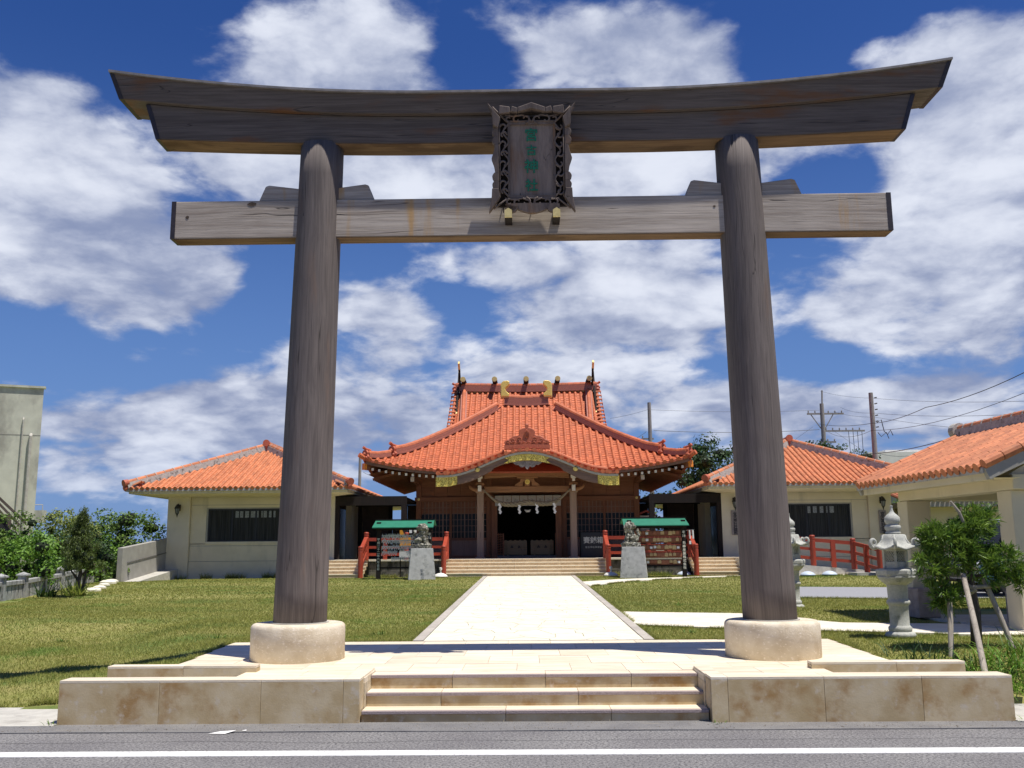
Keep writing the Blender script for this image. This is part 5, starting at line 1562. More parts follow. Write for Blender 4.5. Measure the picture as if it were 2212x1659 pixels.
gallery(-1, 'dark timber covered gallery between the hall and the left office')
gallery(1, 'dark timber covered gallery between the hall and the right office')
kg = empty('notice_case', (5.25, 41, 1.3), 'small notice case with a red gabled top, above the right green rack roof', 'notice case')
g = MB(); g.box(4.72, 5.32, 41.0, 41.1, 2.0, 3.02); g.build('case_board', mat('case_cream', (.62,.52,.42), (.56,.47,.38), 8, .7), kg)
g = MB(); g.prism([(4.62, 3.0), (5.02, 3.17), (5.42, 3.0), (5.42, 3.08), (5.02, 3.25), (4.62, 3.08)], 'y', 40.9, 41.2); g.build('case_roof', RED, kg)
for x in (4.70, 5.34): MB().box(x-.03, x+.03, 40.97, 41.1, 1.3, 3.02).build('case_post', RED, kg)

# ramp parapet left of the left office
pr = empty('ramp_parapet', (-14.5, 36, .6), 'grey concrete ramp parapet sloping up at the left end of the left office', 'wall')
MB().add([(-14.62, 34.1, .3), (-14.42, 34.1, .3), (-14.42, 39.5, .3), (-14.62, 39.5, .3), (-14.62, 34.1, 1.80), (-14.42, 34.1, 1.80), (-14.42, 39.5, 2.28), (-14.62, 39.5, 2.28)],
         [(0,3,2,1),(4,5,6,7),(0,1,5,4),(1,2,6,5),(2,3,7,6),(3,0,4,7)]).build('parapet_wall', WALLG, pr, bevel=.01)
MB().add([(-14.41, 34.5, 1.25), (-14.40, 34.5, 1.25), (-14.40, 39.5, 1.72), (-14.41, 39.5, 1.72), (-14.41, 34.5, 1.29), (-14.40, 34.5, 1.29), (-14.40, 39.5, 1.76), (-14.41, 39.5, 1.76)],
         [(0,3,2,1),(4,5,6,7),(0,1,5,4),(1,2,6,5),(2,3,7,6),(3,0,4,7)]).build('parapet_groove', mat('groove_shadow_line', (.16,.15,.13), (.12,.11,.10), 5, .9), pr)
MB().add([(-14.42, 34.3, .3), (-13.9, 34.3, .3), (-13.9, 39.5, .3), (-14.42, 39.5, .3), (-14.42, 34.3, .62), (-13.9, 34.3, .62), (-13.9, 39.5, 1.1), (-14.42, 39.5, 1.1)],
         [(0,3,2,1),(4,5,6,7),(0,1,5,4),(1,2,6,5),(2,3,7,6),(3,0,4,7)]).build('ramp_floor', CONC, pr)

# wall lamps and name boards
def wall_lamp(x, y, z, label):
    e = empty('wall_lamp', (x, y, z), label, 'wall lamp', 'lantern lamps on the office piers')
    g = MB(); g.tube([(x, y+.05, z+.02), (x, y-.06, z+.18), (x, y-.16, z+.16), (x, y-.17, z+.08)], .018, 6); g.box(x-.05, x+.05, y+.03, y+.06, z-.08, z+.16); g.build('lamp_arm', BLACK, e)
    g = MB(); g.lathe([(.02, .16), (.06, .12), (.115, .02), (.12, .0), (.105, -.01)], (x, y-.17, z), 8); g.build('lamp_cap', BLACK, e)
    g = MB(); g.lathe([(.09, -.01), (.055, -.20), (.02, -.22)], (x, y-.17, z), 6); g.build('lamp_glass', mat('lamp_glass', (.22,.23,.22), (.12,.13,.12), 9, .15), e)
    g = MB(); g.lathe([(.06, -.19), (.03, -.25), (.008, -.34)], (x, y-.17, z), 8)
    for k in range(6):
        a = k*pi/3; g.bar((x+.094*cos(a), y-.17+.094*sin(a), z-.0), (x+.058*cos(a), y-.17+.058*sin(a), z-.2), .012, .012)
    g.build('lamp_cage', BLACK, e)
wall_lamp(-13.42, 36.62, 3.28, 'black wall lantern on the left office, above the lawn')
wall_lamp(7.84, 36.62, 3.36, 'black wall lantern just left of the right torii pillar')
wall_lamp(13.42, 36.62, 3.34, 'black wall lantern at the far right end of the right office')
def name_board(x, y, z0, z1, txt, label):
    e = empty('name_board', (x, y, z0), label, 'name board')
    MB().box(x-.145, x+.145, y-.05, y-.015, z0, z1).build('board', wood('name_board_timber', (.36,.31,.28), (.25,.21,.19), 'z', 26), e, bevel=.01)
    n = len(txt); h = (z1-z0)/n*.92
    for i, c in enumerate(txt):
        text_mesh('character', c, .17 if n < 7 else .155, CR, e, (x, y-.053, z1-.09-h*(i+.45)), depth=.003, offset=.004)
name_board(7.86, 36.72, 2.12, 3.03, '宮古神社社務所', 'vertical timber name board under the lamp left of the right torii pillar')
name_board(13.45, 36.72, 2.12, 3.0, '宮古神社会館', 'vertical timber name board near the far right corner of the right office')
MB().box(-9.62, -9.56, 36.66, 36.72, .60, .95).build('white_standpipe', WHITE, None, label='thin white pipe stub at the foot of the left office wall', cat='pipe')

# ================================================================ racks
def rack(x0, x1, y, label, roof_x, z_lo, z_hi, left_txt, right_txt, skew):
    e = empty('paper_rack' if left_txt[0] == 'L' else 'votive_rack', ((x0+x1)/2, y, .66), label, 'rack')
    for x in (x0, x1):
        MB().box(x-.075, x+.075, y-.07, y+.07, .55, z_hi-.05).build('rack_post', DARKW, e)
    rx0, rx1 = roof_x
    g = MB(); a = [(rx0, y-.35, z_lo), (rx1, y-.35, z_lo), (rx1-skew[1], y+.22, z_hi+.02), (rx0+skew[0], y+.22, z_hi+.02)]
    vs = a+[(p[0], p[1], p[2]-.03) for p in a]
    g.add(vs, [(0,1,2,3),(7,6,5,4),(4,5,1,0),(5,6,2,1),(6,7,3,2),(7,4,0,3)]); g.build('roof_sheet', GREEN, e)
    b = [(rx0+skew[0]-.03, y+.23, z_hi+.03), (rx1-skew[1]+.03, y+.23, z_hi+.03), (rx1+.02, y+.62, z_lo+.1), (rx0-.02, y+.62, z_lo+.1)]
    vs = b+[(p[0], p[1], p[2]-.03) for p in b]
    MB().add(vs, [(0,1,2,3),(7,6,5,4),(4,5,1,0),(5,6,2,1),(6,7,3,2),(7,4,0,3)]).build('roof_sheet', GREEN, e)
    MB().box(rx0+.06, rx1-.06, y-.04, y+.04, z_lo-.10, z_lo+.0).build('head_beam', DARKW, e)
    MB().box(rx0-.0, rx1+.0, y+.18, y+.26, z_hi+.035, z_hi+.06).build('ridge_cap', DARKW, e)
    MB().box(x0, x1, y-.03, y+.03, 1.00, 1.05).build('lower_rail', DARKW, e)
    for i, c in enumerate(left_txt[1:]):
        text_mesh('character', c, .105, SGW, e, (x0, y-.075, 2.02-.115*i), depth=.002, offset=.002)
    for i, c in enumerate(right_txt):
        if c != ' ': text_mesh('character', c, .115, SGW, e, (x1, y-.075, 2.20-.125*i), depth=.002, offset=.002)
    return e
RY = 34.75
ra = rack(-5.42, -3.58, RY, 'green roofed rack of tied white fortune papers left of the path', (-5.62, -3.42), 2.46, 2.70, 'L平成二十二年六月吉日', '奉納 八千代産業', (.05, .02))
rr2 = random.Random(11)
for z in (2.16, 1.98, 1.77, 1.575, 1.36):
    xs0 = -5.30 if z > 1.4 else -4.95
    MB().tube([(-5.36, RY, z+.02), (-3.64, RY, z+.02)], .006, 5).build('wire', WIRE, ra)
    x = xs0
    while x < -3.68:
        if z == 1.575 and -4.75 < x < -4.40: x += .05; continue
        g = MB(); l = rr2.uniform(.07, .16); a = rr2.uniform(-.45, .45)
        g.cbox((x, RY-.012, z-l*.4), (.022, .012, l), Matrix.Rotation(a, 3, 'Y'))
        g.cbox((x+.01, RY-.015, z+.01), (.04, .02, .035), Matrix.Rotation(rr2.uniform(-.8, .8), 3, 'Y'))
        if rr2.random() < .5: g.cbox((x+.015, RY-.02, z+.045), (.015, .008, .06), Matrix.Rotation(rr2.uniform(-.7, .7), 3, 'Y'))
        g.build('tied_paper', PAPERG, ra)
        x += rr2.uniform(.030, .044)
ORB = mat('orange_notice', (.75,.33,.03), (.68,.28,.02), 8, .6)
nb = empty('box_stand', (-4.55, 36.4, .66), 'orange notice and white box behind the hanging fortune papers', 'notice board')
MB().box(-4.88, -4.46, 36.38, 36.42, 1.78, 2.12).build('notice', ORB, nb)
MB().add([(-4.88, 36.36, 2.22), (-4.70, 36.36, 2.22), (-4.82, 36.36, 2.46), (-4.88, 36.36, 2.44)], [(0, 1, 2, 3)]).build('folded_flap', ORB, nb)
MB().box(-4.88, -4.46, 36.30, 36.5, 1.38, 1.62).build('white_box', PAPERG, nb)
for x in (-4.85, -4.49): MB().box(x-.02, x+.02, 36.40, 36.44, .6, 2.3).build('stand_post', DARKW, nb)
for i, x in enumerate((-4.47, -4.30)): MB().box(x-.05, x+.05, 36.38, 36.40, 2.28, 2.44).build('small_card', PAPER, nb)
rb = rack(3.62, 5.56, RY, 'green roofed rack hung with wooden votive plaques, right of the path', (3.38, 5.72), 2.46, 2.70, 'R平成二十二年六月吉日', '奉納 先嶋産業株式会社', (.02, .06))
EMA = [mat('votive_wood_light', (.60,.42,.20), (.50,.33,.15), 14, .7, rnd=.15), mat('votive_wood_red', (.33,.12,.06), (.25,.085,.045), 14, .7, rnd=.2)]
for ri, z in enumerate((2.17, 1.93, 1.67, 1.40, 1.15)):
    MB().tube([(3.68, RY, z+.13), (5.50, RY, z+.13)], .008, 5).build('wire', WIRE, rb)
    x = 3.84
    while x < 5.48:
        li = rr2.random() < (.62 if ri in (0, 2) else .42)
        w_ = rr2.uniform(.105, .15); h = w_*rr2.uniform(.7, 1.0); tz = z+.06-h/2
        g = MB(); yy = RY-.03-rr2.uniform(0, .03)
        g.prism([(x-w_/2, tz-h/2), (x+w_/2, tz-h/2), (x+w_/2, tz+h/2), (x, tz+h/2+.025), (x-w_/2, tz+h/2)], 'y', yy-.008, yy)
        g.box(x-.003, x+.003, yy-.004, yy, tz+h/2+.01, z+.135)
        g.build('votive_plaque', EMA[0] if li else EMA[1], rb)
        if rr2.random() < .16: MB().box(x-.05, x+.04, yy-.012, yy-.009, tz-.05, tz+.03).build('white_label', PAPER, rb)
        x += .135+rr2.uniform(-.005, .01)
    MB().box(3.70, 5.48, RY+.03, RY+.05, z-.10, z+.10).build('back_slat', EMA[1], rb)
uh = empty('umbrella_holder', (5.9, 36.9, 1.3), 'pair of white rolled papers hanging right of the votive rack', 'paper rolls')
for dx, l in ((0, .30), (.12, .30)): MB().tube([(5.82+dx, 35.0, 2.28), (5.83+dx, 35.0, 2.28-l)], .03, 8).build('paper_roll', PAPER, uh)
MB().bar((5.70, 35.0, 2.27), (6.0, 35.0, 2.30), .01, .012).build('hook', STEELG, uh)
MB().box(5.80, 5.87, 34.98, 35.02, 1.78, 1.90).build('paper_tag', PAPER, uh)

# ================================================================ guardian lions on concrete pedestals
def pedestal(x, y, rz, label, side):
    e = empty('pedestal', (x, y, .55), label, 'pedestal', rz=0)
    R = Matrix.Rotation(rz, 3, 'Z')
    hw, hd, tw, td = .48, .45, .385, .36
    vs = []
    for z, w_, d in ((.55, hw, hd), (1.70, tw, td)):
        for a, b in ((-1,-1),(1,-1),(1,1),(-1,1)):
            v = R@Vector((a*w_, b*d, 0)); vs.append((x+v.x, y+v.y, z))
    MB().add(vs, [(0,3,2,1),(4,5,6,7),(0,1,5,4),(1,2,6,5),(2,3,7,6),(3,0,4,7)]).build('pedestal_block', PEDM, e, bevel=.012, seg=2)
    return e
pedestal(-3.80, 34.15, radians(8), 'concrete pedestal with a faint incised inscription under the left lion', -1)
p2 = pedestal(3.68, 34.15, radians(-8), 'blotchy concrete pedestal under the right lion, in front of the votive rack', 1)
def lion(x, y, face, label, name='guardian_lion'):
    """seated stone lion dog; body one remeshed skin. face = +1 looks to the right"""
    f = face
    g = MB()
    def B(a, b, c, r): g.ball((f*a, b, c), r, 12, 8)
    g.box(-.30, .30, -.24, .24, 0, .14)
    # haunch, chest, mane, head
    B(-.10, 0, .27, (.20, .19, .17)); B(.02, 0, .40, (.17, .16, .22)); B(.06, 0, .56, (.17, .17, .17)); B(.05, -.02, .70, (.185, .18, .17))
    B(.14, -.05, .68, (.12, .13, .10)); B(.19, -.07, .635, (.075, .09, .055)); B(.17, -.06, .575, (.07, .085, .03))
    B(.10, -.11, .78, (.05, .05, .045)); B(.0, .13, .80, (.04, .05, .05)); B(.0, -.13, .80, (.04, .05, .05))
    for k in range(7):
        a = k*.9; B(-.07+.05*sin(a*2), .14*cos(a), .60+.03*k, (.07, .07, .07))
    g.tube([(f*.10, -.10, .42), (f*.16, -.12, .28), (f*.17, -.12, .16)], [.07, .058, .05], 8); B(.20, -.12, .165, (.08, .055, .04))
    g.tube([(f*.10, .10, .42), (f*.15, .12, .28), (f*.16, .12, .16)], [.07, .058, .05], 8); B(.19, .12, .165, (.08, .055, .04))
    g.tube([(f*-.10, -.13, .33), (f*.0, -.17, .27), (f*-.06, -.17, .16)], [.10, .075, .05], 8); B(.02, -.17, .165, (.09, .05, .035))
    g.tube([(f*-.10, .13, .33), (f*.0, .17, .27), (f*-.06, .17, .16)], [.10, .075, .05], 8)
    g.tube([(f*-.24, 0, .26), (f*-.30, .0, .40), (f*-.25, 0, .54), (f*-.29, 0, .62)], [.05, .07, .06, .03], 8)
    o = g.build(name, LIONM, None, label=label, cat='guardian lion')
    md = o.modifiers.new('fuse', 'REMESH'); md.mode = 'VOXEL'; md.voxel_size = .016; md.use_smooth_shade = True
    tx = bpy.data.textures.new('chisel', 'CLOUDS'); tx.noise_scale = .06; tx.noise_depth = 2
    md = o.modifiers.new('chisel', 'DISPLACE'); md.texture = tx; md.strength = .05; md.mid_level = .5; md.texture_coords = 'LOCAL'
    tx2 = bpy.data.textures.new('curls', 'VORONOI'); tx2.noise_scale = .07
    md = o.modifiers.new('curls', 'DISPLACE'); md.texture = tx2; md.strength = -.03; md.mid_level = .3; md.texture_coords = 'LOCAL'
    o.location = (x, y, 1.70); o.rotation_euler[2] = radians(-12*face); o.scale = (1.0, 1.0, 1.02)
    return o
lion(-3.80, 34.15, 1, 'mossy stone guardian lion on the pedestal left of the path, facing right')
lion(3.60, 34.15, -1, 'dark blotched stone guardian lion on the pedestal right of the path')
# faint incised inscription on the left pedestal
INK = mat('incised_stone', (.30,.31,.29), (.24,.25,.23), 20, .9)
pe = [o for o in bpy.data.objects if o.name == 'pedestal'][0]
for i, c in enumerate('御即位記念'):
    t_ = text_mesh('incised_character', c, .11, INK, pe, (-3.62+.012*i, 33.64-.006*i+.0, 1.42-.13*i), rot=(radians(90-5), 0, radians(8)), depth=.002)

# low white ground lamps
def ground_lamp(x, y, label, knob=True, m=BLUEP):
    z = height(x, y)
    e = empty('ground_lamp', (x, y, z), label, 'ground lamp', 'white ground lamps by the hall')
    MB().lathe([(.27, 0), (.26, .03), (.20, .09), (.10, .13), (.04, .14)], (x, y, z+.02), 20).build('lamp_shade', m, e, smooth=True)
    if knob: MB().lathe([(.03, .10), (.03, .24), (.055, .25), (.055, .32), (.02, .34)], (x, y, z+.02), 12).build('lamp_knob', m, e)
ground_lamp(-3.25, 35.55, 'white domed ground lamp beside the left lion pedestal', True, WHITE)
ground_lamp(2.98, 35.45, 'white domed ground lamp between the hall steps and the right pedestal', True, WHITE)
ground_lamp(5.78, 36.3, 'white domed ground lamp right of the votive rack', True)
ground_lamp(9.80, 34.3, 'low domed ground lamp near the far stone lantern, at the foot of the ramp railing', False)
ground_lamp(10.55, 34.25, 'low domed ground lamp under the middle of the ramp railing', False)

# the two wings and what hangs on them stand deeper too
OK_ = 1.04
for nm in ('office_wing', 'wall_lamp', 'name_board', 'white_standpipe'):
    for o in [x for x in bpy.data.objects if x.parent is None and x.name.split('.')[0] == nm]:
        o.location = (o.location.x*OK_ + .003, o.location.y*OK_, 1.65+(o.location.z-1.65)*OK_)
        o.scale = (OK_, OK_, OK_)
# ================================================================ purification pavilion at the right
PR = Matrix.Rotation(radians(5.2), 4, 'Z')
PAVO = Vector((6.59, 14.1, 0))
pav = empty('wash_pavilion', (8, 16, .4), 'cream pavilion with orange tiled gable roof, cut off by the right edge', 'pavilion')
def pv(a, b, z):   # a = metres right of the eave line, b = metres back along it
    v = PR @ Vector((a, b, 0)); return (PAVO.x+v.x, PAVO.y+v.y, z)
def pbox(name, a0, a1, b0, b1, z0, z1, m, bevel=0):
    vs = [pv(a, b, z) for z in (z0, z1) for a, b in ((a0, b0), (a1, b0), (a1, b1), (a0, b1))]
    return MB().add(vs, [(0,3,2,1),(4,5,6,7),(0,1,5,4),(1,2,6,5),(2,3,7,6),(3,0,4,7)]).build(name, m, pav, bevel=bevel)
LEN = 4.1; HW = 2.15; RISE = .92; ZP = 2.79
proof = Roof(pav, TILEO)
def pf(b, t): return pv(HW*t, b, ZP+RISE*t)
def pf2(b, t): return pv(2*HW-HW*t, b, ZP+RISE*t)
cols = [.06+.182*k for k in range(23)]
tile_face(proof, pf, cols[::-1], lambda u: 1.0, .182, .30, r=.064, panL=.30, pansag=.02, n=8)
tile_face(proof, pf2, cols, lambda u: 1.0, .182, .30, r=.064, panL=.30, pansag=.02, n=5, hid=20)
proof.finish({'cover_tile': 298, 'pan_tile': 200, 'eave_tile': 60})
surf_grid('roof_board', pf, -.08, LEN+.10, 0, 1, 4, 4, PLAS, pav, dz=-.02, thick=.08)
surf_grid('roof_board', pf2, -.08, LEN+.10, 0, 1, 4, 4, PLAS, pav, dz=-.02, thick=.08)
def bar2(name, p, q, w, h, m): return MB().bar(p, q, w, h).build(name, m, pav)
for b in (-.10, LEN+.06):
    rpz = resample([pf(b, 0), pf(b, .995)], .31)
    for p, q in zip(rpz[:-1], rpz[1:]): MB().tube([p+Vector((0, 0, .03)), p+(q-p)*.97+Vector((0, 0, .03))], [.078, .072], 10).build('verge_tile', TILEO, pav)
    bar2('verge_board', Vector(pf(b+.02, .02))+Vector((0, 0, -.13)), Vector(pf(b+.02, 1.0))+Vector((0, 0, -.13)), .09, .17, WALLG)
    bar2('verge_board', Vector(pf2(b+.02, .02))+Vector((0, 0, -.13)), Vector(pf2(b+.02, 1.0))+Vector((0, 0, -.13)), .09, .17, WALLG)
g = MB()
a = Vector(pv(HW, -.12, ZP+RISE+.02)); b = Vector(pv(HW, LEN+.1, ZP+RISE+.02))
sweep([a, b], [(-.12, -.04), (.12, -.04), (.10, .14), (-.10, .14)][::-1]).build('ridge_plaster', PLAS, pav)
rpz = resample([a+Vector((0, 0, .14)), b+Vector((0, 0, .14))], .30)
for p, q in zip(rpz[:-1], rpz[1:]):
    MB().tube([p, p+(q-p)*.90], [.085, .08], 10).build('ridge_tile', TILEO, pav); MB().tube([p+(q-p)*.9, q], .092, 10).build('plaster_collar', PLAS, pav)
MB().tube([b+Vector((0, 0, .12)), b+(b-a).normalized()*.16+Vector((0, 0, .12))], [.15, .16], 16).build('ridge_end_tile', PLAS, pav)
pbox('eave_fascia', .10, .17, -.05, LEN+.05, 2.60, 2.73, WALLC)
vs = [pv(.17, -.05, 2.63), pv(.17, LEN+.05, 2.63), pv(.60, LEN+.05, 2.63), pv(.60, -.05, 2.63)]
MB().add(vs, [(0, 1, 2, 3)]).build('soffit', WALLC, pav)
pbox('eave_beam', .58, .98, .15, LEN-.35, 2.47, 2.70, WALLC, .01)
pbox('pavilion_pier', .60, 1.05, .25, .62, .30, 2.465, WALLC, .01)
pbox('pavilion_pier', .60, 1.05, LEN-.62, LEN-.25, .30, 2.465, WALLC, .01)
pbox('pavilion_pier', 3.3, 3.75, LEN-.62, LEN-.25, .30, 2.7, WALLC, .01)
pbox('front_wall', 1.051, 3.75, .27, .50, .30, 2.465, WALLG)
pbox('gable_beam', 1.0, 3.75, .25, .52, 2.47, 2.70, WALLC, .01)
pbox('gable_beam', 1.0, 3.75, LEN-.52, LEN-.25, 2.47, 2.70, WALLC, .01)
for b in (.27, LEN-.5):
    vs = [pv(.6, b, 2.70), pv(3.7, b, 2.70), pv(HW, b, ZP+RISE-.15), pv(.6, b+.2, 2.70), pv(3.7, b+.2, 2.70), pv(HW, b+.2, ZP+RISE-.15)]
    MB().add(vs, [(0, 1, 2), (5, 4, 3), (0, 3, 4, 1), (1, 4, 5, 2), (2, 5, 3, 0)]).build('gable_wall', WALLC, pav)
pbox('pavilion_floor', .55, 3.9, -.1, LEN+.1, .25, .425, CONC)
for (a0, a1, b0, b1, z1, nm) in ((1.35, 2.6, 1.3, 1.9, .92, 'water basin'), (.35, .75, 2.85, 3.4, .92, 'stone block')):
    vs = [pv(a, b, z) for z in (.42, z1) for a, b in ((a0, b0), (a1, b0), (a1, b1), (a0, b1))]
    lab = 'pinkish granite water basin inside the pavilion' if nm == 'water basin' else 'pinkish granite block at the foot of the far pavilion pier'
    MB().add(vs, [(0,3,2,1),(4,5,6,7),(0,1,5,4),(1,2,6,5),(2,3,7,6),(3,0,4,7)]).build(nm.replace(' ', '_'), mat('pink_granite', (.36,.30,.27), (.27,.22,.20), 9, .85, .4, 60), None, bevel=.015, label=lab, cat=nm)
MB().lathe([(.10, 0), (.085, .12), (.06, .22), (.11, .30), (.10, .34)], pv(1.6, 1.6, .93), 12).build('pale_jar', BLUEP, None, label='pale blue jar standing on the granite basin in the pavilion', cat='jar')

# ================================================================ stone lanterns
def lantern(loc, rz, label, group):
    e = empty('stone_lantern', (0, 0, 0), label, 'stone lantern', group)
    hexn = lambda r, z0, z1, r2=None, nm='hex', n=6: [(r, z0), (r2 or r, z1)]
    def wob(a, j): return 1+.07*abs(cos(a*6))
    MB().lathe([(.27, 0), (.285, .03), (.26, .07), (.20, .09)], (0, 0, 0), 72, wob=lambda a, j: 1+(.06*abs(cos(a*7)) if j in (1, 2) else 0)).build('lotus_base', LANT, e, smooth=True)
    MB().lathe([(.21, .085), (.225, .11), (.225, .15), (.20, .17), (.185, .19), (.185, .48), (.20, .50), (.225, .52), (.225, .56), (.20, .58), (.19, .60), (.20, .80), (.215, .82)], (0, 0, 0), 32).build('shaft', LANT, e, smooth=True)
    MB().lathe([(.22, .82), (.27, .86), (.345, .93), (.36, .95)], (0, 0, 0), 48, wob=lambda a, j: 1+(.05*abs(cos(a*6)) if j in (1, 2) else 0)).build('lotus_bracket', LANT, e, smooth=True)
    MB().lathe([(.38, .95), (.395, .99), (.395, 1.05), (.36, 1.065), (.26, 1.075)], (0, 0, 0), 6, ang=pi/6).build('platform_slab', LANT, e, bevel=.012)
    # fire box with latticed openings
    g = MB(); 
    R_ = .235
    for k in range(6):
        a = k*pi/3; b = a+pi/3
        p = Vector((R_*cos(a), R_*sin(a), 0)); q = Vector((R_*cos(b), R_*sin(b), 0)); d = (q-p); c = (p+q)/2
        nrm = c.normalized()
        rot = Matrix((d.normalized(), -nrm, Vector((0, 0, 1)))).transposed()
        L_ = d.length
        g.cbox(p*1.0+Vector((0, 0, 1.235)), (.055, .055, .32), Matrix.Rotation(a, 3, 'Z'))
        g.cbox(c*.98+Vector((0, 0, 1.13)), (L_, .04, .11), rot)
        g.cbox(c*.98+Vector((0, 0, 1.37)), (L_, .04, .055), rot)
    g.build('fire_box', LANT, e, bevel=.004)
    g = MB(); g.lathe([(.165, 1.08), (.165, 1.39)], (0, 0, 0), 6); g.build('fire_box_core', DIN, e)
    g = MB()
    for k in range(6):
        a = k*pi/3+pi/6; n_ = Vector((cos(a), sin(a), 0)); t_ = Vector((-sin(a), cos(a), 0)); c = n_*.198
        for i in range(-2, 3):
            for q in (-1, 1):
                p = c+t_*(i*.038-q*.06)+Vector((0, 0, 1.19)); r = c+t_*(i*.038+q*.06)+Vector((0, 0, 1.34))
                # keep the lattice inside its opening
                g.bar(p+(r-p)*.0, p+(r-p)*1.0, .012, .012, up=n_)
    g.build('lattice', LANT, e)
    # roof with six curling horns
    vs = []; prof = [(.0, .0, 1.62), (.21, .0, 1.615), (.235, .0, 1.60), (.25, 0, 1.54), (.29, 0, 1.47), (.38, 0, 1.425), (.44, 0, 1.415), (.44, 0, 1.385), (.30, 0, 1.385)]
    n = 48; g = MB(); vs = []; fs = []
    for j, (r, _, z) in enumerate(prof):
        for k in range(n):
            a = 2*pi*k/n; c6 = cos(6*a); lob = 1+(.06*c6 if 4 <= j else .02*abs(c6)); zz = z+(.022*c6 if j in (5, 6, 7) else 0)
            vs.append((r*lob*cos(a), r*lob*sin(a), zz))
    for j in range(len(prof)-1):
        for k in range(n): fs.append(((j+1)*n+k, (j+1)*n+(k+1) % n, j*n+(k+1) % n, j*n+k))
    fs.append(tuple((len(prof)-1)*n+k for k in range(n))[::-1])
    g.add(vs, fs); g.build('roof_cap', LANT, e, smooth=True)
    for k in range(6):
        a = k*pi/3; g = MB(); pts = []; rs = []
        for i in range(22):
            th = -1.7+i*.33; rr_ = .075*(1-.55*i/22)
            pts.append(((.455+rr_*cos(th))*cos(a), (.455+rr_*cos(th))*sin(a), 1.475+rr_*sin(th))); rs.append(.036-.0008*i)
        g.tube([(.28*cos(a), .28*sin(a), 1.46)]+pts, [.03]+rs, 8); g.build('roof_horn', LANT, e, smooth=True)
    for k in range(6):
        a = k*pi/3; MB().tube([(.22*cos(a), .22*sin(a), 1.60), (.26*cos(a), .26*sin(a), 1.52), (.33*cos(a), .33*sin(a), 1.455), (.42*cos(a), .42*sin(a), 1.44)], [.025, .022, .02, .02], 6).build('roof_rib', LANT, e, smooth=True)
    MB().lathe([(.13, 1.62), (.15, 1.63), (.15, 1.65), (.115, 1.665), (.145, 1.69), (.155, 1.73), (.15, 1.755), (.12, 1.765), (.11, 1.78), (.14, 1.80), (.155, 1.84), (.145, 1.89), (.10, 1.93), (.055, 1.96), (.035, 1.99), (.025, 2.03), (.022, 2.06), (.032, 2.075), (.02, 2.08)], (0, 0, 0), 32, wob=lambda a, j: 1+(.035*abs(cos(a*5)) if j in (4, 5) else 0)).build('jewel_finial', LANT, e, smooth=True)
    e.location = loc; e.rotation_euler[2] = rz
    e.scale = (.70, .70, .88)
    return e
l1 = lantern((5.16, 13.85, .395), radians(12), 'large carved granite lantern standing before the sapling, nearest on the right', 'carved stone lanterns')
l2 = copy_thing(l1, (5.36, 20.0, .42), radians(28), 'granite lantern half hidden behind the right torii pillar', 'carved stone lanterns')
l2.scale = (.73, .73, .92)

# ================================================================ leaves and plants
LEAFM = {}
def leaf_mat(name, c1, c2, c3=None, trans=.25, rough=.55):
    if name in LEAFM: return LEAFM[name]
    m = bpy.data.materials.new(name); m.use_nodes = True
    t = NT(m.node_tree); b = m.node_tree.nodes['Principled BSDF']
    geo = t.new('ShaderNodeNewGeometry')
    at = t.new('ShaderNodeAttribute'); at.attribute_name = 'tint'
    col = t.mix(at.outputs['Fac'], c1, c2)
    if c3: col = t.mix(t.range(t.noise(geo.outputs['Position'], 1.2, 3), .55, .72), col, c3)
    v = t.math('MULTIPLY_ADD', geo.outputs['Random Per Island'], .5, .75)
    n = t.new('ShaderNodeHueSaturation'); t.l.new(col, n.inputs['Color']); t.l.new(v, n.inputs['Value'])
    t.l.new(n.outputs[0], b.inputs['Base Color']); b.inputs['Roughness'].default_value = rough
    b.inputs['Specular IOR Level'].default_value = .4
    tr = t.new('ShaderNodeBsdfTranslucent'); t.l.new(n.outputs[0], tr.inputs['Color'])
    mx = t.new('ShaderNodeMixShader'); mx.inputs[0].default_value = trans
    t.l.new(b.outputs[0], mx.inputs[1]); t.l.new(tr.outputs[0], mx.inputs[2])
    out = [x for x in m.node_tree.nodes if x.type == 'OUTPUT_MATERIAL'][0]; t.l.new(mx.outputs[0], out.inputs[0])
    LEAFM[name] = m; return m
def leaves(name, P, N, size, m, parent, aspect=2.2, tint=None, fold=.0, jitter=.5, updir=None):
    """one bent two-quad leaf per point P facing roughly N"""
    n = len(P)
    N = N/np.maximum(np.linalg.norm(N, axis=1, keepdims=True), 1e-6)
    N = N + rng.normal(0, jitter, (n, 3)); N /= np.linalg.norm(N, axis=1, keepdims=True)
    A = rng.normal(0, 1, (n, 3)) if updir is None else updir
    U = A - N*(A*N).sum(1, keepdims=True); U /= np.maximum(np.linalg.norm(U, axis=1, keepdims=True), 1e-6)
    Wd = np.cross(N, U)
    s = (size*rng.uniform(.6, 1.3, n))[:, None]
    a = P - U*s*.5; b = P + U*s*.5; l = P + Wd*s/aspect*.5 + N*s*fold; r = P - Wd*s/aspect*.5 + N*s*fold
    V = np.stack([a, r, b, l], 1).reshape(-1, 3)
    F = np.arange(4*n).reshape(n, 4)
    tint = rng.uniform(0, 1, n) if tint is None else tint
    return np_mesh(name, V, F, m, parent, attr=np.repeat(tint, 4))
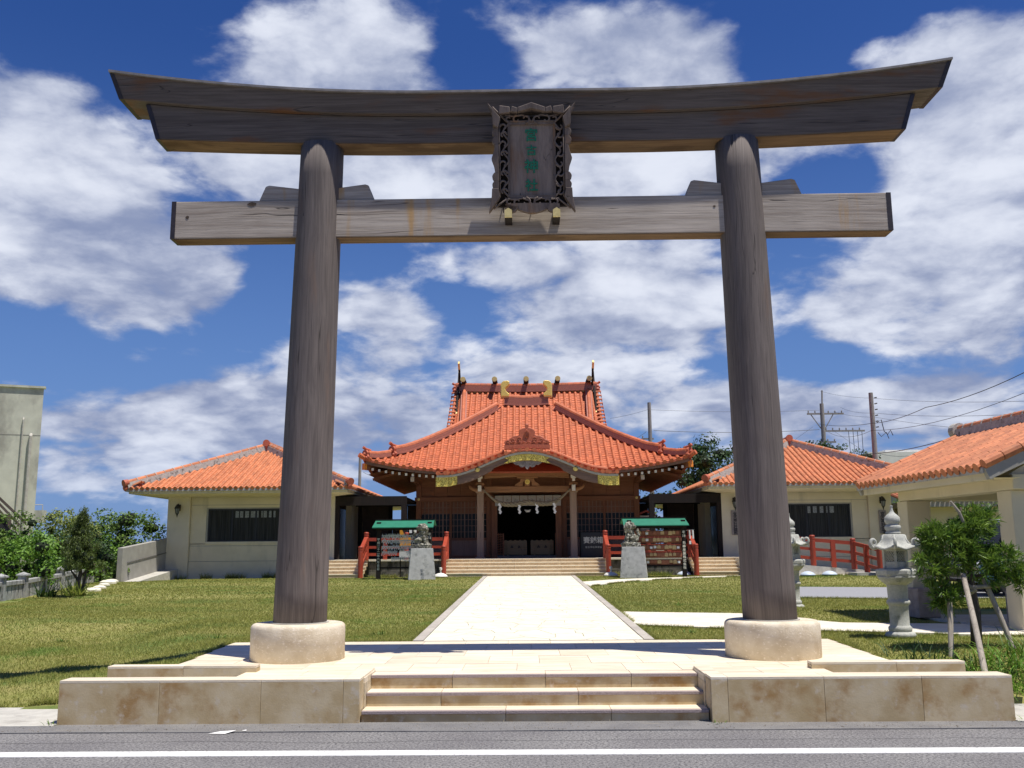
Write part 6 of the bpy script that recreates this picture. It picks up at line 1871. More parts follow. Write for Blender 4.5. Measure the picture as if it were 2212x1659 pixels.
def clump_points(blobs, n_per, shell=.55):
    """points in and near the surface of ellipsoid clumps: (centre, radii)"""
    P = []; N = []
    for (c, r) in blobs:
        c = np.array(c, float); r = np.array(r if isinstance(r, (tuple, list)) else (r, r, r), float)
        k = max(6, int(n_per*(r[0]*r[2])**.9))
        d = rng.normal(0, 1, (k, 3)); d /= np.linalg.norm(d, axis=1, keepdims=True)
        rad = rng.uniform(shell, 1.05, (k, 1))
        P.append(c+d*r*rad); N.append(d+np.array([0, -.15, .45]))
    return np.concatenate(P), np.concatenate(N)
def crown_blobs(c, R, n, seed, sub=.34, flat=.85):
    """many small clumps spread through an uneven crown"""
    r_ = random.Random(seed); out = []
    for i in range(n):
        while True:
            x, y, z = (r_.uniform(-1, 1) for _ in range(3))
            d = sqrt(x*x+y*y+z*z)
            if .35 < d < 1: break
        k = sub*r_.uniform(.55, 1.25)
        out.append(((c[0]+x*R[0], c[1]+y*R[1], c[2]+z*R[2]), (R[0]*k, R[1]*k, R[2]*k*flat)))
    return out
GREENS = {
 'dark': ((.018,.045,.012), (.045,.095,.022), None), 'mid': ((.060,.115,.016), (.15,.24,.035), None),
 'bright': ((.070,.165,.018), (.19,.34,.04), None), 'yellow': ((.12,.18,.025), (.30,.33,.08), (.05,.11,.02)), 'conifer': ((.055,.090,.018), (.14,.18,.040), None)}
def lm(k, tr=.25):
    a = GREENS[k]; return leaf_mat('leaf_'+k, a[0], a[1], a[2], tr)
def bush(name, label, c, R, nb, seed, kind, size, dens, cat='bush', sub=.30, aspect=1.7, trunk=None, group=None, core=True):
    e = empty(name, (c[0], c[1], c[2]-R[2]), label, cat, group)
    bl = crown_blobs(c, R, nb, seed, sub)
    P, N = clump_points(bl, dens)
    leaves('foliage', P, N, size, lm(kind), e, aspect)
    if core:
        g = MB(); r_ = random.Random(seed)
        for (cc, rr_) in bl[:max(6, nb//3)]: g.ball(cc, tuple(v*.55 for v in rr_), 6, 5)
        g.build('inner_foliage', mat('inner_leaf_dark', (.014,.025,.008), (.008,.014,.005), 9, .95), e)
    if trunk:
        g = MB(); 
        for (pts, rs) in trunk: g.tube(pts, rs, 8)
        g.build('trunk', BARK, e, smooth=True)
    return e
bush('bush', 'rounded bush with yellowish new leaves on top, behind the fence at the left', (-17.4, 36, 2.25), (1.15, 1.0, 1.05), 52, 21, 'yellow', .10, 900)
bush('bush', 'wide bush of mixed green leaves behind the grey ramp parapet', (-17.9, 42, 2.15), (1.95, 1.2, 1.35), 60, 22, 'mid', .13, 520)
bush('bush', 'dark rounded bush just behind the small conifer', (-16.3, 35, 1.75), (1.2, .9, .95), 44, 23, 'dark', .10, 850)
bush('bush', 'bright large-leaved shrub leaning over the fence at the far left', (-15.1, 28.5, 1.35), (1.1, .8, .95), 50, 24, 'bright', .10, 1000, sub=.32)
bush('bush', 'bright shrub under the dark eave at the left edge', (-16.2, 29.8, 2.1), (1.0, .8, .8), 40, 25, 'mid', .095, 800)
bush('bush', 'bright shrub over the fence, left of the conifer trunk', (-15.8, 32.5, 1.35), (1.05, .8, .85), 44, 29, 'bright', .10, 900, sub=.32)
bush('bush', 'large-leaved shrub between the conifer and the grey ramp parapet', (-16.2, 37.5, 1.45), (.95, .7, .85), 44, 26, 'bright', .13, 850)
bush('bush', 'low leafy shrub at the fence foot next to the grey ramp parapet', (-15.2, 34.6, .95), (.75, .5, .5), 30, 27, 'mid', .11, 900)
bush('hedge', 'broad green thicket filling the ground behind the left bushes', (-22.5, 42.5, 1.0), (5.5, 2.2, 1.6), 70, 28, 'mid', .16, 200, cat='thicket')
# small conifer on the left lawn
tc_ = (-12.40, 26.5)
tr = [([(tc_[0]-.02, tc_[1], .45), (tc_[0]-.01, tc_[1], .8), (tc_[0]+.03, tc_[1], 1.1), (tc_[0]-.05, tc_[1], 2.0)], [.085, .065, .05, .02]),
      ([(tc_[0]+.08, tc_[1]-.02, .45), (tc_[0]+.14, tc_[1], .8), (tc_[0]+.20, tc_[1], 1.2)], [.05, .04, .02]), ([(tc_[0]-.02, tc_[1], .9), (tc_[0]-.30, tc_[1], 1.25)], [.04, .015]), ([(tc_[0], tc_[1], 1.0), (tc_[0]+.4, tc_[1]+.1, 1.35)], [.035, .012])]
e = empty('small_conifer', (tc_[0], tc_[1], .45), 'small brown-green conifer with a forked trunk on the left lawn', 'tree')
bl = []; r_ = random.Random(31)
for i in range(84):
    h = r_.random()**1.25; z = 1.25+1.50*h; rad = (.62-.12*h if h < .42 else (.30 if h < .55 else .34*(1-h)**.6+.02))
    a = r_.uniform(0, 2*pi); q = sqrt(r_.random()); bl.append(((tc_[0]-.05+.05*h+rad*q*cos(a), tc_[1]+rad*.8*q*sin(a), z+r_.uniform(-.08, .08)), (.14, .14, .16)))
P, N = clump_points(bl, 7000, .3)
N = N*.4+np.array([0, 0, 1.0])
leaves('foliage', P, rng.normal(0, 1, P.shape), .07, lm('conifer'), e, 4.5, updir=N+rng.normal(0, .5, P.shape))
g = MB()
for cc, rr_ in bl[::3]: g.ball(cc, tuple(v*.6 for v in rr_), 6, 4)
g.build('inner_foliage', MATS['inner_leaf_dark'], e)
g = MB(); 
for pts, rs in tr: g.tube(pts, rs, 8)
g.build('trunk', BARK, e, smooth=True)
# spiky plant at its foot
def blade_plant(name, label, c, n, L_, w, kind, cat, seed, spread=.9, arch=.5):
    r_ = np.random.default_rng(seed); V = []; F = []; T = []
    for i in range(n):
        a = r_.uniform(0, 2*pi); el = r_.uniform(.35, 1.45); l = L_*r_.uniform(.6, 1.15); d = np.array([cos(a), sin(a), 0])
        sdir = np.array([-sin(a), cos(a), 0]); p = np.array(c, float)+d*r_.uniform(0, .10*spread)+sdir*r_.normal(0, .06*spread)
        pts = []
        for k in range(5):
            f = k/4; pts.append(p + d*l*(cos(el)*f+arch*.5*f*f) + np.array([0, 0, l*(sin(el)*f-arch*.55*f*f)]))
        b = len(V); t0 = r_.uniform(0, 1)
        for k, q in enumerate(pts):
            ww = w*(1-.9*(k/4)**1.5)/2; V += [q-sdir*ww, q+sdir*ww]; T += [t0, t0]
        for k in range(4): F.append((b+2*k, b+2*k+1, b+2*k+3, b+2*k+2))
    e = empty(name, c, label, cat)
    np_mesh('leaf_blades', np.array(V), np.array(F), lm(kind), e, attr=np.array(T))
    return e
blade_plant('spiky_plant', 'low spiky rosette plant at the foot of the small conifer', (-12.35, 26.2, .50), 80, .62, .045, 'yellow', 'plant', 5, 2.2, .35)
blade_plant('spiky_plant', 'dark spiky rosette beside the fence left of the conifer', (-13.2, 26.3, .47), 46, .5, .05, 'dark', 'plant', 6, 2.0, .3)
# tall grass tufts by the sapling
for i, (x, y, n_, L_, kk) in enumerate(((5.62, 11.7, 150, .55, 'bright'), (5.12, 11.6, 70, .36, 'mid'), (4.72, 12.2, 60, .36, 'dark'), (5.25, 10.9, 130, .42, 'bright'), (5.42, 11.35, 90, .42, 'bright'), (6.1, 12.0, 120, .50, 'mid'))):
    lab = ['tallest arching grass tuft to the right of the sapling stakes', 'small grass tuft at the foot of the middle stake', 'dark thin grass tuft between the lantern and the left stake', 'leafy grass tuft behind the right end of the low wall', 'pale grass tuft under the leaning stake', 'grass tuft at the right edge beside the pavilion'][i]
    blade_plant('grass_tuft', lab, (x, y, height(x, y)), n_, L_, .018, kk, 'grass tuft', 40+i, 4.0, .75)
for i, (x, y) in enumerate(((-4.9, 15.2), (-6.2, 12.9), (-3.2, 15.5), (-8.2, 17.0), (3.1, 20.5), (5.9, 21.4), (-2.4, 15.2), (2.4, 15.1), (6.4, 36.3), (-6.6, 36.2), (-4.1, 36.7), (4.9, 36.8))):
    pos_ = ['on the lawn left of the terrace', 'in the beam shadow on the left lawn', 'left of the near end of the path', 'in the middle of the left lawn', 'in the right lawn beyond the side path', 'at the foot of the far lantern', 'beside the path kerb on the left', 'beside the path kerb on the right', 'at the right of the retaining wall', 'at the left of the retaining wall', 'at the wall foot behind the fortune paper rack', 'at the wall foot behind the votive rack'][i]
    blade_plant('weed_clump', 'small dark weed clump '+pos_, (x, y, height(x, y)), 16, .13 if y < 30 else .3, .02, 'mid', 'weed', 70+i, .8, .7)

# sapling on stakes ------------------------------------------------------
sp = empty('staked_sapling', (5.5, 12.6, .4), 'young narrow-leaved tree with spiky tufts, tied to three wooden stakes', 'tree')
bx_, by_ = 5.66, 12.65
g = MB()
g.tube([(bx_, by_, .35), (bx_+.02, by_, .8), (bx_-.0, by_, 1.3), (bx_-.02, by_, 1.8), (bx_-.05, by_, 2.15)], [.075, .07, .035, .025, .012], 8)
for q in (((bx_, by_, 1.2), (bx_-.30, by_-.1, 1.22), (bx_-.62, by_-.1, 1.45)), ((bx_, by_, 1.15), (bx_-.4, by_-.05, 1.12), (bx_-.55, by_-.1, .95)), ((bx_, by_, 1.25), (bx_+.3, by_, 1.3), (bx_+.75, by_, 1.15)), ((bx_, by_, 1.5), (bx_+.35, by_+.1, 1.65)), ((bx_, by_, 1.6), (bx_-.35, by_, 1.85))):
    g.tube(list(q), [.022, .018, .010][:len(q)], 6)
g.build('trunk', BARK, sp, smooth=True)
g = MB(); g.tube([(bx_-.22, by_-.1, 2.22), (bx_-.12, by_-.1, 2.08), (bx_-.02, by_-.05, 1.86)], [.016, .022, .02], 8); g.build('pruned_branch', STAKEW, sp)
r_ = np.random.default_rng(9)
tuft_c = []
bx_ = 5.55
zones = [((bx_-.30, by_, 1.62), (.44, .36, .36), 64), ((bx_+.06, by_, 1.78), (.30, .28, .36), 40), ((bx_-.66, by_-.05, 1.36), (.26, .24, .22), 22), ((bx_-.46, by_-.05, .93), (.24, .20, .22), 30),
         ((bx_+.45, by_, 1.35), (.34, .26, .28), 30), ((bx_+.78, by_, 1.16), (.28, .22, .18), 20), ((bx_+.15, by_, 1.32), (.32, .30, .26), 26), ((bx_-.55, by_, 1.80), (.22, .2, .16), 12), ((bx_+.02, by_, 2.12), (.10, .10, .14), 5), ((bx_+.30, by_, 2.02), (.12, .12, .16), 7)]
for c, R, n in zones:
    n = int(n*1.6); c = (5.70+(c[0]-5.55)*.86, c[1], 1.49+(c[2]-1.46)*.90); R = tuple(v*.84 for v in R); d = r_.normal(0, 1, (n, 3)); d /= np.linalg.norm(d, axis=1, keepdims=True)
    q = r_.uniform(.25, 1.0, (n, 1))**.5
    for i in range(n): tuft_c.append((np.array(c)+d[i]*np.array(R)*q[i], d[i]*q[i]+np.array([0, 0, .55])))
V = []; F = []; T = []
for c, d in tuft_c:
    d = d/np.linalg.norm(d); young = r_.random()
    for k in range(24):
        dd = d*r_.uniform(.1, 1.0)+r_.normal(0, .55, 3); dd /= np.linalg.norm(dd)
        sd = np.cross(dd, r_.normal(0, 1, 3)); sd /= np.linalg.norm(sd); L_ = r_.uniform(.08, .15)
        p = c+r_.normal(0, .016, 3); b = len(V); w = .0085
        m_ = p+dd*L_*.5
        V += [p, m_-sd*w, p+dd*L_+np.array([0, 0, -.012]), m_+sd*w]; F.append((b, b+1, b+2, b+3)); T += [min(1, max(0, .10+young*.65+r_.normal(0, .15)))]*4
np_mesh('foliage', np.array(V), np.array(F), leaf_mat('leaf_podocarp', (.030,.090,.012), (.24,.36,.05), None, .34, .45), sp, attr=np.array(T))
for i, (a, b, r) in enumerate((((5.15, 12.24, .28), (5.36, 12.62, 1.24), .033), ((5.01, 11.05, .18), (5.50, 12.5, 1.28), .035), ((6.04, 12.42, .28), (5.84, 12.72, 1.28), .033))):
    lab = ['upright left stake of the sapling', 'middle stake leaning towards the sapling', 'right leaning stake of the sapling'][i]
    MB().tube([a, ((a[0]+b[0])/2+.008, (a[1]+b[1])/2, (a[2]+b[2])/2), b], [r, r*1.0, r*.92], 12).build('support_stake', STAKEW, sp, smooth=False)
MB().tube([(5.28, 12.60, 1.10), (6.02, 12.64, 1.14)], .028, 10).build('cross_bar', STAKEW, sp)
MB().tube([(5.56, 12.6, 1.04), (5.66, 12.6, 1.08), (5.58, 12.62, 1.14)], .05, 8).build('rope_tie', ROPE, sp)

# trees behind the roofs ----------------------------------------------------
bush('broadleaf_tree', 'dark broadleaf tree beside the utility pole, behind the right eave of the hall', (8.9, 56, 5.55), (2.3, 2.0, 1.95), 60, 51, 'dark', .20, 230, cat='tree', sub=.26, trunk=[([(8.9, 56, .5), (8.8, 56, 4.2)], [.3, .18])])
bush('broadleaf_tree', 'large dark broadleaf tree showing just left of the right torii pillar', (12.0, 57, 6.1), (2.9, 2.2, 2.2), 70, 52, 'dark', .20, 200, cat='tree', sub=.25, trunk=[([(12.0, 57, .5), (12.0, 57, 4.5)], [.3, .2])])
bush('broadleaf_tree', 'dark tree crown over the right office ridge below the transformer pole', (18.2, 58, 6.1), (2.9, 2.0, 1.85), 60, 53, 'dark', .20, 200, cat='tree', sub=.25, trunk=[([(18.2, 58, .5), (18.2, 58, 4.5)], [.3, .2])])
bush('broadleaf_tree', 'green shrub seen through the gap right of the hall', (6.3, 50, 2.6), (1.0, 1.0, 1.6), 26, 54, 'mid', .18, 300, cat='tree', trunk=[([(6.3, 50, .5), (6.3, 50, 2)], [.12, .1])])
for i, (x, y, z, R, k, lab) in enumerate(((15.6, 31, 2.6, (1.6, 1.2, 1.5), 'mid', 'green tree seen through the pavilion beside its far pier'), (20.5, 36, 2.9, (2.4, 1.5, 1.7), 'dark', 'dark tree seen through the pavilion above the low building'), (26, 40, 2.6, (3, 2, 1.9), 'mid', 'tree behind the low building at the right'), (17.2, 44, 2.4, (1.6, 1.2, 1.8), 'mid', 'small tree beyond the right end of the right office'))):
    bush('broadleaf_tree', lab, (x, y, z), R, 36, 60+i, k, .15, 260, cat='tree', trunk=[([(x, y, .4), (x, y, z)], [.12, .08])])

# ================================================================ fence along the left boundary
FA = Vector((-13.75, 25.2, 0)); FB = Vector((-15.75, 35.6, 0))
FA0 = FA + (FA-FB).normalized()*7.5
fence = empty('stone_fence', (FA.x, FA.y, .3), 'old weathered stone post-and-slab fence along the left edge of the lawn', 'fence')
dirf = (FB-FA0).normalized(); Lf = (FB-FA0).length
rz = atan2(dirf.y, dirf.x)
Rf = Matrix.Rotation(rz, 3, 'Z')
def fz(p): return height(p.x, p.y)
k = 0; d = 0.0
while d < Lf:
    p = FA0+dirf*d; z = fz(p)-.18
    if k % 6 == 0:
        g = MB(); g.cbox((p.x, p.y, z+.37), (.22, .22, .78), Rf); 
        cxy = [(p+Rf@Vector((a*.15, b*.15, 0))) for a, b in ((-1,-1),(1,-1),(1,1),(-1,1))]
        g.add([(c.x, c.y, z+.762) for c in cxy]+[(c.x, c.y, z+.80) for c in cxy]+[(p.x, p.y, z+.87)], [(0,3,2,1),(0,1,5,4),(1,2,6,5),(2,3,7,6),(3,0,4,7),(4,5,8),(5,6,8),(6,7,8),(7,4,8)])
        g.build('fence_post', FENCEM, fence)
    else:
        g = MB(); g.cbox((p.x, p.y, z+.26), (.235, .10, .56), Rf); g.build('fence_slab', FENCEM, fence)
    if k % 6 == 0 and d+1.8 < Lf:
        q = p+dirf*1.80; g = MB(); g.bar((p.x+dirf.x*.12, p.y+dirf.y*.12, z+.60), (q.x-dirf.x*.12, q.y-dirf.y*.12, fz(q)-.18+.60), .17, .115); g.build('top_rail', FENCEM, fence, bevel=.01)
    k += 1; d += .30
for i, (x, y, sx) in enumerate(((-13.4, 28.4, .26), (-13.7, 29.3, .16), (-14.0, 30.2, .22), (-14.3, 31.2, .2), (-14.7, 32.4, .3), (-15.1, 33.6, .26), (-15.4, 34.6, .3))):
    g = MB(); g.ball((0, 0, 0), (sx, sx*.8, sx*.35), 8, 5)
    o = g.build('edge_stone', PALE, None, label=['pale edging stone lying nearest the spiky plant', 'tiny pale edging stone, second from the spiky plant', 'pale edging stone, third from the spiky plant', 'pale edging stone midway along the fence foot', 'long pale edging stone third from the ramp parapet', 'pale edging stone second from the ramp parapet', 'pale edging stone next to the grey ramp parapet'][i], cat='stone', group='edging stones at the fence foot'); o.location = (x+.55, y, height(x, y)+.03)
# ================================================================ surroundings
def at(px, py, Y):
    d = pix_dir(px, py); t = Y/d.y
    return CAMP + d*t
cb = empty('concrete_building', (-33, 60, 1), 'tall stained concrete building with wall pipes at the far left', 'building')
# face runs from the far right corner towards the lower left
A = Vector((-31.6, 61, 0)); B = Vector((-44.4, 55.5, 0)); dn = (B-A).normalized(); nb_ = Vector((dn.y, -dn.x, 0)); nb_ = nb_ if nb_.y < 0 else -nb_
ZT = 12.25
def bf(u, z, o=0.0): p = A+dn*u+nb_*o; return (p.x, p.y, z)
g = MB(); back = Vector((-.50, .87, 0))*12
vs = [bf(0, -1), bf(14, -1), tuple(Vector(bf(14, -1))+back), tuple(Vector(bf(0, -1))+back)]; vs += [(a, b, ZT) for a, b, c in vs]
g.add(vs, [(0,3,2,1),(4,5,6,7),(0,1,5,4),(1,2,6,5),(2,3,7,6),(3,0,4,7)]); g.build('wall', BLDG, cb)
def fbar(name, u0, u1, z0, z1, o0, o1, m):
    vs = [bf(u, z, o) for z in (z0, z1) for u, o in ((u0, o0), (u1, o0), (u1, o1), (u0, o1))]
    return MB().add(vs, [(0,3,2,1),(4,5,6,7),(0,1,5,4),(1,2,6,5),(2,3,7,6),(3,0,4,7)]).build(name, m, cb)
fbar('parapet_cap', -.1, 14.1, ZT, ZT+.14, -.3, .12, BLDG)
fbar('floor_joint', 0, 14, 9.15, 9.19, .0, .012, WALLG)
PIPE = mat('old_pipe', (.50,.48,.42), (.40,.37,.31), 6, .6)
for u, z0, z1, r in ((1.05, 2, 10.15, .045), (.55, 2, 9.1, .10), (2.55, 3, 9.75, .05), (3.9, 6.3, 9.65, .13)):
    pts = [bf(u, z0, r+.08), bf(u, z1, r+.08), bf(u, z1+.12, .0)]
    MB().tube(pts, r, 8).build('wall_pipe', PIPE, cb)
MB().tube([bf(2.55, 9.75, .13), bf(8, 9.9, .13)], .045, 6).build('wall_pipe', PIPE, cb)
fbar('balcony', 3.6, 8.5, 4.4, 5.5, .0, 1.0, BLDG); fbar('balcony_soffit', 3.6, 8.5, 4.25, 4.39, .0, 1.0, WALLG)
g = MB(); g.box(-31.75, -31.12, 61.05, 61.6, 3.55, 4.35); g.build('side_balcony', BLDG, cb)
g = MB(); g.tube([(-31.7, 61.1, 4.70), (-31.15, 61.1, 4.70), (-31.15, 61.1, 4.36)], .03, 6); g.build('balcony_rail', PIPE, cb)
fbar('window_recess', 2.9, 3.4, 3.4, 4.2, .0, .02, DIN)

# timber eave poking in at the left edge
hu = empty('timber_pavilion', (-14, 21, .5), 'dark weathered timber roof eave poking in at the far left edge', 'pavilion')
ev = wood('old_eave_timber', (.20,.15,.12), (.10,.075,.06), 'x', 14)
p1 = at(56, 1126, 30.5); p0 = at(-40, 1035, 30.5)
d = (p1-p0)
for k, (dz, dd) in enumerate(((0, 0), (-.12, -.14), (-.24, -.28))):
    q0 = p0+Vector((0, 0, dz)); q1 = p1+Vector((dd, 0, dz))
    vs = [q0, q1, q1+Vector((-.16, .30, .0)), q0+Vector((-.16, .30, 0))]
    vs = [tuple(v) for v in vs]+[tuple(v+Vector((0, 0, -.105))) for v in vs]
    MB().add(vs, [(0,1,2,3),(7,6,5,4),(4,5,1,0),(5,6,2,1),(6,7,3,2),(7,4,0,3)]).build('eave_layer', ev, hu)
q = p1+Vector((-.60, .2, -.46)); MB().bar(p0+Vector((-.3, .2, -.46)), q, .22, .22).build('rafter', ev, hu)
px_ = at(12, 1125, 31.0); MB().box(px_.x-.16, px_.x+.14, 30.8, 31.1, -.2, px_.z+.2).build('pavilion_post', ev, hu)

# utility poles and wires ------------------------------------------------
def pole(name, x, y, top, r, label, arms=(), grp='utility poles behind the shrine'):
    e = empty(name, (x, y, .4), label, 'utility pole', grp)
    MB().tube([(x, y, .3), (x, y, top)], [r*1.3, r*.85], 12).build('pole_shaft', POLEM, e)
    for (z, x0, x1) in arms:
        o = MB().box(x+x0, x+x1, y-.05, y+.05, z-.05, z+.05).build('cross_arm', POLEM, e)
        k = 0; xx = x0+.08
        while xx < x1:
            if abs(xx) > r: MB().lathe([(.02, 0), (.05, .03), (.03, .07), (.05, .10), (.02, .16)], (x+xx, y, z+.05), 8).build('insulator', mat('insulator_glaze', (.30,.28,.26), (.2,.19,.18), 6, .3), o)
            xx += .42
    return e
p_a = pole('utility_pole', 7.80, 60, 10.78, .13, 'bare utility pole just right of the hall roof', ((8.46, -.55, .22),))
p_b = pole('utility_pole', 18.72, 60, 10.6, .15, 'utility pole with cross arms and a transformer above the right office roof', ((9.95, -.95, 1.35), (8.85, .1, 2.6), (8.15, -.25, .75), (7.70, -.95, 1.1)))
MB().tube([(18.75, 60, 10.5), (18.80, 60, 11.45)], .05, 8).build('pole_tip', POLEM, p_b)
o = MB().lathe([(.30, 0), (.32, .05), (.32, .75), (.26, .82)], (19.35, 59.8, 6.35), 14).build('transformer', mat('transformer_grey', (.30,.30,.29), (.23,.23,.22), 6, .6), p_b)
for k in range(4):
    MB().tube([(20.3+.28*k, 60, 8.86), (20.35+.26*k, 60, 6.8)], .018, 5).build('drop_wire', WIRE, p_b)
g = MB(); g.box(19.7, 21.5, 59.9, 60.1, 6.60, 6.70); g.build('switch_shelf', POLEM, p_b)
for k in range(5): MB().lathe([(.05, 0), (.07, .05), (.04, .12), (.07, .18), (.04, .28)], (19.9+.34*k, 60, 6.70), 8).build('insulator', mat('insulator_pale', (.55,.53,.5), (.45,.43,.4), 6, .3), p_b)
g = MB(); g.bar((18.85, 60, 9.0), (19.4, 60, 9.9), .05, .05); g.bar((18.6, 60, 9.0), (18.0, 60, 9.9), .05, .05); g.build('arm_brace', POLEM, p_b)
p_c = pole('utility_pole', 16.38, 45, 8.86, .12, 'tall plain utility pole right of the transformer pole', ())
g = MB()
for k in range(6): g.tube([(16.5, 44.95, 8.6-.28*k), (16.62, 44.9, 8.62-.28*k)], .03, 6)
g.build('pole_fitting', WIRE, p_c)
g = MB(); g.tube([(16.52, 44.9, 7.4), (16.75, 44.9, 7.55), (16.85, 44.9, 7.0), (17.0, 44.9, 6.85), (17.15, 44.9, 7.05), (17.25, 44.9, 6.80)], .02, 6); g.tube([(16.55, 44.9, 6.95), (16.7, 44.9, 6.75), (16.95, 44.9, 6.95), (17.05, 44.9, 6.65)], .018, 6); g.build('loose_cable', WIRE, p_c)
p_d = pole('utility_pole', -10.57, 60, 7.58, .10, 'short utility pole between the left office roof and the hall', ())
def wire(label, pts, r=.016, sag=0.0, group='overhead cables'):
    P_ = []
    for a, b in zip(pts[:-1], pts[1:]):
        A_, B_ = at(*a), at(*b)
        for i in range(8):
            t = i/8; p = A_+(B_-A_)*t; p.z -= sag*4*t*(1-t); P_.append(p)
    P_.append(at(*pts[-1]))
    if pts[-1][0] > 2200: P_.append(P_[-1]+(P_[-1]-P_[-9])*2.5)
    MB().tube(P_, r*.7, 5).build('overhead_cable', WIRE, None, label=label, cat='cable', group=group)
wire('thin upper cable from the bare pole to the transformer pole', [(1402, 885, 60), (1770, 886, 60)], .012, .12)
wire('double cable from the bare pole arm across to the transformer pole', [(1412, 930, 60), (1770, 928, 60)], .022, .15)
wire('short cable from the bare pole down to the hall roof', [(1402, 884, 60), (1318, 904, 52)], .012, .05)
wire('curling cable from the bare pole arm down behind the hall eave', [(1396, 932, 60), (1360, 950, 54)], .018, .1)
wire('heavy cable rising from the transformer pole past the plain pole and out of frame', [(1770, 916, 60), (1880, 915, 45), (2000, 880, 34), (2212, 805, 26)], .018, .12)
wire('thinner cable below the heavy one, rising out of frame', [(1790, 934, 60), (1882, 930, 45), (2240, 838, 27)], .014, .3)
wire('thin cable from the transformer pole tip to the right edge', [(1772, 845, 60), (1885, 860, 45), (2230, 866, 30)], .009, .1)
wire('middle cable from the cross arm to the plain pole and beyond', [(1815, 880, 60), (1885, 892, 45), (2230, 893, 30)], .010, .12)
wire('lower cable from the cross arm past the plain pole, falling to the right', [(1800, 889, 60), (1890, 901, 45), (2225, 935, 30)], .009, .1)
wire('twisted cable from behind the right office to the pavilion ridge', [(1760, 985, 62), (1882, 980, 45), (2050, 948, 32)], .022, .1)
wire('cable sagging from the plain pole over the pale flat-roofed building', [(1884, 975, 45), (1960, 985, 50), (2060, 975, 60)], .014, .1)
wire('stay wire from the transformer pole down to the tree', [(1756, 922, 60), (1700, 962, 60)], .010, 0)
wire('stay wire slanting from the transformer shelf down to the plain pole foot', [(1800, 930, 60), (1880, 985, 46)], .010, 0)
wire('cable from the short left pole to the hall corner', [(785, 1020, 60), (830, 1022, 58), (905, 1050, 52)], .016, .2)

# pale flat-roofed building and the low house at the right ----------------
fw = empty('flat_roofed_building', (36, 92, 2), 'pale flat-roofed building behind the right office roof', 'building')
MB().box(32.2, 48, 90, 100, 9.2, 10.4).build('roof_slab', FARW, fw); MB().box(29.6, 40, 93, 103, 9.0, 9.9).build('roof_slab', FARW, fw)
MB().box(34.2, 40.5, 91, 99, 10.4, 10.7).build('roof_upstand', FARW, fw)
MB().box(33.0, 47, 91, 99, 1, 9.19).build('wall', FARG, fw)
for x in (34.5, 37.2, 40.2, 43): MB().box(x, x+1.6, 90.95, 90.99, 6.6, 8.4).build('window', GLASSD, fw)
lh = empty('low_house', (20, 43, .5), 'low house with an orange tiled roof edge seen through the pavilion', 'house')
MB().box(16.6, 30, 42, 50, .3, 3.3).build('wall', WALLC, lh); MB().box(16.0, 30.5, 41.2, 50.5, 3.3, 3.5).build('roof_slab', WALLG, lh)
g = MB()
for k in range(70): g.tube([(16.1+.205*k, 41.1, 3.57), (16.1+.205*k, 43.5, 4.1)], .075, 6)
g.build('roof_tiles', TILEO, lh, kind='stuff')
for x in (18.2, 21.5, 25): MB().box(x, x+1.8, 41.95, 41.99, 1.3, 2.8).build('window', GLASSD, lh)
lw = empty('boundary_wall', (20, 31, .4), 'low pale block wall beyond the driveway at the right', 'wall')
for i in range(24): MB().box(13.9+i*.8, 13.9+(i+1)*.8-.01, 33.0, 33.15, .3, 1.5).build('wall_block', WALLG, lw)

# parked cars -----------------------------------------------------------------
def car(x, y, rz, label, body, roofm, tall):
    e = empty('parked_car', (0, 0, 0), label, 'car')
    H = 1.85 if tall else 1.45; L_ = 3.9; W_ = 1.62
    lo = [(-1.95, .30), (-1.97, .62), (-1.86, .84), (-1.15, .95), (1.75, .95), (1.93, .90), (1.97, .55), (1.93, .28)]
    g = MB(); g.prism(lo, 'y', -W_/2, W_/2); g.build('body', body, e, bevel=.05, seg=3)
    cab = [(-1.22, .94), (-.62 if not tall else -.85, H-.10), (-.35, H-.02), (1.35, H-.02), (1.62, H-.2), (1.76, .94)]
    g = MB(); g.prism(cab, 'y', -W_/2+.06, W_/2-.06); g.build('cabin', GLASSD, e, bevel=.05, seg=2)
    g = MB(); g.prism([(-.60 if not tall else -.82, H-.12), (-.35, H), (1.36, H), (1.62, H-.2), (1.50, H-.2), (1.30, H-.07), (-.30, H-.07)], 'y', -W_/2+.04, W_/2-.04); g.build('roof_panel', roofm, e, bevel=.02)
    for xx in (-.25, .62, 1.60):
        for s in (-1, 1):
            g = MB(); g.bar((xx, s*(W_/2-.045), .93), (xx-.05, s*(W_/2-.065), H-.06), .03, .07, up=(1, 0, 0)); g.build('window_pillar', body, e)
    for xx in (-1.25, 1.22):
        for s in (-1, 1):
            o = MB().tube([(xx, s*(W_/2-.18), .30), (xx, s*(W_/2+.01), .30)], .30, 20).build('wheel', mat('tyre', (.02,.02,.02), (.03,.03,.03), 9, .8), e)
            MB().tube([(xx, s*(W_/2+.005), .30), (xx, s*(W_/2+.022), .30)], .19, 14).build('wheel_rim', STEELG, o)
    for s in (-1, 1):
        MB().ball((-1.90, s*.56, .72), (.10, .16, .09), 10, 6).build('headlight', mat('headlight_glass', (.7,.72,.74), (.6,.6,.62), 5, .1), e)
        MB().box(1.90, 1.965, s*.62-.10, s*.62+.10, .68, .90).build('tail_light', RED, e)
        MB().box(-.86, -.72, s*(W_/2+.10)-.07, s*(W_/2+.10)+.07, .95, 1.08).build('wing_mirror', body, e, bevel=.02)
    MB().box(-2.0, -1.955, -.45, .45, .36, .50).build('grille', BLACK, e)
    e.location = (x, y, height(x, y)+.02); e.rotation_euler[2] = rz
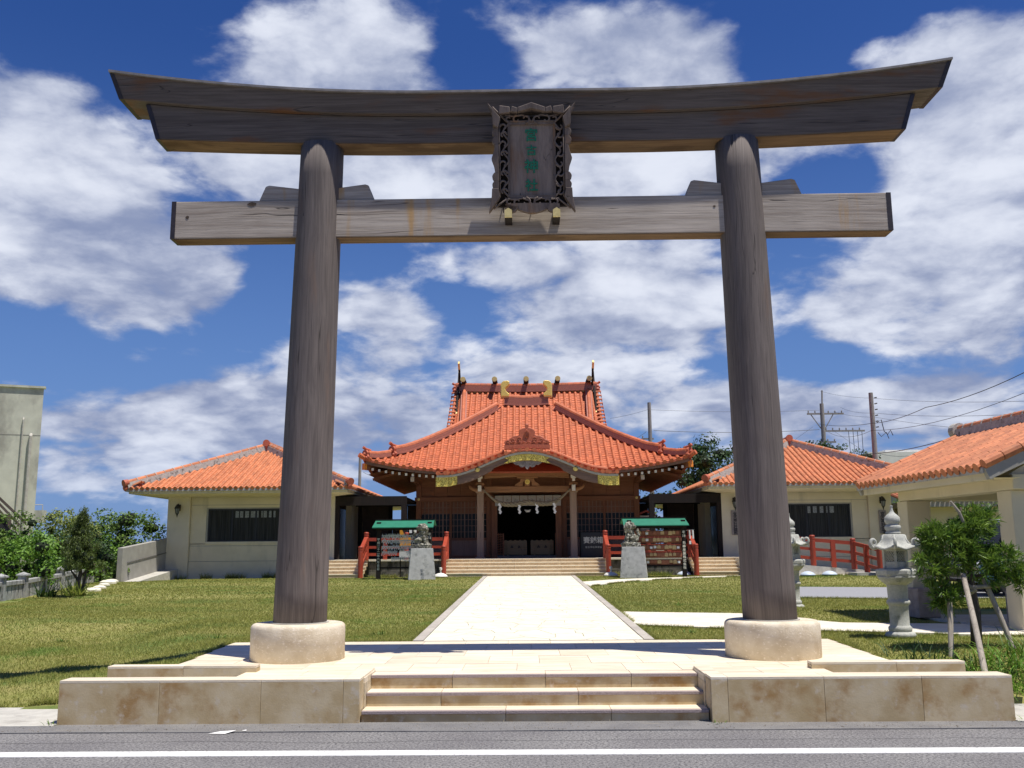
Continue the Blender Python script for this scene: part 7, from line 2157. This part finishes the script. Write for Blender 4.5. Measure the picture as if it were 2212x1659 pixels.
car(12.9, 25.2, 0, 'dark van with a pale roof, half hidden behind the pavilion', mat('van_paint', (.03,.03,.04), (.02,.02,.03), 3, .3, coat=.5), mat('white_car_paint', (.7,.7,.7), (.66,.66,.66), 3, .3, coat=.5), True)
car(12.4, 23.0, radians(-8), 'blue car seen through the pavilion in front of the van', mat('blue_car_paint', (.05,.14,.22), (.04,.12,.19), 3, .3, coat=.6), MATS['blue_car_paint'], False)

# litter on the gutter
MB().add([(-3.02, 9.10, .006), (-2.86, 9.09, .006), (-2.78, 9.17, .022), (-2.93, 9.17, .012)], [(0, 1, 2, 3)]).build('paper_scrap', PAPER, None, label='torn white paper scrap lying in the gutter before the steps', cat='litter')
MB().add([(-2.74, 9.18, .014), (-2.69, 9.18, .016), (-2.70, 9.21, .020)], [(0, 1, 2)]).build('paper_scrap', PAPER, None, label='tiny white paper scrap in the gutter, right of the larger one', cat='litter')

# grit, dry leaves and small weeds gathered along the gutter
r_ = np.random.default_rng(77); n = 1500
x = r_.uniform(-8, 8, n); y = 9.20+np.abs(r_.normal(0, .10, n)); y = np.where(r_.random(n) < .25, 9.46+r_.uniform(-.03, .05, n), y); y = np.minimum(y, 9.50); s_ = r_.uniform(.003, .011, n); z = np.full(n, .012)
c = np.stack([x, y, z], -1); k3 = r_.normal(0, 1, (n, 4, 3)); k3 /= np.linalg.norm(k3, axis=2, keepdims=True)
V = (c[:, None]+k3*s_[:, None, None]*np.array([1, 1, .5])).reshape(-1, 3); b = np.arange(n)[:, None]*4
F = np.concatenate([b+np.array([0, 1, 2]), b+np.array([0, 2, 3]), b+np.array([0, 3, 1]), b+np.array([1, 3, 2])])
np_mesh('gutter_grit', V, F, mat('grit', (.42,.36,.27), (.20,.15,.10), 60, .9, rnd=.3), None, kind='stuff', label='grit and crumbs of dry leaf along the gutter before the steps', cat='grit')
for i, (x, y, l) in enumerate(((-4.70, 9.52, .10), (1.72, 9.47, .05), (4.62, 9.47, .12))):
    blade_plant('weed_clump', ['tiny weed at the road end of the left low wall', 'tiny weed in the joint beside the lowest step', 'tiny weed at the road end of the right low wall'][i], (x, y, .01), 12, l, .010, 'mid', 'weed', 90+i, .6, .6)
# a long fine crack along the carriageway edge
pts = [(-9+.3*i, 8.72+.10*noise.noise(Vector((i*.23, 0, 5)))+.03*noise.noise(Vector((i*1.3, 2, 5))), .0035) for i in range(61)]
vs = []; fs = []
for i, p in enumerate(pts):
    w = .0035*(1+.8*noise.noise(Vector((i*.7, 4, 1)))); vs += [(p[0], p[1]-w, p[2]), (p[0], p[1]+w, p[2])]
fs = [(2*i, 2*i+2, 2*i+3, 2*i+1) for i in range(len(pts)-1)]
MB().add(vs, fs).build('tar_crack', mat('tar_line', (.07,.07,.07), (.05,.05,.05), 20, .8), None, kind='structure')

# ================================================================ lawn grass
def inpoly(x, y, poly):
    c = np.zeros(x.shape, bool); n = len(poly)
    for i in range(n):
        (xa, ya), (xb, yb) = poly[i], poly[(i+1) % n]
        c ^= ((ya > y) != (yb > y)) & (x < (xb-xa)*(y-ya)/((yb-ya) or 1e-9)+xa)
    return c
def grow(n, x0, x1, y0, y1, h0, w0):
    x = rng.uniform(x0, x1, n); y = rng.uniform(y0, y1, n)
    k = ~((np.abs(x) < 1.715) & (y > 13.6))
    k &= ~((x > -4.09-(y-11.15)*.055) & (x < 4.03+(y-11.15)*.045) & (y < 13.81))
    k &= ~((np.abs(x) > 4.45) & (y < 10.57)); k &= ~((np.abs(x) <= 4.55) & (y < 10.47))
    for U_, L_ in ((MID_U, MID_L), (FAR_U, FAR_L)): k &= ~inpoly(x, y, U_+L_[::-1])
    k &= ~inpoly(x, y, DRV[0]+DRV[1][::-1])
    k &= ~((np.abs(x) < 8.3) & (y > 36.95)); k &= ~((np.abs(x) < 14.3) & (np.abs(x) > 6.2) & (y > 38.2))
    k &= ~((x > -3.3) & (x < 3.05) & (y > 35.95)); k &= ~((x < -14.0) & (y > 34.2)); k &= ~((x > 7.7) & (x < 12.6) & (y > 34.4))
    k &= ~((x > 6.7) & (x < 11) & (y > 13.6) & (y < 18.8))
    k &= x > (-13.60-(y-25.2)*.192)
    x = x[k]; y = y[k]; n = len(x)
    z = height_np(x, y)-.014
    # mown unevenly: longer in places
    lowf = np.array([noise.noise(Vector((a*.45, b*.45, 0))) for a, b in zip(x[::8], y[::8])]).repeat(8)[:n] if n else 0
    lf = np.zeros(n); lf[:len(lowf)] = lowf[:n]
    h = h0*rng.uniform(.45, 1.25, n)*(1+.5*lf)
    a = rng.uniform(0, 2*pi, n); w = w0*rng.uniform(.6, 1.4, n)
    lx = rng.normal(0, .55, n)*h; ly = rng.normal(0, .55, n)*h
    V = np.stack([np.stack([x-np.cos(a)*w/2, y-np.sin(a)*w/2, z], -1), np.stack([x+np.cos(a)*w/2, y+np.sin(a)*w/2, z], -1), np.stack([x+lx, y+ly, z+h], -1)], 1).reshape(-1, 3)
    F = np.arange(3*n).reshape(n, 3)
    t = np.clip(rng.normal(.45, .28, n)-.35*lf, 0, 1)
    return V, F, np.repeat(t, 3)
GR = leaf_mat('grass_blade', (.165,.200,.030), (.39,.365,.100), (.14,.235,.034), .25, .65)
# greener and drier patches
m = GR; t = NT(m.node_tree)
patch = [n_ for n_ in m.node_tree.nodes if n_.type == 'TEX_NOISE'][0]; patch.inputs['Scale'].default_value = .55; patch.inputs['Detail'].default_value = 5
def border(n, line, off, h0, w0):
    """longer uncut blades along an edge"""
    P_ = []; 
    for (a, b) in zip(line[:-1], line[1:]):
        L_ = sqrt((b[0]-a[0])**2+(b[1]-a[1])**2); k = max(2, int(n*L_)); t_ = rng.uniform(0, 1, k)
        nx, ny = -(b[1]-a[1])/L_, (b[0]-a[0])/L_; o_ = np.abs(rng.normal(0, .030, k))*off
        keep = np.array([noise.noise(Vector(((a[0]+(b[0]-a[0])*q)*1.7, (a[1]+(b[1]-a[1])*q)*1.7, 3))) > -.15 for q in t_])
        P_.append(np.stack([a[0]+(b[0]-a[0])*t_+nx*o_, a[1]+(b[1]-a[1])*t_+ny*o_], -1)[keep])
    P_ = np.concatenate(P_); x, y = P_[:, 0], P_[:, 1]; n_ = len(x); z = height_np(x, y)-.01
    h = h0*rng.uniform(.4, 1.3, n_); a = rng.uniform(0, 2*pi, n_); w = w0*rng.uniform(.6, 1.4, n_)
    lx = rng.normal(0, .6, n_)*h; ly = rng.normal(0, .6, n_)*h
    V = np.stack([np.stack([x-np.cos(a)*w/2, y-np.sin(a)*w/2, z], -1), np.stack([x+np.cos(a)*w/2, y+np.sin(a)*w/2, z], -1), np.stack([x+lx, y+ly, z+h], -1)], 1).reshape(-1, 3)
    return V, np.arange(3*n_).reshape(n_, 3), np.repeat(rng.uniform(0, .8, n_), 3)
parts = [border(900, [(-1.73, 13.9), (-1.73, 30)], 1, .055, .009), border(900, [(1.72, 13.9), (1.72, 30)], -1, .055, .009), border(1100, [(-4.26, 13.8), (-1.75, 13.83)], 1, .065, .008), border(1100, [(1.75, 13.83), (4.1, 13.8)], 1, .065, .008),
         border(1300, [(-4.11, 10.5), (-4.11, 11.2), (-4.26, 13.8)], 1, .07, .008), border(1300, [(4.03, 10.5), (4.03, 11.2), (4.16, 13.8)], -1, .07, .008), border(1500, [(-4.5, 10.49), (-4.1, 10.49)], 1, .08, .008),
         border(900, MID_L, -1, .055, .009), border(900, MID_U, 1, .055, .010), border(1000, [(-9.5, 10.59), (-4.7, 10.59)], 1, .07, .009), border(700, DRV[0], -1, .06, .012), border(700, FAR_L, -1, .06, .014), border(300, [(-14.0, 37.9), (-8.6, 38.1)], -1, .22, .02), border(300, [(-6.1, 36.95), (-3.4, 36.95)], -1, .14, .02), border(300, [(3.2, 36.95), (6.0, 36.95)], -1, .16, .02),
         grow(330000, -9.5, 9.5, 10.45, 16.5, .038, .0075), grow(330000, -13, 11, 16.5, 25, .034, .012), grow(190000, -15.5, 15.5, 25, 37, .034, .020)]
V = []; F = []; T = []; off = 0
for v, f, tt in parts: V.append(v); F.append(f+off); T.append(tt); off += len(v)
gobj = np_mesh('grass', np.concatenate(V), np.concatenate(F), GR, None, attr=np.concatenate(T), kind='stuff')
gobj['label'] = 'short mown yellow-green grass covering the lawns'
gobj['category'] = 'grass'
print('objects', len(bpy.data.objects), 'meshes', len(bpy.data.meshes))
